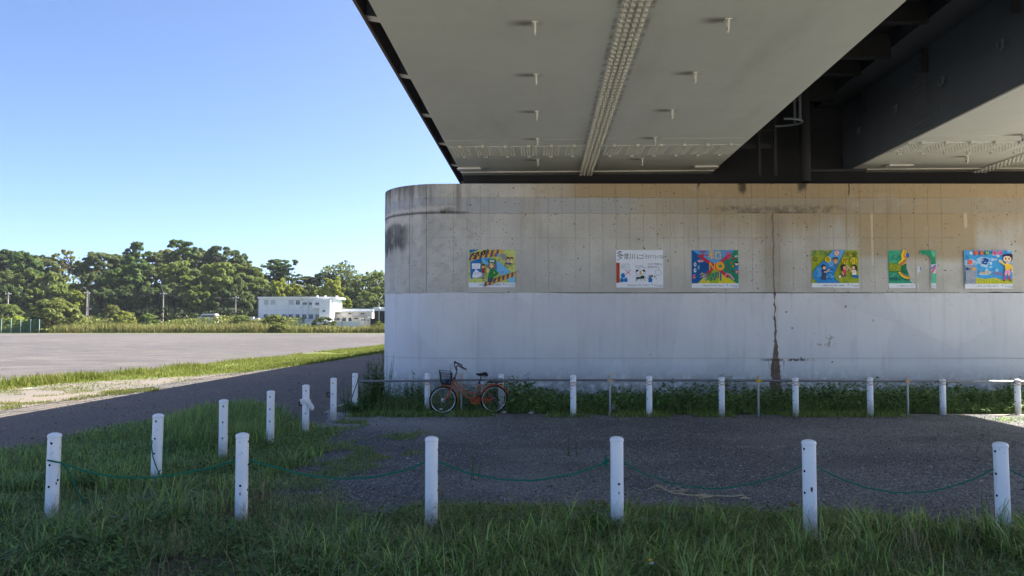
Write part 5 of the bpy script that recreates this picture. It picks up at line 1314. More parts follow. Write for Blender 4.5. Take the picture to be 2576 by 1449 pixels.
class Poster:
    def __init__(s, z, P, label, corners=None):
        s.x0, s.x1, s.y0, s.y1 = z                   # the sheet in crop pixels
        px0, px1, py0, py1 = P
        a, b = at(px0, py0, PY-.03), at(px1, py1, PY-.03)
        s.w, s.h = b.x-a.x, a.z-b.z
        s.e = empty('poster', (a.x, PY-.017, b.z), 0, label, 'poster', "children's posters pasted along the pier")
        s.sh = (s.x1-s.x0)/s.w; s.mats = []; s.layers = {'print': MB()}; s.mi = {'print': []}; s.d = .0014
    def pt(s, x, y): return ((x-s.x0)/(s.x1-s.x0)*s.w, (s.y1-y)/(s.y1-s.y0)*s.h)
    def _m(s, which, c):
        m = flat(c)
        if m not in s.mi[which]: s.mi[which].append(m)
        return s.mi[which].index(m)
    def poly(s, pts, c, which='print'):
        from mathutils.geometry import tessellate_polygon
        s.d += .00025; q = [s.pt(*p) for p in pts]
        q = [(min(max(a, .001), s.w-.001), min(max(b, .001), s.h-.001)) for a, b in q]
        v = [(a, -s.d, b) for a, b in q]
        fs = [tuple(t) for t in tessellate_polygon([[Vector((a, b, 0)) for a, b in q]])]
        out = []
        for t in fs:
            (ax, ay), (bx2, by2), (cx2, cy2) = (q[i] for i in t)
            out.append(t if (bx2-ax)*(cy2-ay)-(by2-ay)*(cx2-ax) > 0 else t[::-1])
        s.layers[which].add(v, out, s._m(which, c)); return s
    def rect(s, x0, y0, x1, y1, c): return s.poly([(x0, y0), (x1, y0), (x1, y1), (x0, y1)], c)
    def ell(s, cx_, cy_, rx, ry, c, n=14): return s.poly([(cx_+rx*math.cos(2*math.pi*k/n), cy_+ry*math.sin(2*math.pi*k/n)) for k in range(n)], c)
    def line(s, pts, wd, c):
        L = []; Rr = []
        for i, p in enumerate(pts):
            a = Vector(pts[max(0, i-1)]); b = Vector(pts[min(len(pts)-1, i+1)]); d = (b-a).normalized(); nn = Vector((-d.y, d.x))*wd/2
            L.append((p[0]+nn.x, p[1]+nn.y)); Rr.append((p[0]-nn.x, p[1]-nn.y))
        for i in range(len(pts)-1): s.poly([L[i], L[i+1], Rr[i+1], Rr[i]], c)
        return s
    def text(s, body, x, y, size, c, rot=0, sx=1.0):          # x,y = left end of the baseline in crop pixels, size in crop pixels
        v, f = glyphs(body, size); s.d += .0004; ca, sa = math.cos(R(rot)), math.sin(R(rot))
        q = [s.pt(x+(a*sx*ca-b*sa), y-(a*sx*sa+b*ca)) for a, b in v]
        if f: MB().add([(a, -s.d, b) for a, b in q], f).build('lettering', flat(c), s.e)
        return s
    def blot(s, n, x0, y0, x1, y1, cols, r=(14, 34), sd=1):
        q = random.Random(sd)
        for _ in range(n):
            s.ell(q.uniform(x0, x1), q.uniform(y0, y1), q.uniform(*r), q.uniform(*r)*.6, q.choice(cols), 7)
        return s
    def done(s, outline=None, school='西'):
        o = outline or [(s.x0, s.y0), (s.x1, s.y0), (s.x1, s.y1), (s.x0, s.y1)]
        outs = o if isinstance(o[0], list) else [o]
        for oo in outs:
            q = [s.pt(*p) for p in oo]; n = len(q); mb = MB()
            ar = sum(q[i][0]*q[(i+1) % n][1]-q[(i+1) % n][0]*q[i][1] for i in range(n))
            if ar < 0: q = q[::-1]
            mb.add([(a, .004, b) for a, b in q] + [(a, -.0014, b) for a, b in q], [tuple(range(n-1, -1, -1)), tuple(range(n, 2*n))] + [(i, n+i, n+(i+1) % n, (i+1) % n)[::-1] for i in range(n)])
            mb.build('sheet', flat((222, 228, 238)), s.e)
        for k in ('print',):
            if s.layers[k].v: s.layers[k].build(k, s.mi[k], s.e)
    def caption(s, school, cut=None):
        W_ = s.x1-s.x0; y = s.y1-(s.y1-s.y0)*.048
        s.text(f'川崎市立{school}小学校　児童作品' if cut is None else f'川崎市立{school}小学校　児', s.x0+W_*.222, y, 44, (50, 55, 70))
        if cut is None: s.ell(s.x0+W_*.755, s.y1-(s.y1-s.y0)*.085, 16, 16, (50, 55, 70))
        s.text('川崎市多摩川施策推進課' if cut is None else '施策推進課', s.x0+W_*(.785 if cut is None else .91), s.y1-(s.y1-s.y0)*.052, 25, (70, 75, 90))
        s.text('&  環境施設課' if cut is None else '施設課', s.x0+W_*(.88 if cut is None else .93), s.y1-(s.y1-s.y0)*.022, 23, (70, 75, 90)); return s

INK = (30, 30, 36)
# 1 --------------------------------------------------------- STOP!
p = Poster((186, 1582, 178, 1292), (1179, 1296, 628, 722.5), 'yellow-green poster lettered STOP! with a girl in a green cap holding up her hand')
p.rect(188, 178, 1582, 1155, (196, 204, 120)); p.blot(150, 200, 190, 1570, 1140, [(150, 170, 60), (172, 186, 80), (222, 224, 160), (128, 152, 52), (206, 200, 90)], (14, 40), 3)
p.poly([(218, 178), (500, 178), (215, 285)], (20, 105, 165)); p.poly([(235, 540), (572, 420), (560, 1010), (255, 1040)], (25, 110, 175))
p.poly([(575, 430), (690, 380), (1120, 560), (1450, 850), (1190, 950), (900, 720), (600, 560)], (110, 180, 225)); p.poly([(620, 440), (800, 430), (900, 560), (700, 520)], (60, 140, 205)); p.poly([(1330, 1040), (1560, 970), (1575, 1155), (1420, 1155)], (120, 185, 225))
def tape(pl, a, b, wd, n):
    a, b = Vector(a), Vector(b); d = b-a; nn = Vector((-d.y, d.x)).normalized()*wd; 
    for k in range(n):
        q0, q1 = a+d*(k/n), a+d*((k+1)/n); sh = d.normalized()*wd*.25
        pl.poly([tuple(q0+sh), tuple(q1+sh), tuple(q1+nn-sh), tuple(q0+nn-sh)], (235, 165, 60) if k % 2 else (88, 92, 102))
tape(p, (190, 315), (1150, 178-90+60), 190, 12); p.poly([(560, 178), (1180, 178), (1180, 120), (560, 120)], (88, 92, 102)) if False else None
tape(p, (640, 1150), (1575, 830), 130, 14)
for i, (ch, x, y, sz, r_) in enumerate((('S', 305, 445, 215, 8), ('T', 445, 380, 160, 12), ('O', 560, 345, 140, 12), ('P', 655, 320, 165, 15), ('!', 765, 290, 175, 12))): [p.text(ch, x-12+q, y+12+q*.2, sz*1.18, INK, r_, 1.0) for q in (0, 9, 18)]
p.text('多摩川が悲しんでいます', 880, 1120, 80, INK, 18); 
p.rect(288, 590, 540, 748, (230, 235, 245)); p.text('ゴミを', 330, 650, 62, (60, 60, 80)); p.text('捨てないで', 300, 715, 52, (130, 40, 60))
p.poly([(300, 960), (330, 850), (400, 800), (470, 805), (530, 880), (545, 985), (420, 1020), (310, 1010)], (222, 226, 238)); p.poly([(370, 770), (450, 770), (430, 805), (390, 805)], (222, 226, 238)); p.ell(535, 922, 58, 70, (214, 218, 226)); p.text('ゴミ', 350, 925, 78, (40, 45, 60), 5)
p.poly([(590, 730), (668, 722), (662, 880), (590, 880)], (150, 30, 50)); p.rect(592, 870, 660, 1030, (135, 135, 150)); p.ell(620, 690, 42, 48, (235, 190, 140)); p.poly([(570, 660), (590, 610), (650, 605), (668, 640), (664, 690), (640, 655)], (40, 40, 52)); p.rect(580, 1030, 660, 1050, (40, 40, 50))
p.poly([(790, 580), (1010, 560), (1030, 720), (1020, 790), (950, 740), (800, 760), (745, 680)], (105, 105, 116)); p.poly([(810, 590), (940, 590), (940, 690), (870, 730), (815, 680)], (238, 190, 135)); p.ell(885, 500, 122, 48, (20, 110, 55)); p.poly([(765, 500), (1005, 500), (1000, 560), (960, 600), (850, 580), (768, 565)], (20, 110, 55)); p.rect(822, 490, 955, 552, (230, 235, 238)); p.text('多摩川', 828, 540, 46, INK)
p.rect(818, 615, 840, 650, INK); p.rect(900, 615, 925, 650, INK)
p.poly([(770, 820), (900, 740), (960, 745), (1060, 890), (970, 985), (940, 960), (915, 1030), (760, 1020), (790, 880)], (25, 125, 60)); p.poly([(940, 820), (985, 880), (945, 905)], (196, 204, 120)); p.rect(760, 1020, 900, 1150, (70, 76, 98))
p.poly([(715, 790), (735, 700), (748, 770), (760, 690), (775, 770), (790, 692), (800, 775), (825, 790), (790, 870), (735, 865)], (240, 195, 140))
p.ell(1245, 400, 62, 110, (140, 140, 150)); p.ell(1085, 350, 60, 52, (130, 170, 215)); p.ell(1000, 335, 52, 50, (125, 100, 115)); p.poly([(1250, 600), (1330, 550), (1490, 590), (1420, 640)], (95, 95, 105)); p.ell(1370, 450, 42, 52, (40, 38, 50)); p.ell(1372, 475, 26, 30, (235, 200, 170)); p.rect(1340, 510, 1405, 570, (225, 170, 180)); p.ell(1480, 440, 46, 42, (130, 60, 55)); p.ell(1475, 475, 28, 28, (240, 200, 160)); p.rect(1440, 515, 1500, 575, (240, 220, 150))
for x in (1258, 1300, 1415, 1475): p.rect(x, 610, x+14, 700, (80, 80, 90))
p.ell(1215, 850, 32, 26, (180, 120, 150)); p.caption('西丸子'); p.done()
# 2 --------------------------------------------------------- white poster
p = Poster((200, 1618, 183, 1312), (1550, 1669, 629, 723.5), 'mostly white poster with black handwriting across the top, a butterfly and a dark beetle')
p.text('多', 222, 470, 300, INK, 8, .78); p.text('摩', 440, 445, 200, INK, 0, .75); p.text('川', 595, 450, 205, INK, 0, .95); p.text('に', 805, 450, 175, INK); p.text('ゴミ', 925, 440, 155, INK, 0, .75); p.text('をすてないでね', 1140, 432, 125, INK, 0, .56)
p.rect(200, 565, 308, 1165, (168, 62, 45)); p.line([(308, 565), (300, 1165)], 8, (200, 190, 60))
p.text('これは ダメ', 330, 640, 68, (90, 90, 100), 0, .8); p.text('多摩川に ゴミ', 325, 710, 62, (90, 90, 100), 0, .8); p.text('すててはいけない。', 320, 770, 48, (90, 90, 100), 0, .8)
p.text('こんな 多摩川に', 745, 665, 52, (90, 90, 100), -4, .8); p.text('なるように みんなで', 770, 715, 44, (90, 90, 100), -3, .8); p.text('しよう。', 780, 750, 44, (90, 90, 100), -3, .8)
p.text('みんなで多摩川の', 1140, 620, 66, (70, 70, 80), -2, .85); p.text('自然を守ろう。', 1140, 715, 78, (70, 70, 80), -3, .8)
p.line([(490, 790), (630, 915)], 18, (205, 70, 80)); p.line([(632, 790), (485, 915)], 18, (205, 70, 80))
for (x, y, r_) in ((402, 955, 68), (370, 1095, 66), (482, 1090, 64)): p.ell(x, y, r_, r_*.9, (15, 115, 185)); p.poly([(x-75, y-60), (x-20, y-75), (x+55, y-80), (x+30, y-50)], (15, 105, 175))
for sg in (-1, 1):
    c = 930; p.ell(c+sg*85, 845, 72, 60, (60, 62, 66)); p.ell(c+sg*83, 848, 64, 52, (226, 230, 238)); p.ell(c+sg*105, 805, 36, 34, INK); p.ell(c+sg*70, 915, 52, 44, (60, 62, 66)); p.ell(c+sg*70, 915, 45, 37, (226, 230, 238))
p.ell(935, 862, 22, 62, (225, 170, 60))
p.ell(880, 1022, 78, 28, (25, 55, 40)); p.ell(985, 1000, 62, 52, (20, 70, 45)); p.ell(820, 1020, 28, 26, (30, 40, 40))
for pts in ([(850, 1030), (800, 1060), (785, 1110)], [(870, 1040), (830, 1080), (812, 1120)], [(920, 1035), (945, 1080), (965, 1098)], [(1010, 1030), (1050, 1085), (1078, 1100)], [(1020, 960), (1070, 1020), (1105, 1045)]): p.line(pts, 14, (25, 45, 40))
p.rect(1168, 1022, 1282, 1150, (15, 115, 185)); p.ell(1215, 995, 28, 26, (30, 40, 90)); p.ell(1272, 962, 34, 30, (35, 45, 80)); p.line([(1150, 980), (1235, 928)], 10, (60, 60, 70)); p.ell(1355, 980, 30, 22, (110, 95, 105)); p.ell(1405, 1040, 16, 12, (70, 60, 65))
p.line([(1462+96*math.cos(a), 862+86*math.sin(a)) for a in np.linspace(0, 6.283, 22)], 7, (95, 98, 105)); p.caption('西丸子'); p.done()
# 3 --------------------------------------------------------- NO
p = Poster((168, 1590, 195, 1325), (1739.5, 1858.5, 629, 724.5), 'blue poster with a big red cross and an orange NO in the middle')
p.rect(170, 195, 1592, 1185, (60, 135, 195)); p.poly([(185, 195), (400, 345), (860, 640), (355, 1185), (170, 1185)], (10, 85, 150)); p.poly([(1592, 195), (1592, 1185), (1510, 1185), (900, 660), (1350, 330), (1480, 195)], (20, 130, 100)); p.poly([(355, 1185), (870, 690), (1520, 1185)], (205, 195, 20)); p.poly([(620, 950), (870, 690), (1000, 800), (970, 1185), (740, 1185)], (150, 175, 30)); p.poly([(205, 200), (1480, 195), (1130, 420), (890, 640), (400, 345)], (80, 150, 205))
p.line([(390, 350), (900, 700), (1270, 990)], 92, (185, 45, 70)); p.line([(1330, 350), (880, 690), (540, 990)], 88, (185, 45, 70)); p.ell(1262, 985, 46, 44, (185, 45, 70)); p.ell(1335, 345, 44, 42, (185, 45, 70))
p.line([(440, 240), (612, 240)], 34, (165, 40, 70)); p.line([(385, 345), (670, 345)], 36, (165, 40, 70)); p.line([(520, 240), (520, 470)], 34, (165, 40, 70)); p.text('和', 680, 440, 300, (235, 185, 70), 0, .62); p.line([(905, 262), (1040, 262), (1040, 450), (905, 450), (905, 262)], 40, (235, 185, 70)); p.line([(735, 230), (790, 220), (770, 470)], 26, (235, 185, 70)); p.line([(700, 325), (850, 315)], 26, (235, 185, 70)); p.text('な', 1160, 440, 270, (205, 75, 110)); p.text('な', 1170, 445, 270, (205, 75, 110))
for q in ((0, 0), (12, 0), (0, 10)): p.text('N', 680+q[0], 780+q[1], 330, (242, 160, 40), -2, .8)
p.ell(1032, 672, 132, 132, (242, 160, 40), 22); p.ell(1040, 672, 58, 52, (70, 140, 105), 16)
p.text('にが', 460, 670, 120, (20, 40, 80), 0, .85); p.text('さない', 420, 780, 105, (20, 40, 80), 0, .85)
for (x, y, a, b, c) in ((440, 520, 95, 34, (230, 170, 180)), (275, 625, 40, 70, (200, 200, 215)), (380, 710, 32, 66, (120, 170, 220)), (270, 800, 42, 66, (205, 215, 225)), (240, 985, 44, 70, (220, 120, 150))): p.ell(x, y, a, b, c, 9); p.ell(x+8, y-10, a*.4, b*.35, (90, 60, 80), 6)
p.text('タ', 380, 1000, 190, (215, 200, 90), -6); p.text('タ', 470, 1110, 270, (150, 190, 230), -6, .75); p.text('摩', 590, 1100, 290, (30, 120, 100)); p.text('摩', 600, 1100, 290, (30, 120, 100)); p.line([(910, 850), (900, 980), (850, 1100)], 36, (10, 95, 150)); p.line([(968, 850), (968, 1020)], 34, (10, 95, 150)); p.line([(1045, 840), (1045, 1110)], 40, (10, 95, 150))
p.line([(1160, 1015), (1225, 890), (1320, 920), (1450, 1080)], 36, (230, 150, 170))
p.text('ゴミ', 1210, 640, 90, (25, 60, 60), 0, .6); p.text('ポイ', 1200, 740, 110, (120, 50, 50), 0, .8); p.text('すて', 1205, 855, 92, (120, 60, 50), 0, .8); p.text('N', 1380, 872, 110, (30, 45, 50), 0, .9); p.ell(1532, 840, 48, 50, (190, 60, 90)); p.ell(1530, 845, 20, 20, (230, 220, 225))
p.ell(1532, 600, 52, 50, (230, 210, 180)); p.poly([(1480, 590), (1500, 545), (1560, 540), (1590, 570), (1590, 595)], (40, 50, 45)); p.rect(1490, 660, 1575, 785, (50, 120, 190)); p.ell(1530, 385, 52, 28, (225, 230, 235)); p.ell(1532, 388, 36, 15, (120, 150, 140)); p.ell(1370, 580, 34, 34, (205, 60, 50)); p.rect(1425, 420, 1480, 495, (150, 60, 40)); p.ell(1420, 680, 36, 36, (190, 130, 50))
p.caption('西丸子'); p.done([(190, 195), (1590, 198), (1592, 1325), (175, 1318), (165, 1295), (178, 1185), (186, 800)])
# 4 --------------------------------------------------------- children by the river
p = Poster((183, 1632, 183, 1330), (2041, 2161.5, 629, 724), 'green and blue poster of children playing by a river, yellow round letters above')
p.rect(183, 183, 1632, 1185, (150, 165, 40)); p.blot(70, 200, 200, 1620, 1170, [(120, 150, 35), (175, 180, 30), (130, 150, 45), (190, 175, 40)], (30, 80), 5)
p.poly([(840, 183), (1225, 183), (1100, 420), (870, 900), (880, 1030), (1040, 1185), (345, 1185), (215, 1030), (205, 900), (270, 760), (570, 480)], (40, 130, 200)); p.poly([(860, 190), (1205, 190), (1080, 420), (930, 650), (740, 700), (640, 450)], (95, 165, 220)); p.poly([(330, 760), (620, 620), (640, 900), (400, 1000)], (80, 155, 215)); p.blot(26, 320, 700, 860, 1150, [(25, 110, 180), (90, 165, 220), (15, 100, 170)], (30, 70), 6)
p.line([(840, 183), (570, 480), (270, 760), (205, 900), (215, 1030), (345, 1185)], 14, (95, 150, 110)); p.line([(1225, 183), (1100, 420), (870, 900), (880, 1030), (1040, 1185)], 12, (60, 130, 110))
p.ell(960, 280, 92, 90, (110, 40, 80)); p.ell(960, 280, 82, 80, (240, 190, 195)); p.text('も', 895, 335, 150, (130, 130, 70))
for q in (0, 6): p.text('子', 195+q, 320, 165, (20, 120, 120)); p.text('ど', 395+q, 325, 160, (20, 120, 120)); p.text('も', 560+q, 345, 160, (20, 120, 120)); p.text('な', 188+q, 530, 185, (85, 75, 40)); p.text('安', 1205+q, 375, 175, (125, 100, 60)); p.text('全', 1405+q, 390, 190, (60, 95, 60))
for (x, y, r_, ch) in ((676, 475, 92, '多'), (1200, 505, 94, '摩'), (1460, 515, 96, '川')):
    p.ell(x, y, r_, r_, (235, 205, 30), 20); p.text(ch, x-78, y+62, 165, (75, 65, 25)); p.text(ch, x-72, y+62, 165, (75, 65, 25))
def kid(x, y, hair, shirt, pants, s=1.0):
    p.ell(x, y, 72*s, 78*s, hair); p.ell(x+14*s, y+28*s, 50*s, 50*s, (235, 180, 145)); p.poly([(x-60*s, y+80*s), (x+60*s, y+75*s), (x+70*s, y+250*s), (x-50*s, y+250*s)], shirt); p.poly([(x-50*s, y+240*s), (x+70*s, y+240*s), (x+60*s, y+380*s), (x-40*s, y+380*s)], pants)
kid(545, 700, (30, 28, 30), (30, 60, 110), (70, 75, 70)); p.line([(545, 855), (640, 840), (735, 745)], 34, (235, 180, 145)); p.ell(735, 740, 22, 18, (40, 45, 60))
p.ell(910, 500, 80, 100, (190, 135, 105)); p.poly([(830, 500), (828, 420), (900, 400), (990, 420), (985, 500), (960, 450), (860, 450)], (25, 25, 28)); p.ell(910, 550, 42, 26, (230, 200, 130)); p.rect(850, 620, 965, 675, (90, 100, 110))
p.ell(1150, 720, 82, 100, (30, 25, 28)); p.rect(1080, 660, 1130, 830, (30, 25, 28)); p.ell(1180, 730, 50, 60, (225, 160, 135)); p.poly([(1090, 810), (1230, 780), (1225, 930), (1120, 940)], (200, 60, 85)); p.line([(1225, 800), (1290, 740), (1260, 665), (1225, 660)], 32, (235, 180, 145)); p.poly([(1120, 930), (1225, 920), (1215, 990), (1060, 1010), (1060, 960)], (110, 70, 90)); p.rect(1000, 965, 1065, 1025, (232, 228, 225)); p.line([(1100, 850), (1150, 940)], 28, (240, 200, 165))
p.ell(1490, 710, 76, 84, (28, 25, 28)); p.rect(1500, 720, 1560, 830, (28, 25, 28)); p.ell(1455, 725, 46, 56, (235, 180, 150)); p.poly([(1400, 800), (1530, 790), (1535, 945), (1405, 940)], (228, 225, 220)); p.line([(1400, 800), (1340, 740), (1290, 690)], 30, (235, 180, 145)); p.line([(1330, 820), (1420, 865), (1500, 840)], 30, (235, 180, 145)); p.poly([(1395, 940), (1535, 940), (1605, 975), (1605, 1045), (1400, 1015)], (15, 105, 165))
p.caption('上丸子'); p.done([(183, 183), (1632, 188), (1632, 1332), (850, 1330), (830, 1300), (780, 1315), (183, 1318)])
# 5 --------------------------------------------------------- torn poster
p = Poster((190, 1650, 195, 1335), (2234, 2355.5, 629.5, 725), 'torn green poster, bare concrete showing through its ripped middle')
def clip_l(pts): return [(min(x, 748 + 22*math.sin(y*.021)+12*math.sin(y*.07)), y) for x, y in pts]
p.poly([(190, 195), (760, 195), (820, 290), (825, 400), (760, 440), (745, 620), (740, 780), (800, 860), (850, 980), (855, 1130), (960, 1185), (195, 1190)], (50, 155, 120)); p.blot(30, 210, 230, 560, 560, [(80, 170, 135), (30, 135, 105), (60, 160, 125)], (30, 70), 8); p.blot(16, 210, 900, 480, 1000, [(80, 170, 135), (30, 135, 105)], (30, 60), 9)
p.poly([(192, 560), (330, 575), (590, 660), (590, 830), (430, 835), (192, 820)], (130, 150, 35)); p.blot(34, 205, 590, 540, 800, [(190, 185, 40), (100, 135, 30), (160, 165, 40)], (12, 34), 10); p.line([(195, 835), (400, 845), (560, 825)], 24, (10, 105, 65))
p.poly([(640, 195), (755, 195), (770, 450), (700, 470), (520, 600), (480, 620), (500, 560), (600, 470), (580, 330)], (228, 200, 40)); p.line([(735, 200), (660, 330), (740, 470)], 52, (225, 120, 40)); p.line([(745, 505), (620, 560), (530, 640)], 40, (225, 120, 40)); p.line([(690, 215), (640, 335), (680, 450)], 26, (240, 175, 60)); p.line([(745, 560), (660, 600), (590, 650)], 24, (240, 175, 60))
p.ell(778, 350, 52, 78, (20, 95, 170)); p.poly([(740, 590), (740, 740), (760, 800), (800, 900), (790, 920), (700, 905), (590, 830), (575, 730), (630, 640)], (10, 110, 75))
p.line([(500, 850), (600, 960), (720, 1030), (840, 1040)], 60, (230, 205, 50)); p.line([(540, 860), (640, 950), (750, 1000), (850, 995)], 40, (225, 120, 40))
p.text('地球の', 205, 1105, 130, (15, 55, 90)); p.text('仲間', 665, 1120, 105, (15, 70, 100), 0, .85)
p.poly([(1200, 195), (1640, 195), (1640, 610), (1500, 630), (1510, 500), (1480, 400), (1330, 330), (1210, 320), (1160, 280)], (30, 140, 100)); p.poly([(1500, 210), (1630, 205), (1630, 400), (1540, 380)], (90, 180, 140)); p.rect(1505, 890, 1650, 1190, (90, 185, 145)); p.rect(1500, 640, 1650, 870, (200, 190, 215)); p.line([(1500, 760), (1640, 640)], 42, (50, 105, 180)); p.line([(1510, 870), (1640, 700)], 52, (215, 70, 100)); p.rect(1150, 705, 1175, 800, (50, 100, 160))
p.caption('上丸子', cut=1)
tornL = [(190, 195), (760, 195), (820, 290), (825, 400), (760, 440), (745, 620), (740, 780), (800, 860), (850, 980), (855, 1130), (960, 1190), (1010, 1215), (1030, 1320), (225, 1330), (195, 1295)]
p.done([tornL, [(1200, 195), (1635, 195), (1640, 610), (1652, 640), (1650, 1340), (1520, 1325), (1502, 1180), (1500, 630), (1512, 500), (1480, 400), (1330, 330), (1210, 320), (1160, 280)], [(1085, 1195), (1105, 1195), (1100, 1330), (1082, 1325)], [(1090, 680), (1180, 690), (1185, 810), (1110, 860), (1088, 900)]])
# 6 --------------------------------------------------------- girl throwing litter in a bin
p = Poster((195, 1672, 205, 1350), (2425.5, 2548.5, 630, 726), 'sky-blue poster of a girl in a yellow top tossing litter into a grey bin')
p.rect(197, 205, 1672, 1205, (65, 160, 220)); p.blot(40, 210, 220, 1660, 960, [(100, 180, 228), (150, 200, 235), (50, 145, 210), (190, 215, 235)], (40, 110), 12); p.poly([(560, 470), (700, 390), (980, 430), (900, 600), (860, 720), (700, 680)], (165, 205, 235)); p.poly([(205, 500), (420, 460), (590, 540), (560, 640), (205, 650)], (160, 205, 238)); p.poly([(620, 870), (900, 830), (1050, 850), (900, 950), (640, 940)], (175, 210, 238))
p.poly([(525, 1205), (555, 1010), (640, 1030), (800, 1060), (1180, 1020), (1230, 1090), (1672, 1080), (1672, 1205)], (200, 205, 60)); p.blot(46, 540, 1050, 1660, 1195, [(170, 190, 50), (225, 215, 80), (140, 175, 50)], (14, 38), 14)
for i in range(26): x = 550+i*43; p.line([(x, 1200), (x+10, 1090-(i*37 % 50))], 10, (150, 175, 45) if i % 2 else (225, 210, 90))
p.poly([(205, 665), (420, 655), (520, 680), (570, 730), (545, 960), (515, 1205), (212, 1205)], (150, 158, 172)); p.blot(14, 230, 860, 500, 1190, [(140, 148, 162), (162, 170, 184)], (30, 70), 15)
p.poly([(275, 490), (390, 480), (430, 520), (425, 600), (370, 630), (275, 625), (310, 560)], (235, 100, 80)); p.line([(460, 660), (520, 585)], 18, (120, 100, 120))
p.poly([(775, 440), (830, 430), (930, 470), (930, 510), (850, 640), (720, 600), (730, 560)], (15, 75, 150)); p.line([(730, 470), (770, 520)], 12, (235, 235, 240)); p.line([(900, 575), (955, 550)], 14, (235, 235, 240)); p.line([(760, 620), (710, 655)], 20, (235, 235, 240)); p.line([(800, 640), (800, 690)], 20, (235, 235, 240)); p.line([(785, 555), (810, 572), (845, 560)], 14, (240, 240, 245))
p.rect(225, 720, 300, 795, (25, 60, 130)); p.ell(335, 770, 28, 42, (110, 110, 120)); p.ell(462, 765, 46, 40, (240, 175, 55))
for (x, c, ch, tc) in ((540, (195, 60, 65), 'ゴ', (245, 195, 90)), (712, (190, 60, 70), 'ミ', (245, 195, 90)), (885, (15, 120, 60), 'は', (205, 220, 120)), (1115, (225, 120, 165), '喜', (150, 30, 80)), (1290, (225, 110, 165), 'ぶ', (150, 30, 80))):
    p.ell(x, 282, 70, 68, c, 18); p.text(ch, x-48, 322, 108, tc); p.text(ch, x-44, 322, 108, tc)
p.text('みんな', 625, 920, 135, (225, 165, 60), 0, .9); p.text('みんな', 631, 920, 135, (225, 165, 60), 0, .9); p.text('うれしい', 1020, 945, 130, (190, 40, 90), 0, .92); p.text('うれしい', 1026, 945, 130, (190, 40, 90), 0, .92)
p.poly([(1370, 360), (1450, 315), (1600, 305), (1665, 330), (1660, 480), (1570, 575), (1600, 420), (1380, 410)], (50, 30, 60)); p.ell(1500, 460, 125, 105, (242, 205, 170), 18); p.poly([(1370, 400), (1430, 330), (1600, 320), (1625, 440), (1560, 380), (1450, 375)], (50, 30, 60)); p.ell(1448, 452, 22, 28, (60, 50, 50)); p.ell(1552, 458, 22, 28, (60, 50, 50)); p.poly([(1450, 520), (1500, 535), (1535, 515), (1500, 558)], (190, 40, 50)); p.rect(1460, 560, 1540, 620, (242, 205, 170))
p.poly([(1430, 620), (1600, 610), (1570, 800), (1425, 800)], (245, 190, 40)); p.line([(1440, 650), (1330, 575), (1285, 540)], 52, (245, 200, 60)); p.line([(1590, 640), (1640, 760), (1640, 830)], 46, (245, 200, 60)); p.ell(1262, 525, 30, 24, (242, 205, 170)); p.ell(1640, 845, 26, 22, (242, 205, 170)); p.poly([(1420, 800), (1570, 798), (1590, 900), (1390, 905)], (240, 150, 190))
for (a, b) in (((1440, 905), (1430, 960)), ((1530, 905), (1535, 960))): p.line([a, b], 50, (242, 205, 170))
p.line([(1425, 955), (1390, 1095)], 52, (190, 60, 130)); p.line([(1535, 955), (1570, 1100)], 52, (190, 60, 130)); p.ell(1378, 1115, 36, 16, (70, 60, 70)); p.ell(1568, 1118, 32, 18, (70, 60, 70))
for k in range(3): p.line([(205, 335+k*30), (260, 370+k*30), (310-10*k, 430+k*12)], 7, (60, 70, 85)); p.line([(1000, 490+k*20), (1080, 460+k*22), (1180, 455+k*20)], 7, (235, 240, 245))
p.caption('上丸子'); p.done()
# ================================================================== grass, weeds, gravel
def inpoly(x, y, poly):
    r = np.zeros(len(x), bool); n = len(poly); j = n-1
    for i in range(n):
        xi, yi = poly[i][:2]; xj, yj = poly[j][:2]
        c = ((yi > y) != (yj > y)) & (x < (xj-xi)*(y-yi)/(yj-yi+1e-12)+xi); r ^= c; j = i
    return r
def vnoise(x, y, s, seed=0):              # smooth value noise in 0..1
    rs = np.random.default_rng(seed); G_ = rs.random((64, 64)); u = x*s+1000; v = y*s+1000
    iu = np.floor(u).astype(int); iv = np.floor(v).astype(int); fu = u-iu; fv = v-iv; fu = fu*fu*(3-2*fu); fv = fv*fv*(3-2*fv)
    g = lambda a, b: G_[a % 64, b % 64]
    return (g(iu, iv)*(1-fu)+g(iu+1, iv)*fu)*(1-fv)+(g(iu, iv+1)*(1-fu)+g(iu+1, iv+1)*fu)*fv
def blades(name, x, y, L, wd, lean, mat, seed, curl=.55, z0=0.0, ang=None):
    rs = np.random.default_rng(seed); n = len(x); a = rs.uniform(0, 6.283, n) if ang is None else ang
    dx, dy = np.cos(a), np.sin(a); z0 = np.broadcast_to(z0, n)
    ts = (0, .4, .75, 1.0); ws = (1.0, .95, .6, .06); V = np.zeros((n, 8, 3))
    tw = rs.uniform(-.6, .6, n)
    for k, (t, w_) in enumerate(zip(ts, ws)):
        h = lean*L*t**1.8; z = L*t*(1-curl*lean*t*t*.9)
        px, py = x+dx*h, y+dy*h; ww = wd*w_*.5; ax = -np.sin(a+tw*t)*ww; ay = np.cos(a+tw*t)*ww
        V[:, 2*k] = np.stack([px-ax, py-ay, z0+z], 1); V[:, 2*k+1] = np.stack([px+ax, py+ay, z0+z], 1)
    i = (np.arange(n)*8)[:, None]; F = np.concatenate([i+np.array([2*k, 2*k+1, 2*k+3, 2*k+2]) for k in range(3)], 0)
    return np_mesh(name, V.reshape(-1, 3), F, mat)
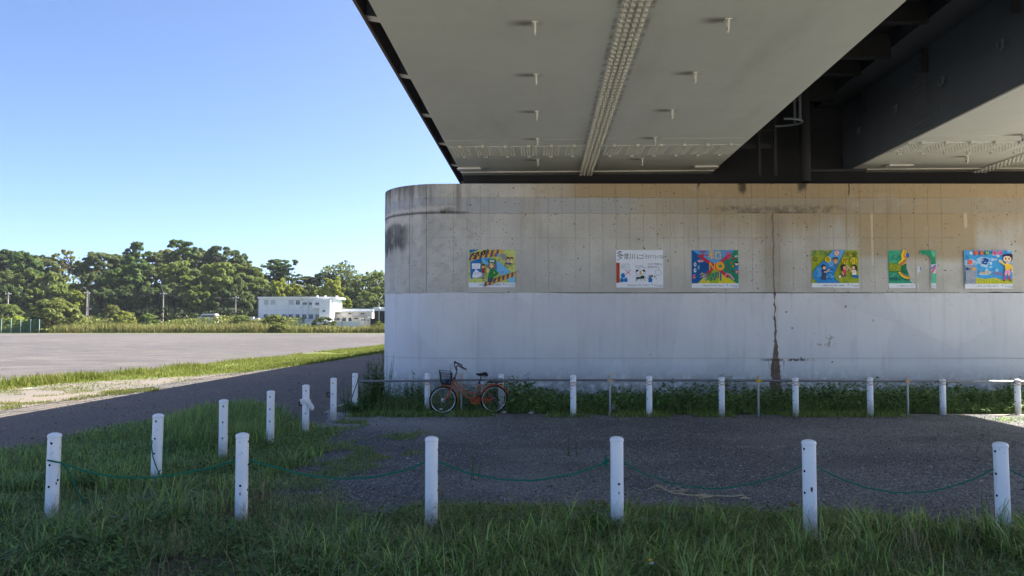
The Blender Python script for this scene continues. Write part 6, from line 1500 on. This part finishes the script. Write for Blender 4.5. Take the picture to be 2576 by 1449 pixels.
def leaves_mesh(name, P, A, T, S, wd, mat):   # leaf quads folded along the middle: base P, heading A, tilt T, length S
    n = len(P); ca, sa = np.cos(A), np.sin(A); ct, st = np.cos(T), np.sin(T)
    d = np.stack([ca*ct, sa*ct, st], 1); s = np.stack([-sa, ca, np.zeros(n)], 1); u = np.cross(d, s)*-1
    S = S[:, None]; W = S*wd
    V = np.stack([P, P+d*S*.42+s*W*.5+u*S*.07, P+d*S*.98-u*S*.12, P+d*S*.42-s*W*.5+u*S*.07, P+d*S*.46-u*S*.02], 1).reshape(-1, 3)
    i = (np.arange(n)*5)[:, None]; F = np.concatenate([i+np.array(q) for q in ((0, 1, 4), (1, 2, 4), (2, 3, 4), (3, 0, 4))], 0)
    return np_mesh(name, V, F, mat)
M_grass = leaf_mat('grass_blades', (.11,.225,.055), (.36,.46,.125), .45, .38, .05, False, 1.2, .45)
M_grassd = leaf_mat('dark_grass_blades', (.09,.185,.055), (.28,.38,.10), .45, .4, .08, False, 1.1, .4)
M_dry = leaf_mat('dry_straw', (.30,.235,.12), (.42,.34,.19), .25)
M_vgrass = leaf_mat('verge_grass', (.105,.14,.022), (.17,.19,.038), .35, .6, .06)
M_leafd = leaf_mat('dark_weed_leaves', (.08,.165,.046), (.18,.30,.085), .35, .5, .01, False, 1.1)
M_leafm = leaf_mat('herb_leaves', (.085,.16,.045), (.17,.26,.075), .4, .55, .02, False, .9)
M_stem = plain('green_stem', (.07,.11,.04), .7, .2)
rs = np.random.default_rng(77)
LAWN = [tuple(p) for p in TURF]
def pts_in(n, x0, x1, y0, y1, poly, seed):
    r = np.random.default_rng(seed); x = r.uniform(x0, x1, n); y = r.uniform(y0, y1, n)
    jx = x+r.normal(0, .10, n); jy = y+r.normal(0, .10, n); k = inpoly(jx, jy, poly); return x[k], y[k]
# near turf: dense short layer, arching tufts, dry stems
def lawn(seed, n, y0, y1, x0=-10.5, x1=6.5): return pts_in(n, x0, x1, y0, y1, LAWN, seed)
def frust(x, y): return np.abs(x) < y*.69+.5
x, y = lawn(1, 120000, 5.2, 9.0); k = frust(x, y) & (vnoise(x, y, 2.1, 4)*.6+vnoise(x, y, .7, 5)*.5 > .43); x, y = x[k], y[k]; n = len(x); q = np.random.default_rng(2)
tag(blades('turf_grass', x, y, q.uniform(.05, .17, n)*(.6+.8*vnoise(x, y, 1.1, 6)), q.uniform(.005, .010, n), q.uniform(.2, 1.2, n), M_grassd, 3), kind='stuff')
cx_, cy_ = lawn(7, 2600, 5.2, 8.4); k = frust(cx_, cy_) & (vnoise(cx_, cy_, .8, 9) > .42); cx_, cy_ = cx_[k], cy_[k]; m = len(cx_)
per = 19; q = np.random.default_rng(8)
x = np.repeat(cx_, per)+q.normal(0, .045, m*per); y = np.repeat(cy_, per)+q.normal(0, .045, m*per); hh = np.repeat(q.uniform(.16, .40, m)*(.55+1.0*vnoise(cx_, cy_, 1.3, 93)), per)
tag(blades('tall_grass', x, y, hh*q.uniform(.5, 1.1, m*per), q.uniform(.006, .0135, m*per), q.uniform(.2, 1.25, m*per), M_grass, 10, .7), kind='stuff')
x, y = lawn(11, 3200, 5.4, 8.6); k = frust(x, y); x, y = x[k], y[k]; n = len(x); q = np.random.default_rng(12)
tag(blades('dry_grass', x, y, q.uniform(.15, .5, n), q.uniform(.0025, .005, n), q.uniform(.1, .9, n), M_dry, 13), kind='stuff')
# middle turf around the diagonal row of posts
x, y = lawn(14, 130000, 9.0, 19.5, -14, -.5); k = vnoise(x, y, 1.2, 15)*.6+vnoise(x, y, .5, 16)*.5 > .30; x, y = x[k], y[k]; n = len(x); q = np.random.default_rng(17)
tag(blades('bank_grass', x, y, q.uniform(.09, .25, n)*(.45+1.1*vnoise(x, y, .8, 18)), q.uniform(.008, .015, n), q.uniform(.15, 1.0, n), M_grass, 19), kind='stuff')
TALL = [g2(420, 1075), g2(560, 1040), g2(640, 1036), g2(700, 1075), g2(690, 1120), g2(560, 1135), g2(430, 1130)]
x, y = pts_in(26000, -8, -3.5, 10, 19, TALL, 20); n = len(x); q = np.random.default_rng(21)
tag(blades('tall_grass', x, y, q.uniform(.22, .5, n), q.uniform(.006, .011, n), q.uniform(.1, .75, n), M_grass, 22, .6), kind='stuff')
# thin growth creeping over the gravel
def creep(poly, n, seed, h=(.03, .10), w_=.006, mat=None, name='creeping_grass'):
    xs = [p[0] for p in poly]; ys = [p[1] for p in poly]; x, y = pts_in(n, min(xs), max(xs), min(ys), max(ys), poly, seed)
    k = vnoise(x, y, 2.2, seed)*.6+vnoise(x, y, .9, seed+1)*.5 > .5; x, y = x[k], y[k]; q = np.random.default_rng(seed); m = len(x)
    return tag(blades(name, x, y, q.uniform(*h, m), np.full(m, w_)*q.uniform(.7, 1.3, m), q.uniform(.3, 1.2, m), mat or M_grass, seed), kind='stuff')
creep([g2(600, 1300), g2(640, 1190), g2(760, 1130), g2(1075, 1085), g2(1080, 1130), g2(960, 1175), g2(820, 1215), g2(900, 1300)], 26000, 30, (.03, .11))
creep([g2(800, 1090), g2(870, 1052), g2(930, 1055), g2(930, 1070), g2(860, 1085)], 4000, 31, (.03, .10), .008)
creep([g2(860, 1272), g2(2576, 1290), g2(2650, 1340), g2(860, 1330)], 26000, 32, (.04, .16), .005)
creep([(-3.5, 16.2), (8.5, 16.2), (8.5, 17.0), (-3.5, 17.0)], 12000, 33, (.05, .22), .010)
# lit verge by the playing field
VP_ = [tuple(p) for p in VERGE_EDGE] + [tuple(p) for p in LOT_EDGE[::-1]]
xs = [p[0] for p in VP_]; ys = [p[1] for p in VP_]
q = np.random.default_rng(40); x = q.uniform(-32, -4, 330000); y = q.uniform(18, 78, 330000); k = inpoly(x+q.normal(0, .2, len(x)), y+q.normal(0, .2, len(x)), VP_) & (vnoise(x, y, .55, 41)*.6+vnoise(x, y, .2, 42)*.5 > .36); x, y = x[k], y[k]; n = len(x)
tag(blades('verge_grass', x, y, q.uniform(.06, .20, n)*(.5+1.1*vnoise(x, y, .3, 43)), q.uniform(.010, .022, n), q.uniform(.2, .9, n), M_vgrass, 44), kind='stuff')
tuft = [(60, 968), (90, 966), (110, 963), (130, 963), (190, 957), (205, 956), (225, 955), (40, 972), (330, 943), (470, 927)]
x = []; y = []
for (px, py) in tuft:
    p = gp(px, py); x += list(q.normal(p.x, .35, 260)); y += list(q.normal(p.y, .3, 260))
x, y = np.array(x), np.array(y); n = len(x)
tag(blades('verge_tufts', x, y, q.uniform(.15, .42, n), q.uniform(.012, .022, n), q.uniform(.1, .6, n), M_vgrass, 45), kind='stuff')
creep([g2(-40, 1030), g2(0, 1012), g2(60, 1016), g2(150, 1010), g2(270, 985), g2(400, 975), g2(400, 985), g2(240, 1000), g2(120, 1020), g2(0, 1034)], 11000, 46, (.04, .12), .012, M_vgrass)
creep([g2(150, 966), g2(460, 938), g2(800, 900), g2(962, 880), g2(962, 888), g2(800, 915), g2(460, 962), g2(200, 990)], 26000, 47, (.03, .10), .014, M_vgrass)
creep([g2(0, 985), g2(150, 966), g2(250, 985), g2(60, 1005), g2(-60, 1012)], 5000, 48, (.03, .09), .012, M_vgrass)
# broad small leaves low in the near turf (clover and herbs), in patches
x, y = lawn(50, 60000, 5.2, 8.6); k = frust(x, y) & (vnoise(x, y, .9, 51) > .56); x, y = x[k], y[k]; n = len(x); q = np.random.default_rng(52)
P = np.stack([x, y, q.uniform(.02, .16, n)], 1); tag(leaves_mesh('clover', P, q.uniform(0, 6.283, n), q.uniform(-.4, .6, n), q.uniform(.02, .05, n), .75, M_leafm), kind='stuff')
x, y = lawn(53, 26000, 9.0, 16, -13, -2); k = vnoise(x, y, .9, 54) > .55; x, y = x[k], y[k]; n = len(x)
P = np.stack([x, y, q.uniform(.02, .12, n)], 1); tag(leaves_mesh('clover', P, q.uniform(0, 6.283, n), q.uniform(-.4, .6, n), q.uniform(.03, .065, n), .75, M_leafm), kind='stuff')
# ---- leafy weeds between the posts and the pier
def weed_mass(name, n, x0, x1, y0, y1, hf, ls, seed, mat, wd=.62):
    r = np.random.default_rng(seed); x = r.uniform(x0, x1, n); y = r.uniform(y0, y1, n); H = hf(x, y); z = H*r.uniform(.02, 1, n)**.75
    k = z > 0.0; P = np.stack([x, y, z], 1)[k]; m = len(P)
    return tag(leaves_mesh(name, P, r.uniform(0, 6.283, m), r.uniform(-.9, .35, m), r.uniform(*ls, m), wd, mat), kind='stuff')
def wtop(x, y): return np.clip((.06+.50*vnoise(x, y, .75, 60)**1.4+.22*vnoise(x, y, 2.3, 61))*np.clip((y-16.75)*1.5+.25, .2, 1)*np.clip(1.15-.25*np.clip(x-6, 0, 4)*0, .5, 1.2), .05, 1.0)
weed_mass('weed_leaves', 12000, -.6, 13.0, 16.95, 19.9, wtop, (.07, .15), 62, M_leafd)
weed_mass('weed_leaves', 7000, -3.6, -.4, 17.2, 20.2, lambda x, y: .25+.35*vnoise(x, y, 1.1, 63), (.03, .07), 64, M_leafm, .45)
r = np.random.default_rng(65); x = r.uniform(-3.6, 13, 17000); y = r.uniform(16.9, 19.5, 17000); n = len(x)
tag(blades('weed_grass', x, y, r.uniform(.12, .42, n)*np.clip(.4+(y-16.8), .4, 1), r.uniform(.008, .014, n), r.uniform(.1, 1.1, n), M_grassd, 66), kind='stuff')
# individual plants that stand out
def stalk_plant(name, px, pyt, Y, label, spread, n, leaf, mat, nst=5, wd=.42, seed=1, cat='weed', droop=.0, group=None, base=None):
    r = np.random.default_rng(seed); p = at(px, pyt, Y); H = p.z
    t = empty(name, (p.x, Y, 0), 0, label, cat, group); mb = MB(); Pp = []; Aa = []; Tt = []; Ss = []
    for s_ in range(nst):
        a = r.uniform(0, 6.283); b = Vector((r.normal(0, .04), r.normal(0, .04), 0)); hh = H*(1 if s_ == 0 else r.uniform(.55, 1.0)); e = b+Vector((math.cos(a)*spread*r.uniform(.2, 1) if s_ else 0, math.sin(a)*spread*r.uniform(.2, 1) if s_ else 0, hh))
        mid = b.lerp(e, .5)+Vector((0, 0, hh*.06)); mb.tube([b, mid, e], [.007, .005, .002], 5, caps=False)
        for j in range(n):
            u = r.uniform(.12, 1.0); q_ = b.lerp(mid, u*2) if u < .5 else mid.lerp(e, u*2-1)
            Pp.append(tuple(q_)); Aa.append(j*2.4+r.normal(0, .3)); Tt.append(r.uniform(-.3, .7)-droop); Ss.append(leaf*(1.25-u*.8)*r.uniform(.7, 1.2))
    mb.build('stem', M_stem, t, True)
    o = leaves_mesh('foliage', np.array(Pp), np.array(Aa), np.array(Tt), np.array(Ss), wd, mat); o.parent = t; return t
WG = 'weeds growing along the foot of the pier'
stalk_plant('mugwort', 958, 888, 18.4, 'tallest feathery weed standing against the round end of the pier', .28, 70, .11, M_leafm, 7, .3, 1, group=WG)
stalk_plant('mugwort', 976, 884, 18.9, 'pale wispy flowering weed just right of the tallest weed', .22, 40, .055, M_leafm, 7, .28, 2, group=WG)
stalk_plant('mugwort', 938, 905, 18.0, 'bushy weed left of the tallest weed at the pier end', .30, 80, .12, M_leafm, 8, .34, 3, group=WG)
stalk_plant('mugwort', 918, 935, 17.6, 'leafy weed beside the corner bollard', .28, 60, .11, M_leafm, 7, .4, 4, group=WG)
stalk_plant('mugwort', 872, 948, 16.8, 'thin feathery weed left of the corner bollard', .2, 34, .08, M_leafm, 5, .28, 5, group=WG)
stalk_plant('mugwort', 895, 1000, 16.7, 'low dark weed clump at the foot of the corner bollard', .25, 60, .10, M_leafd, 7, .5, 6, group=WG)
stalk_plant('vine', 1038, 930, 18.4, 'leafy vine climbing just left of the post behind the front wheel', .22, 30, .12, M_leafd, 4, .6, 7, group=WG)
stalk_plant('vine', 1058, 948, 18.3, 'second leafy shoot between the vine and the post', .16, 22, .12, M_leafd, 4, .6, 8, group=WG)
stalk_plant('vine', 1324, 940, 18.3, 'leafy shoot rising above the rail right of the bicycle', .10, 22, .15, M_leafd, 2, .65, 9, group=WG)
stalk_plant('weed', 1590, 968, 18.0, 'three-leafed shoot left of the post beside the pale stone', .14, 22, .13, M_leafd, 3, .6, 10, group=WG)
stalk_plant('weed', 1650, 985, 17.8, 'serrated weed just right of the post beside the pale stone', .14, 36, .10, M_leafd, 4, .4, 11, group=WG)
stalk_plant('weed', 1720, 975, 17.9, 'dark serrated weed midway along the pier foot', .16, 40, .10, M_leafd, 4, .4, 12, group=WG)
stalk_plant('weed', 2090, 985, 18.1, 'broad-leaved shoot right of the brown crack', .16, 26, .14, M_leafd, 3, .62, 13, group=WG)
stalk_plant('weed', 2230, 970, 17.9, 'thin-branched weed left of the fourth stanchion', .22, 40, .08, M_leafm, 5, .35, 14, group=WG)
stalk_plant('weed', 2310, 972, 17.8, 'feathery weed right of the fourth stanchion', .24, 46, .08, M_leafm, 6, .35, 15, group=WG)
stalk_plant('weed', 2440, 966, 17.8, 'tall leafy weed above the sunlit patch', .26, 50, .10, M_leafm, 6, .38, 16, group=WG)
stalk_plant('weed', 2538, 946, 17.9, 'leafy weed poking over the rail at the right edge', .22, 40, .11, M_leafm, 5, .42, 17, group=WG)
for i, (px, py, Y, lab) in enumerate(((300, 1225, 8.2, 'lone feathery weed in the turf left of the second front bollard'), (186, 1180, 9.0, 'pale shoot in the turf beside the slack rope'), (505, 1170, 9.1, 'yellowish shoot in the turf between the two far left ropes'), (1195, 1140, 9.8, 'wispy weed growing from the gravel right of the third front bollard'), (1440, 1100, 11.5, 'thin wispy weed standing in the middle of the gravel'), (2480, 1240, 7.7, 'pink-flowered wisp left of the far right bollard'))):
    stalk_plant('weed', px, py, Y, lab, .10, 26, .035 if i > 2 else .06, M_leafm, 3, .3, 30+i)
# sunlit scraps of weed on the right
creep([g2(2390, 1050), g2(2700, 1045), g2(2700, 1072), g2(2470, 1060)], 1600, 70, (.05, .18), .012, M_grass)
# dock plants with big leaves, flowers
def dock(px, py, label, n, L, seed, mat=M_leafm):
    r = np.random.default_rng(seed); p = gp(px, py); t = empty('dock_plant', (p.x, p.y, 0), 0, label, 'plant')
    for k in range(n):
        a = r.uniform(0, 6.283); l = L*r.uniform(.6, 1.1); up = r.uniform(.35, 1.1); wd = l*r.uniform(.16, .22); v = []; f = []
        for i in range(7):
            u = i/6; wv = wd*math.sin(math.pi*min(1, .12+u*.9))**.8*(1 if u < 1 else .05); h = l*math.sin(up)*(u-.45*u*u); d = l*math.cos(up)*u + .02
            c = Vector((math.cos(a)*d, math.sin(a)*d, h+.06)); s = Vector((-math.sin(a), math.cos(a), 0))
            v += [c-s*wv+Vector((0, 0, wv*.35+.008*math.sin(i*2+k))), c, c+s*wv+Vector((0, 0, wv*.35+.008*math.cos(i*2+k)))]
        for i in range(6): f += [(i*3, i*3+1, i*3+4, i*3+3), (i*3+1, i*3+2, i*3+5, i*3+4)]
        MB().add(v, f).build('leaf', mat, t, True)
    return t
dock(238, 1392, 'broad-leaved dock plant low in the grass below the far left bollard', 11, .34, 1)
dock(1496, 1336, 'broad-leaved dock plant at the left foot of the bollard with the chipped cap', 8, .26, 2)
dock(1535, 1345, 'small dock plant with upright leaves right at the chipped bollard foot', 4, .22, 4)
dock(760, 1450, 'small broad-leaved plant at the bottom edge of the view', 6, .2, 3, M_leafd)
def flower(px, py, H, label, cols, n=1):
    p = gp(px, py); t = empty('flower', (p.x, p.y, 0), 0, label, 'flower'); MB().tube([(0, 0, 0), (.006, 0, H*.6), (0, 0, H)], .0022, 5).build('stem', M_stem, t)
    for k in range(n): MB().ell((k*.012, 0, H-k*.022), .017, .017, .011, 10, 6).build('flower_head', plain('petal', cols[k], .7), t, True)
flower(1636, 1462, .16, 'small yellow and white flower in the grass below the chipped bollard', [(.75,.48,.02), (.72,.72,.68)], 2)
flower(254, 1320, .16, 'tiny pink flower in the turf right of the far left bollard', [(.62,.30,.34)])
flower(285, 1332, .12, 'second tiny pink flower right of the first', [(.60,.34,.38)])
flower(2470, 1250, .18, 'pale pink flower head by the far right bollard', [(.60,.40,.50)])
# ---- stones
M_stone = NT('crushed_stone', .9, .2); _i = M_stone.island; M_stone.color(M_stone.mix((_i*9.1).frac()._op('POWER', 2.2), (.085,.084,.082), (.46,.45,.43))); M_stone = M_stone.m
def stones(name, x, y, s, mat, seed):
    r = np.random.default_rng(seed); n = len(x)
    base = np.array([(1,0,0),(0,1,0),(-1,0,0),(0,-1,0),(0,0,.8),(0,0,-.6)], float); F0 = np.array([(0,1,4),(1,2,4),(2,3,4),(3,0,4),(1,0,5),(2,1,5),(3,2,5),(0,3,5)])
    B = base[None]*r.uniform(.55, 1.15, (n, 6, 1)) + r.normal(0, .18, (n, 6, 3)); a = r.uniform(0, 6.283, n); c, s_ = np.cos(a)[:, None], np.sin(a)[:, None]
    X_, Y_ = B[..., 0]*c-B[..., 1]*s_, B[..., 0]*s_+B[..., 1]*c; V = np.stack([X_, Y_, B[..., 2]*.75], 2)*s[:, None, None]
    V[..., 0] += x[:, None]; V[..., 1] += y[:, None]; V[..., 2] += (.012+s*.15)[:, None]
    return tag(np_mesh(name, V.reshape(-1, 3), (np.arange(n)[:, None, None]*6+F0[None]).reshape(-1, 3), mat), kind='stuff')
YP = [tuple(p) for p in YARD]
r = np.random.default_rng(80); N0 = 190000
u = r.uniform(0, 1, N0); y = 1/(1/7.0+(1/16.6-1/7.0)*u); x = r.uniform(-5.5, 12, N0); k = inpoly(x+r.normal(0, .06, N0), y+r.normal(0, .06, N0), YP) & (np.abs(x) < y*.70+.4) & (r.random(N0) < .35+.65*vnoise(x, y, .8, 81)); x, y = x[k], y[k]
stones('gravel', x, y, np.random.default_rng(82).lognormal(-4.85, .42, len(x)).clip(.005, .034), M_stone, 83)
r = np.random.default_rng(84); x = r.uniform(-12, -2, 9000); y = r.uniform(11, 30, 9000); PP = [tuple(p) for p in VERGE_EDGE]+[(-1.5, 24), (-4.2, 22.5), (-4.2, 17.2)]+[tuple(p) for p in PATH_IN[::-1]]
k = inpoly(x, y, PP); stones('path_gravel', x[k], y[k], r.lognormal(-4.5, .4, k.sum()).clip(.006, .03), M_stone, 85)
def rock(px, py, rx, rz, label, c=(.42,.39,.34)):
    p = gp(px, py); mb = MB(); mb.ell((0, 0, rz*.6), rx, rx*.8, rz, 9, 6, 0, .35)
    mb.v = [(a+random.uniform(-.1, .1)*rx, b+random.uniform(-.1, .1)*rx, c_+random.uniform(-.1, .1)*rz) for a, b, c_ in mb.v]
    tag(mb.build('stone', plain('pale_stone', c, .9, .2, 0, .2, 12, .4), None, False, (p.x, p.y, 0)), label, 'stone')
rock(1545, 1036, .13, .10, 'pale rock in the weeds beside a steel stanchion'); rock(1390, 1033, .10, .06, 'brownish rock half hidden in weeds right of the bicycle', (.30,.25,.19)); rock(1336, 1042, .06, .04, 'small stone at the weed edge left of the brownish rock'); rock(1877, 1040, .07, .05, 'small pale stone at the weed edge left of the brown crack'); rock(1268, 1041, .06, .04, 'small stone under the rear wheel of the bicycle')
rock(382, 1247, .05, .035, 'grey stone in the turf below the loose ropes', (.22,.21,.19)); rock(715, 1222, .035, .025, 'pale stone on the gravel right of the second front bollard'); rock(2205, 1322, .03, .02, 'pale pebble at the gravel edge between the two rightmost bollards', (.5,.5,.5)); rock(2475, 1324, .035, .025, 'pale pebble at the gravel edge by the far right bollard', (.5,.48,.45))
mb = MB(); pts = [gp(px, py, .02) for px, py in ((1160, 1041), (1178, 1037), (1196, 1039), (1215, 1040), (1232, 1044), (1250, 1049))]
tag(MB().tube([p-pts[0] for p in pts], [.014, .02, .016, .02, .012, .006], 6).build('fallen_branch', plain('dead_wood', (.24,.17,.11), .9, .1, 0, .3, 20), None, True, pts[0]), 'dead branch lying on the gravel under the bicycle', 'branch')
pts = [gp(px, py, .02) for px, py in ((2255, 1170-70+5), (2275, 1100-2), (2292, 1097))]

# sedge heads standing in the grass edge, and straw clumps
M_sedge = plain('sedge_brown', (.22,.17,.05), .9, .1, 0, .3, 60)
def sedge(px, py, pyt, label, seed):
    r = np.random.default_rng(seed); p = gp(px, py); H = at(px, pyt, p.y).z
    t = empty('sedge', (p.x, p.y, 0), 0, label, 'plant', 'sedges along the gravel edge'); hd = MB()
    st_ = MB().tube([(0, 0, 0), (.01, 0, H*.6), (.02, 0, H)], .0025, 5)
    for k in range(4): a = k*1.6; st_.tube([(.02, 0, H), (.02+.06*math.cos(a), .06*math.sin(a), H+.015), (.02+.12*math.cos(a), .12*math.sin(a), H-.02)], .0018, 4)
    for k in range(9): hd.ell((.02+r.normal(0, .016), r.normal(0, .016), H+r.normal(0, .012)), .011, .011, .013, 6, 4, 0, .3)
    st_.build('stem', M_stem, t); hd.build('seed_head', M_sedge, t)
sedge(1488, 1330, 1262, 'sedge with a brown head left of the chipped front bollard', 1); sedge(1518, 1328, 1268, 'small sedge between the tallest sedge and the chipped bollard', 2); sedge(1258, 1318, 1282, 'sedge with a brown head below the hanging rope knot span', 3); sedge(1176, 1322, 1290, 'short sedge right of the third front bollard', 4); sedge(1990, 1335, 1268, 'thin sedge left of the rust-holed front bollard', 5)
q = np.random.default_rng(90); xx = []; yy = []
for (px, py) in ((1365, 1322), (655, 1262), (820, 1290), (300, 1350), (1090, 1255), (720, 1370), (450, 1400), (1050, 1390), (1850, 1370), (2300, 1390)):
    p = gp(px, py); xx += list(q.normal(p.x, .05, 26)); yy += list(q.normal(p.y, .05, 26))
xx, yy = np.array(xx), np.array(yy); n = len(xx)
tag(blades('straw_clumps', xx, yy, q.uniform(.14, .40, n), q.uniform(.004, .008, n), q.uniform(.1, .8, n), M_dry, 91), kind='stuff')

# patches of broader herbs among the near grass
cx_, cy_ = lawn(95, 900, 5.6, 9.5); k = frust(cx_, cy_) & (vnoise(cx_, cy_, .6, 96) > .5); cx_, cy_ = cx_[k], cy_[k]; m = len(cx_); q = np.random.default_rng(97); per = 34
hx = np.repeat(cx_, per)+q.normal(0, .07, m*per); hy = np.repeat(cy_, per)+q.normal(0, .07, m*per); hz_ = np.repeat(q.uniform(.10, .30, m), per)*q.uniform(.25, 1, m*per)
tag(leaves_mesh('herbs', np.stack([hx, hy, hz_], 1), q.uniform(0, 6.283, m*per), q.uniform(-.5, .6, m*per), q.uniform(.03, .075, m*per), .5, M_leafm), kind='stuff')

# ================================================================== the summer air
hz = MB().box(-420, 420, -60, 420, -1.0, 46.0)
hm = bpy.data.materials.new('haze'); hm.use_nodes = True; hn = hm.node_tree; hn.nodes.clear()
ho = hn.nodes.new('ShaderNodeOutputMaterial'); pv = hn.nodes.new('ShaderNodeVolumePrincipled')
pv.inputs['Color'].default_value = (.80, .88, 1.0, 1); pv.inputs['Density'].default_value = .00012; pv.inputs['Anisotropy'].default_value = .2
hn.links.new(pv.outputs[0], ho.inputs['Volume'])
tag(hz.build('haze', hm), kind='stuff')
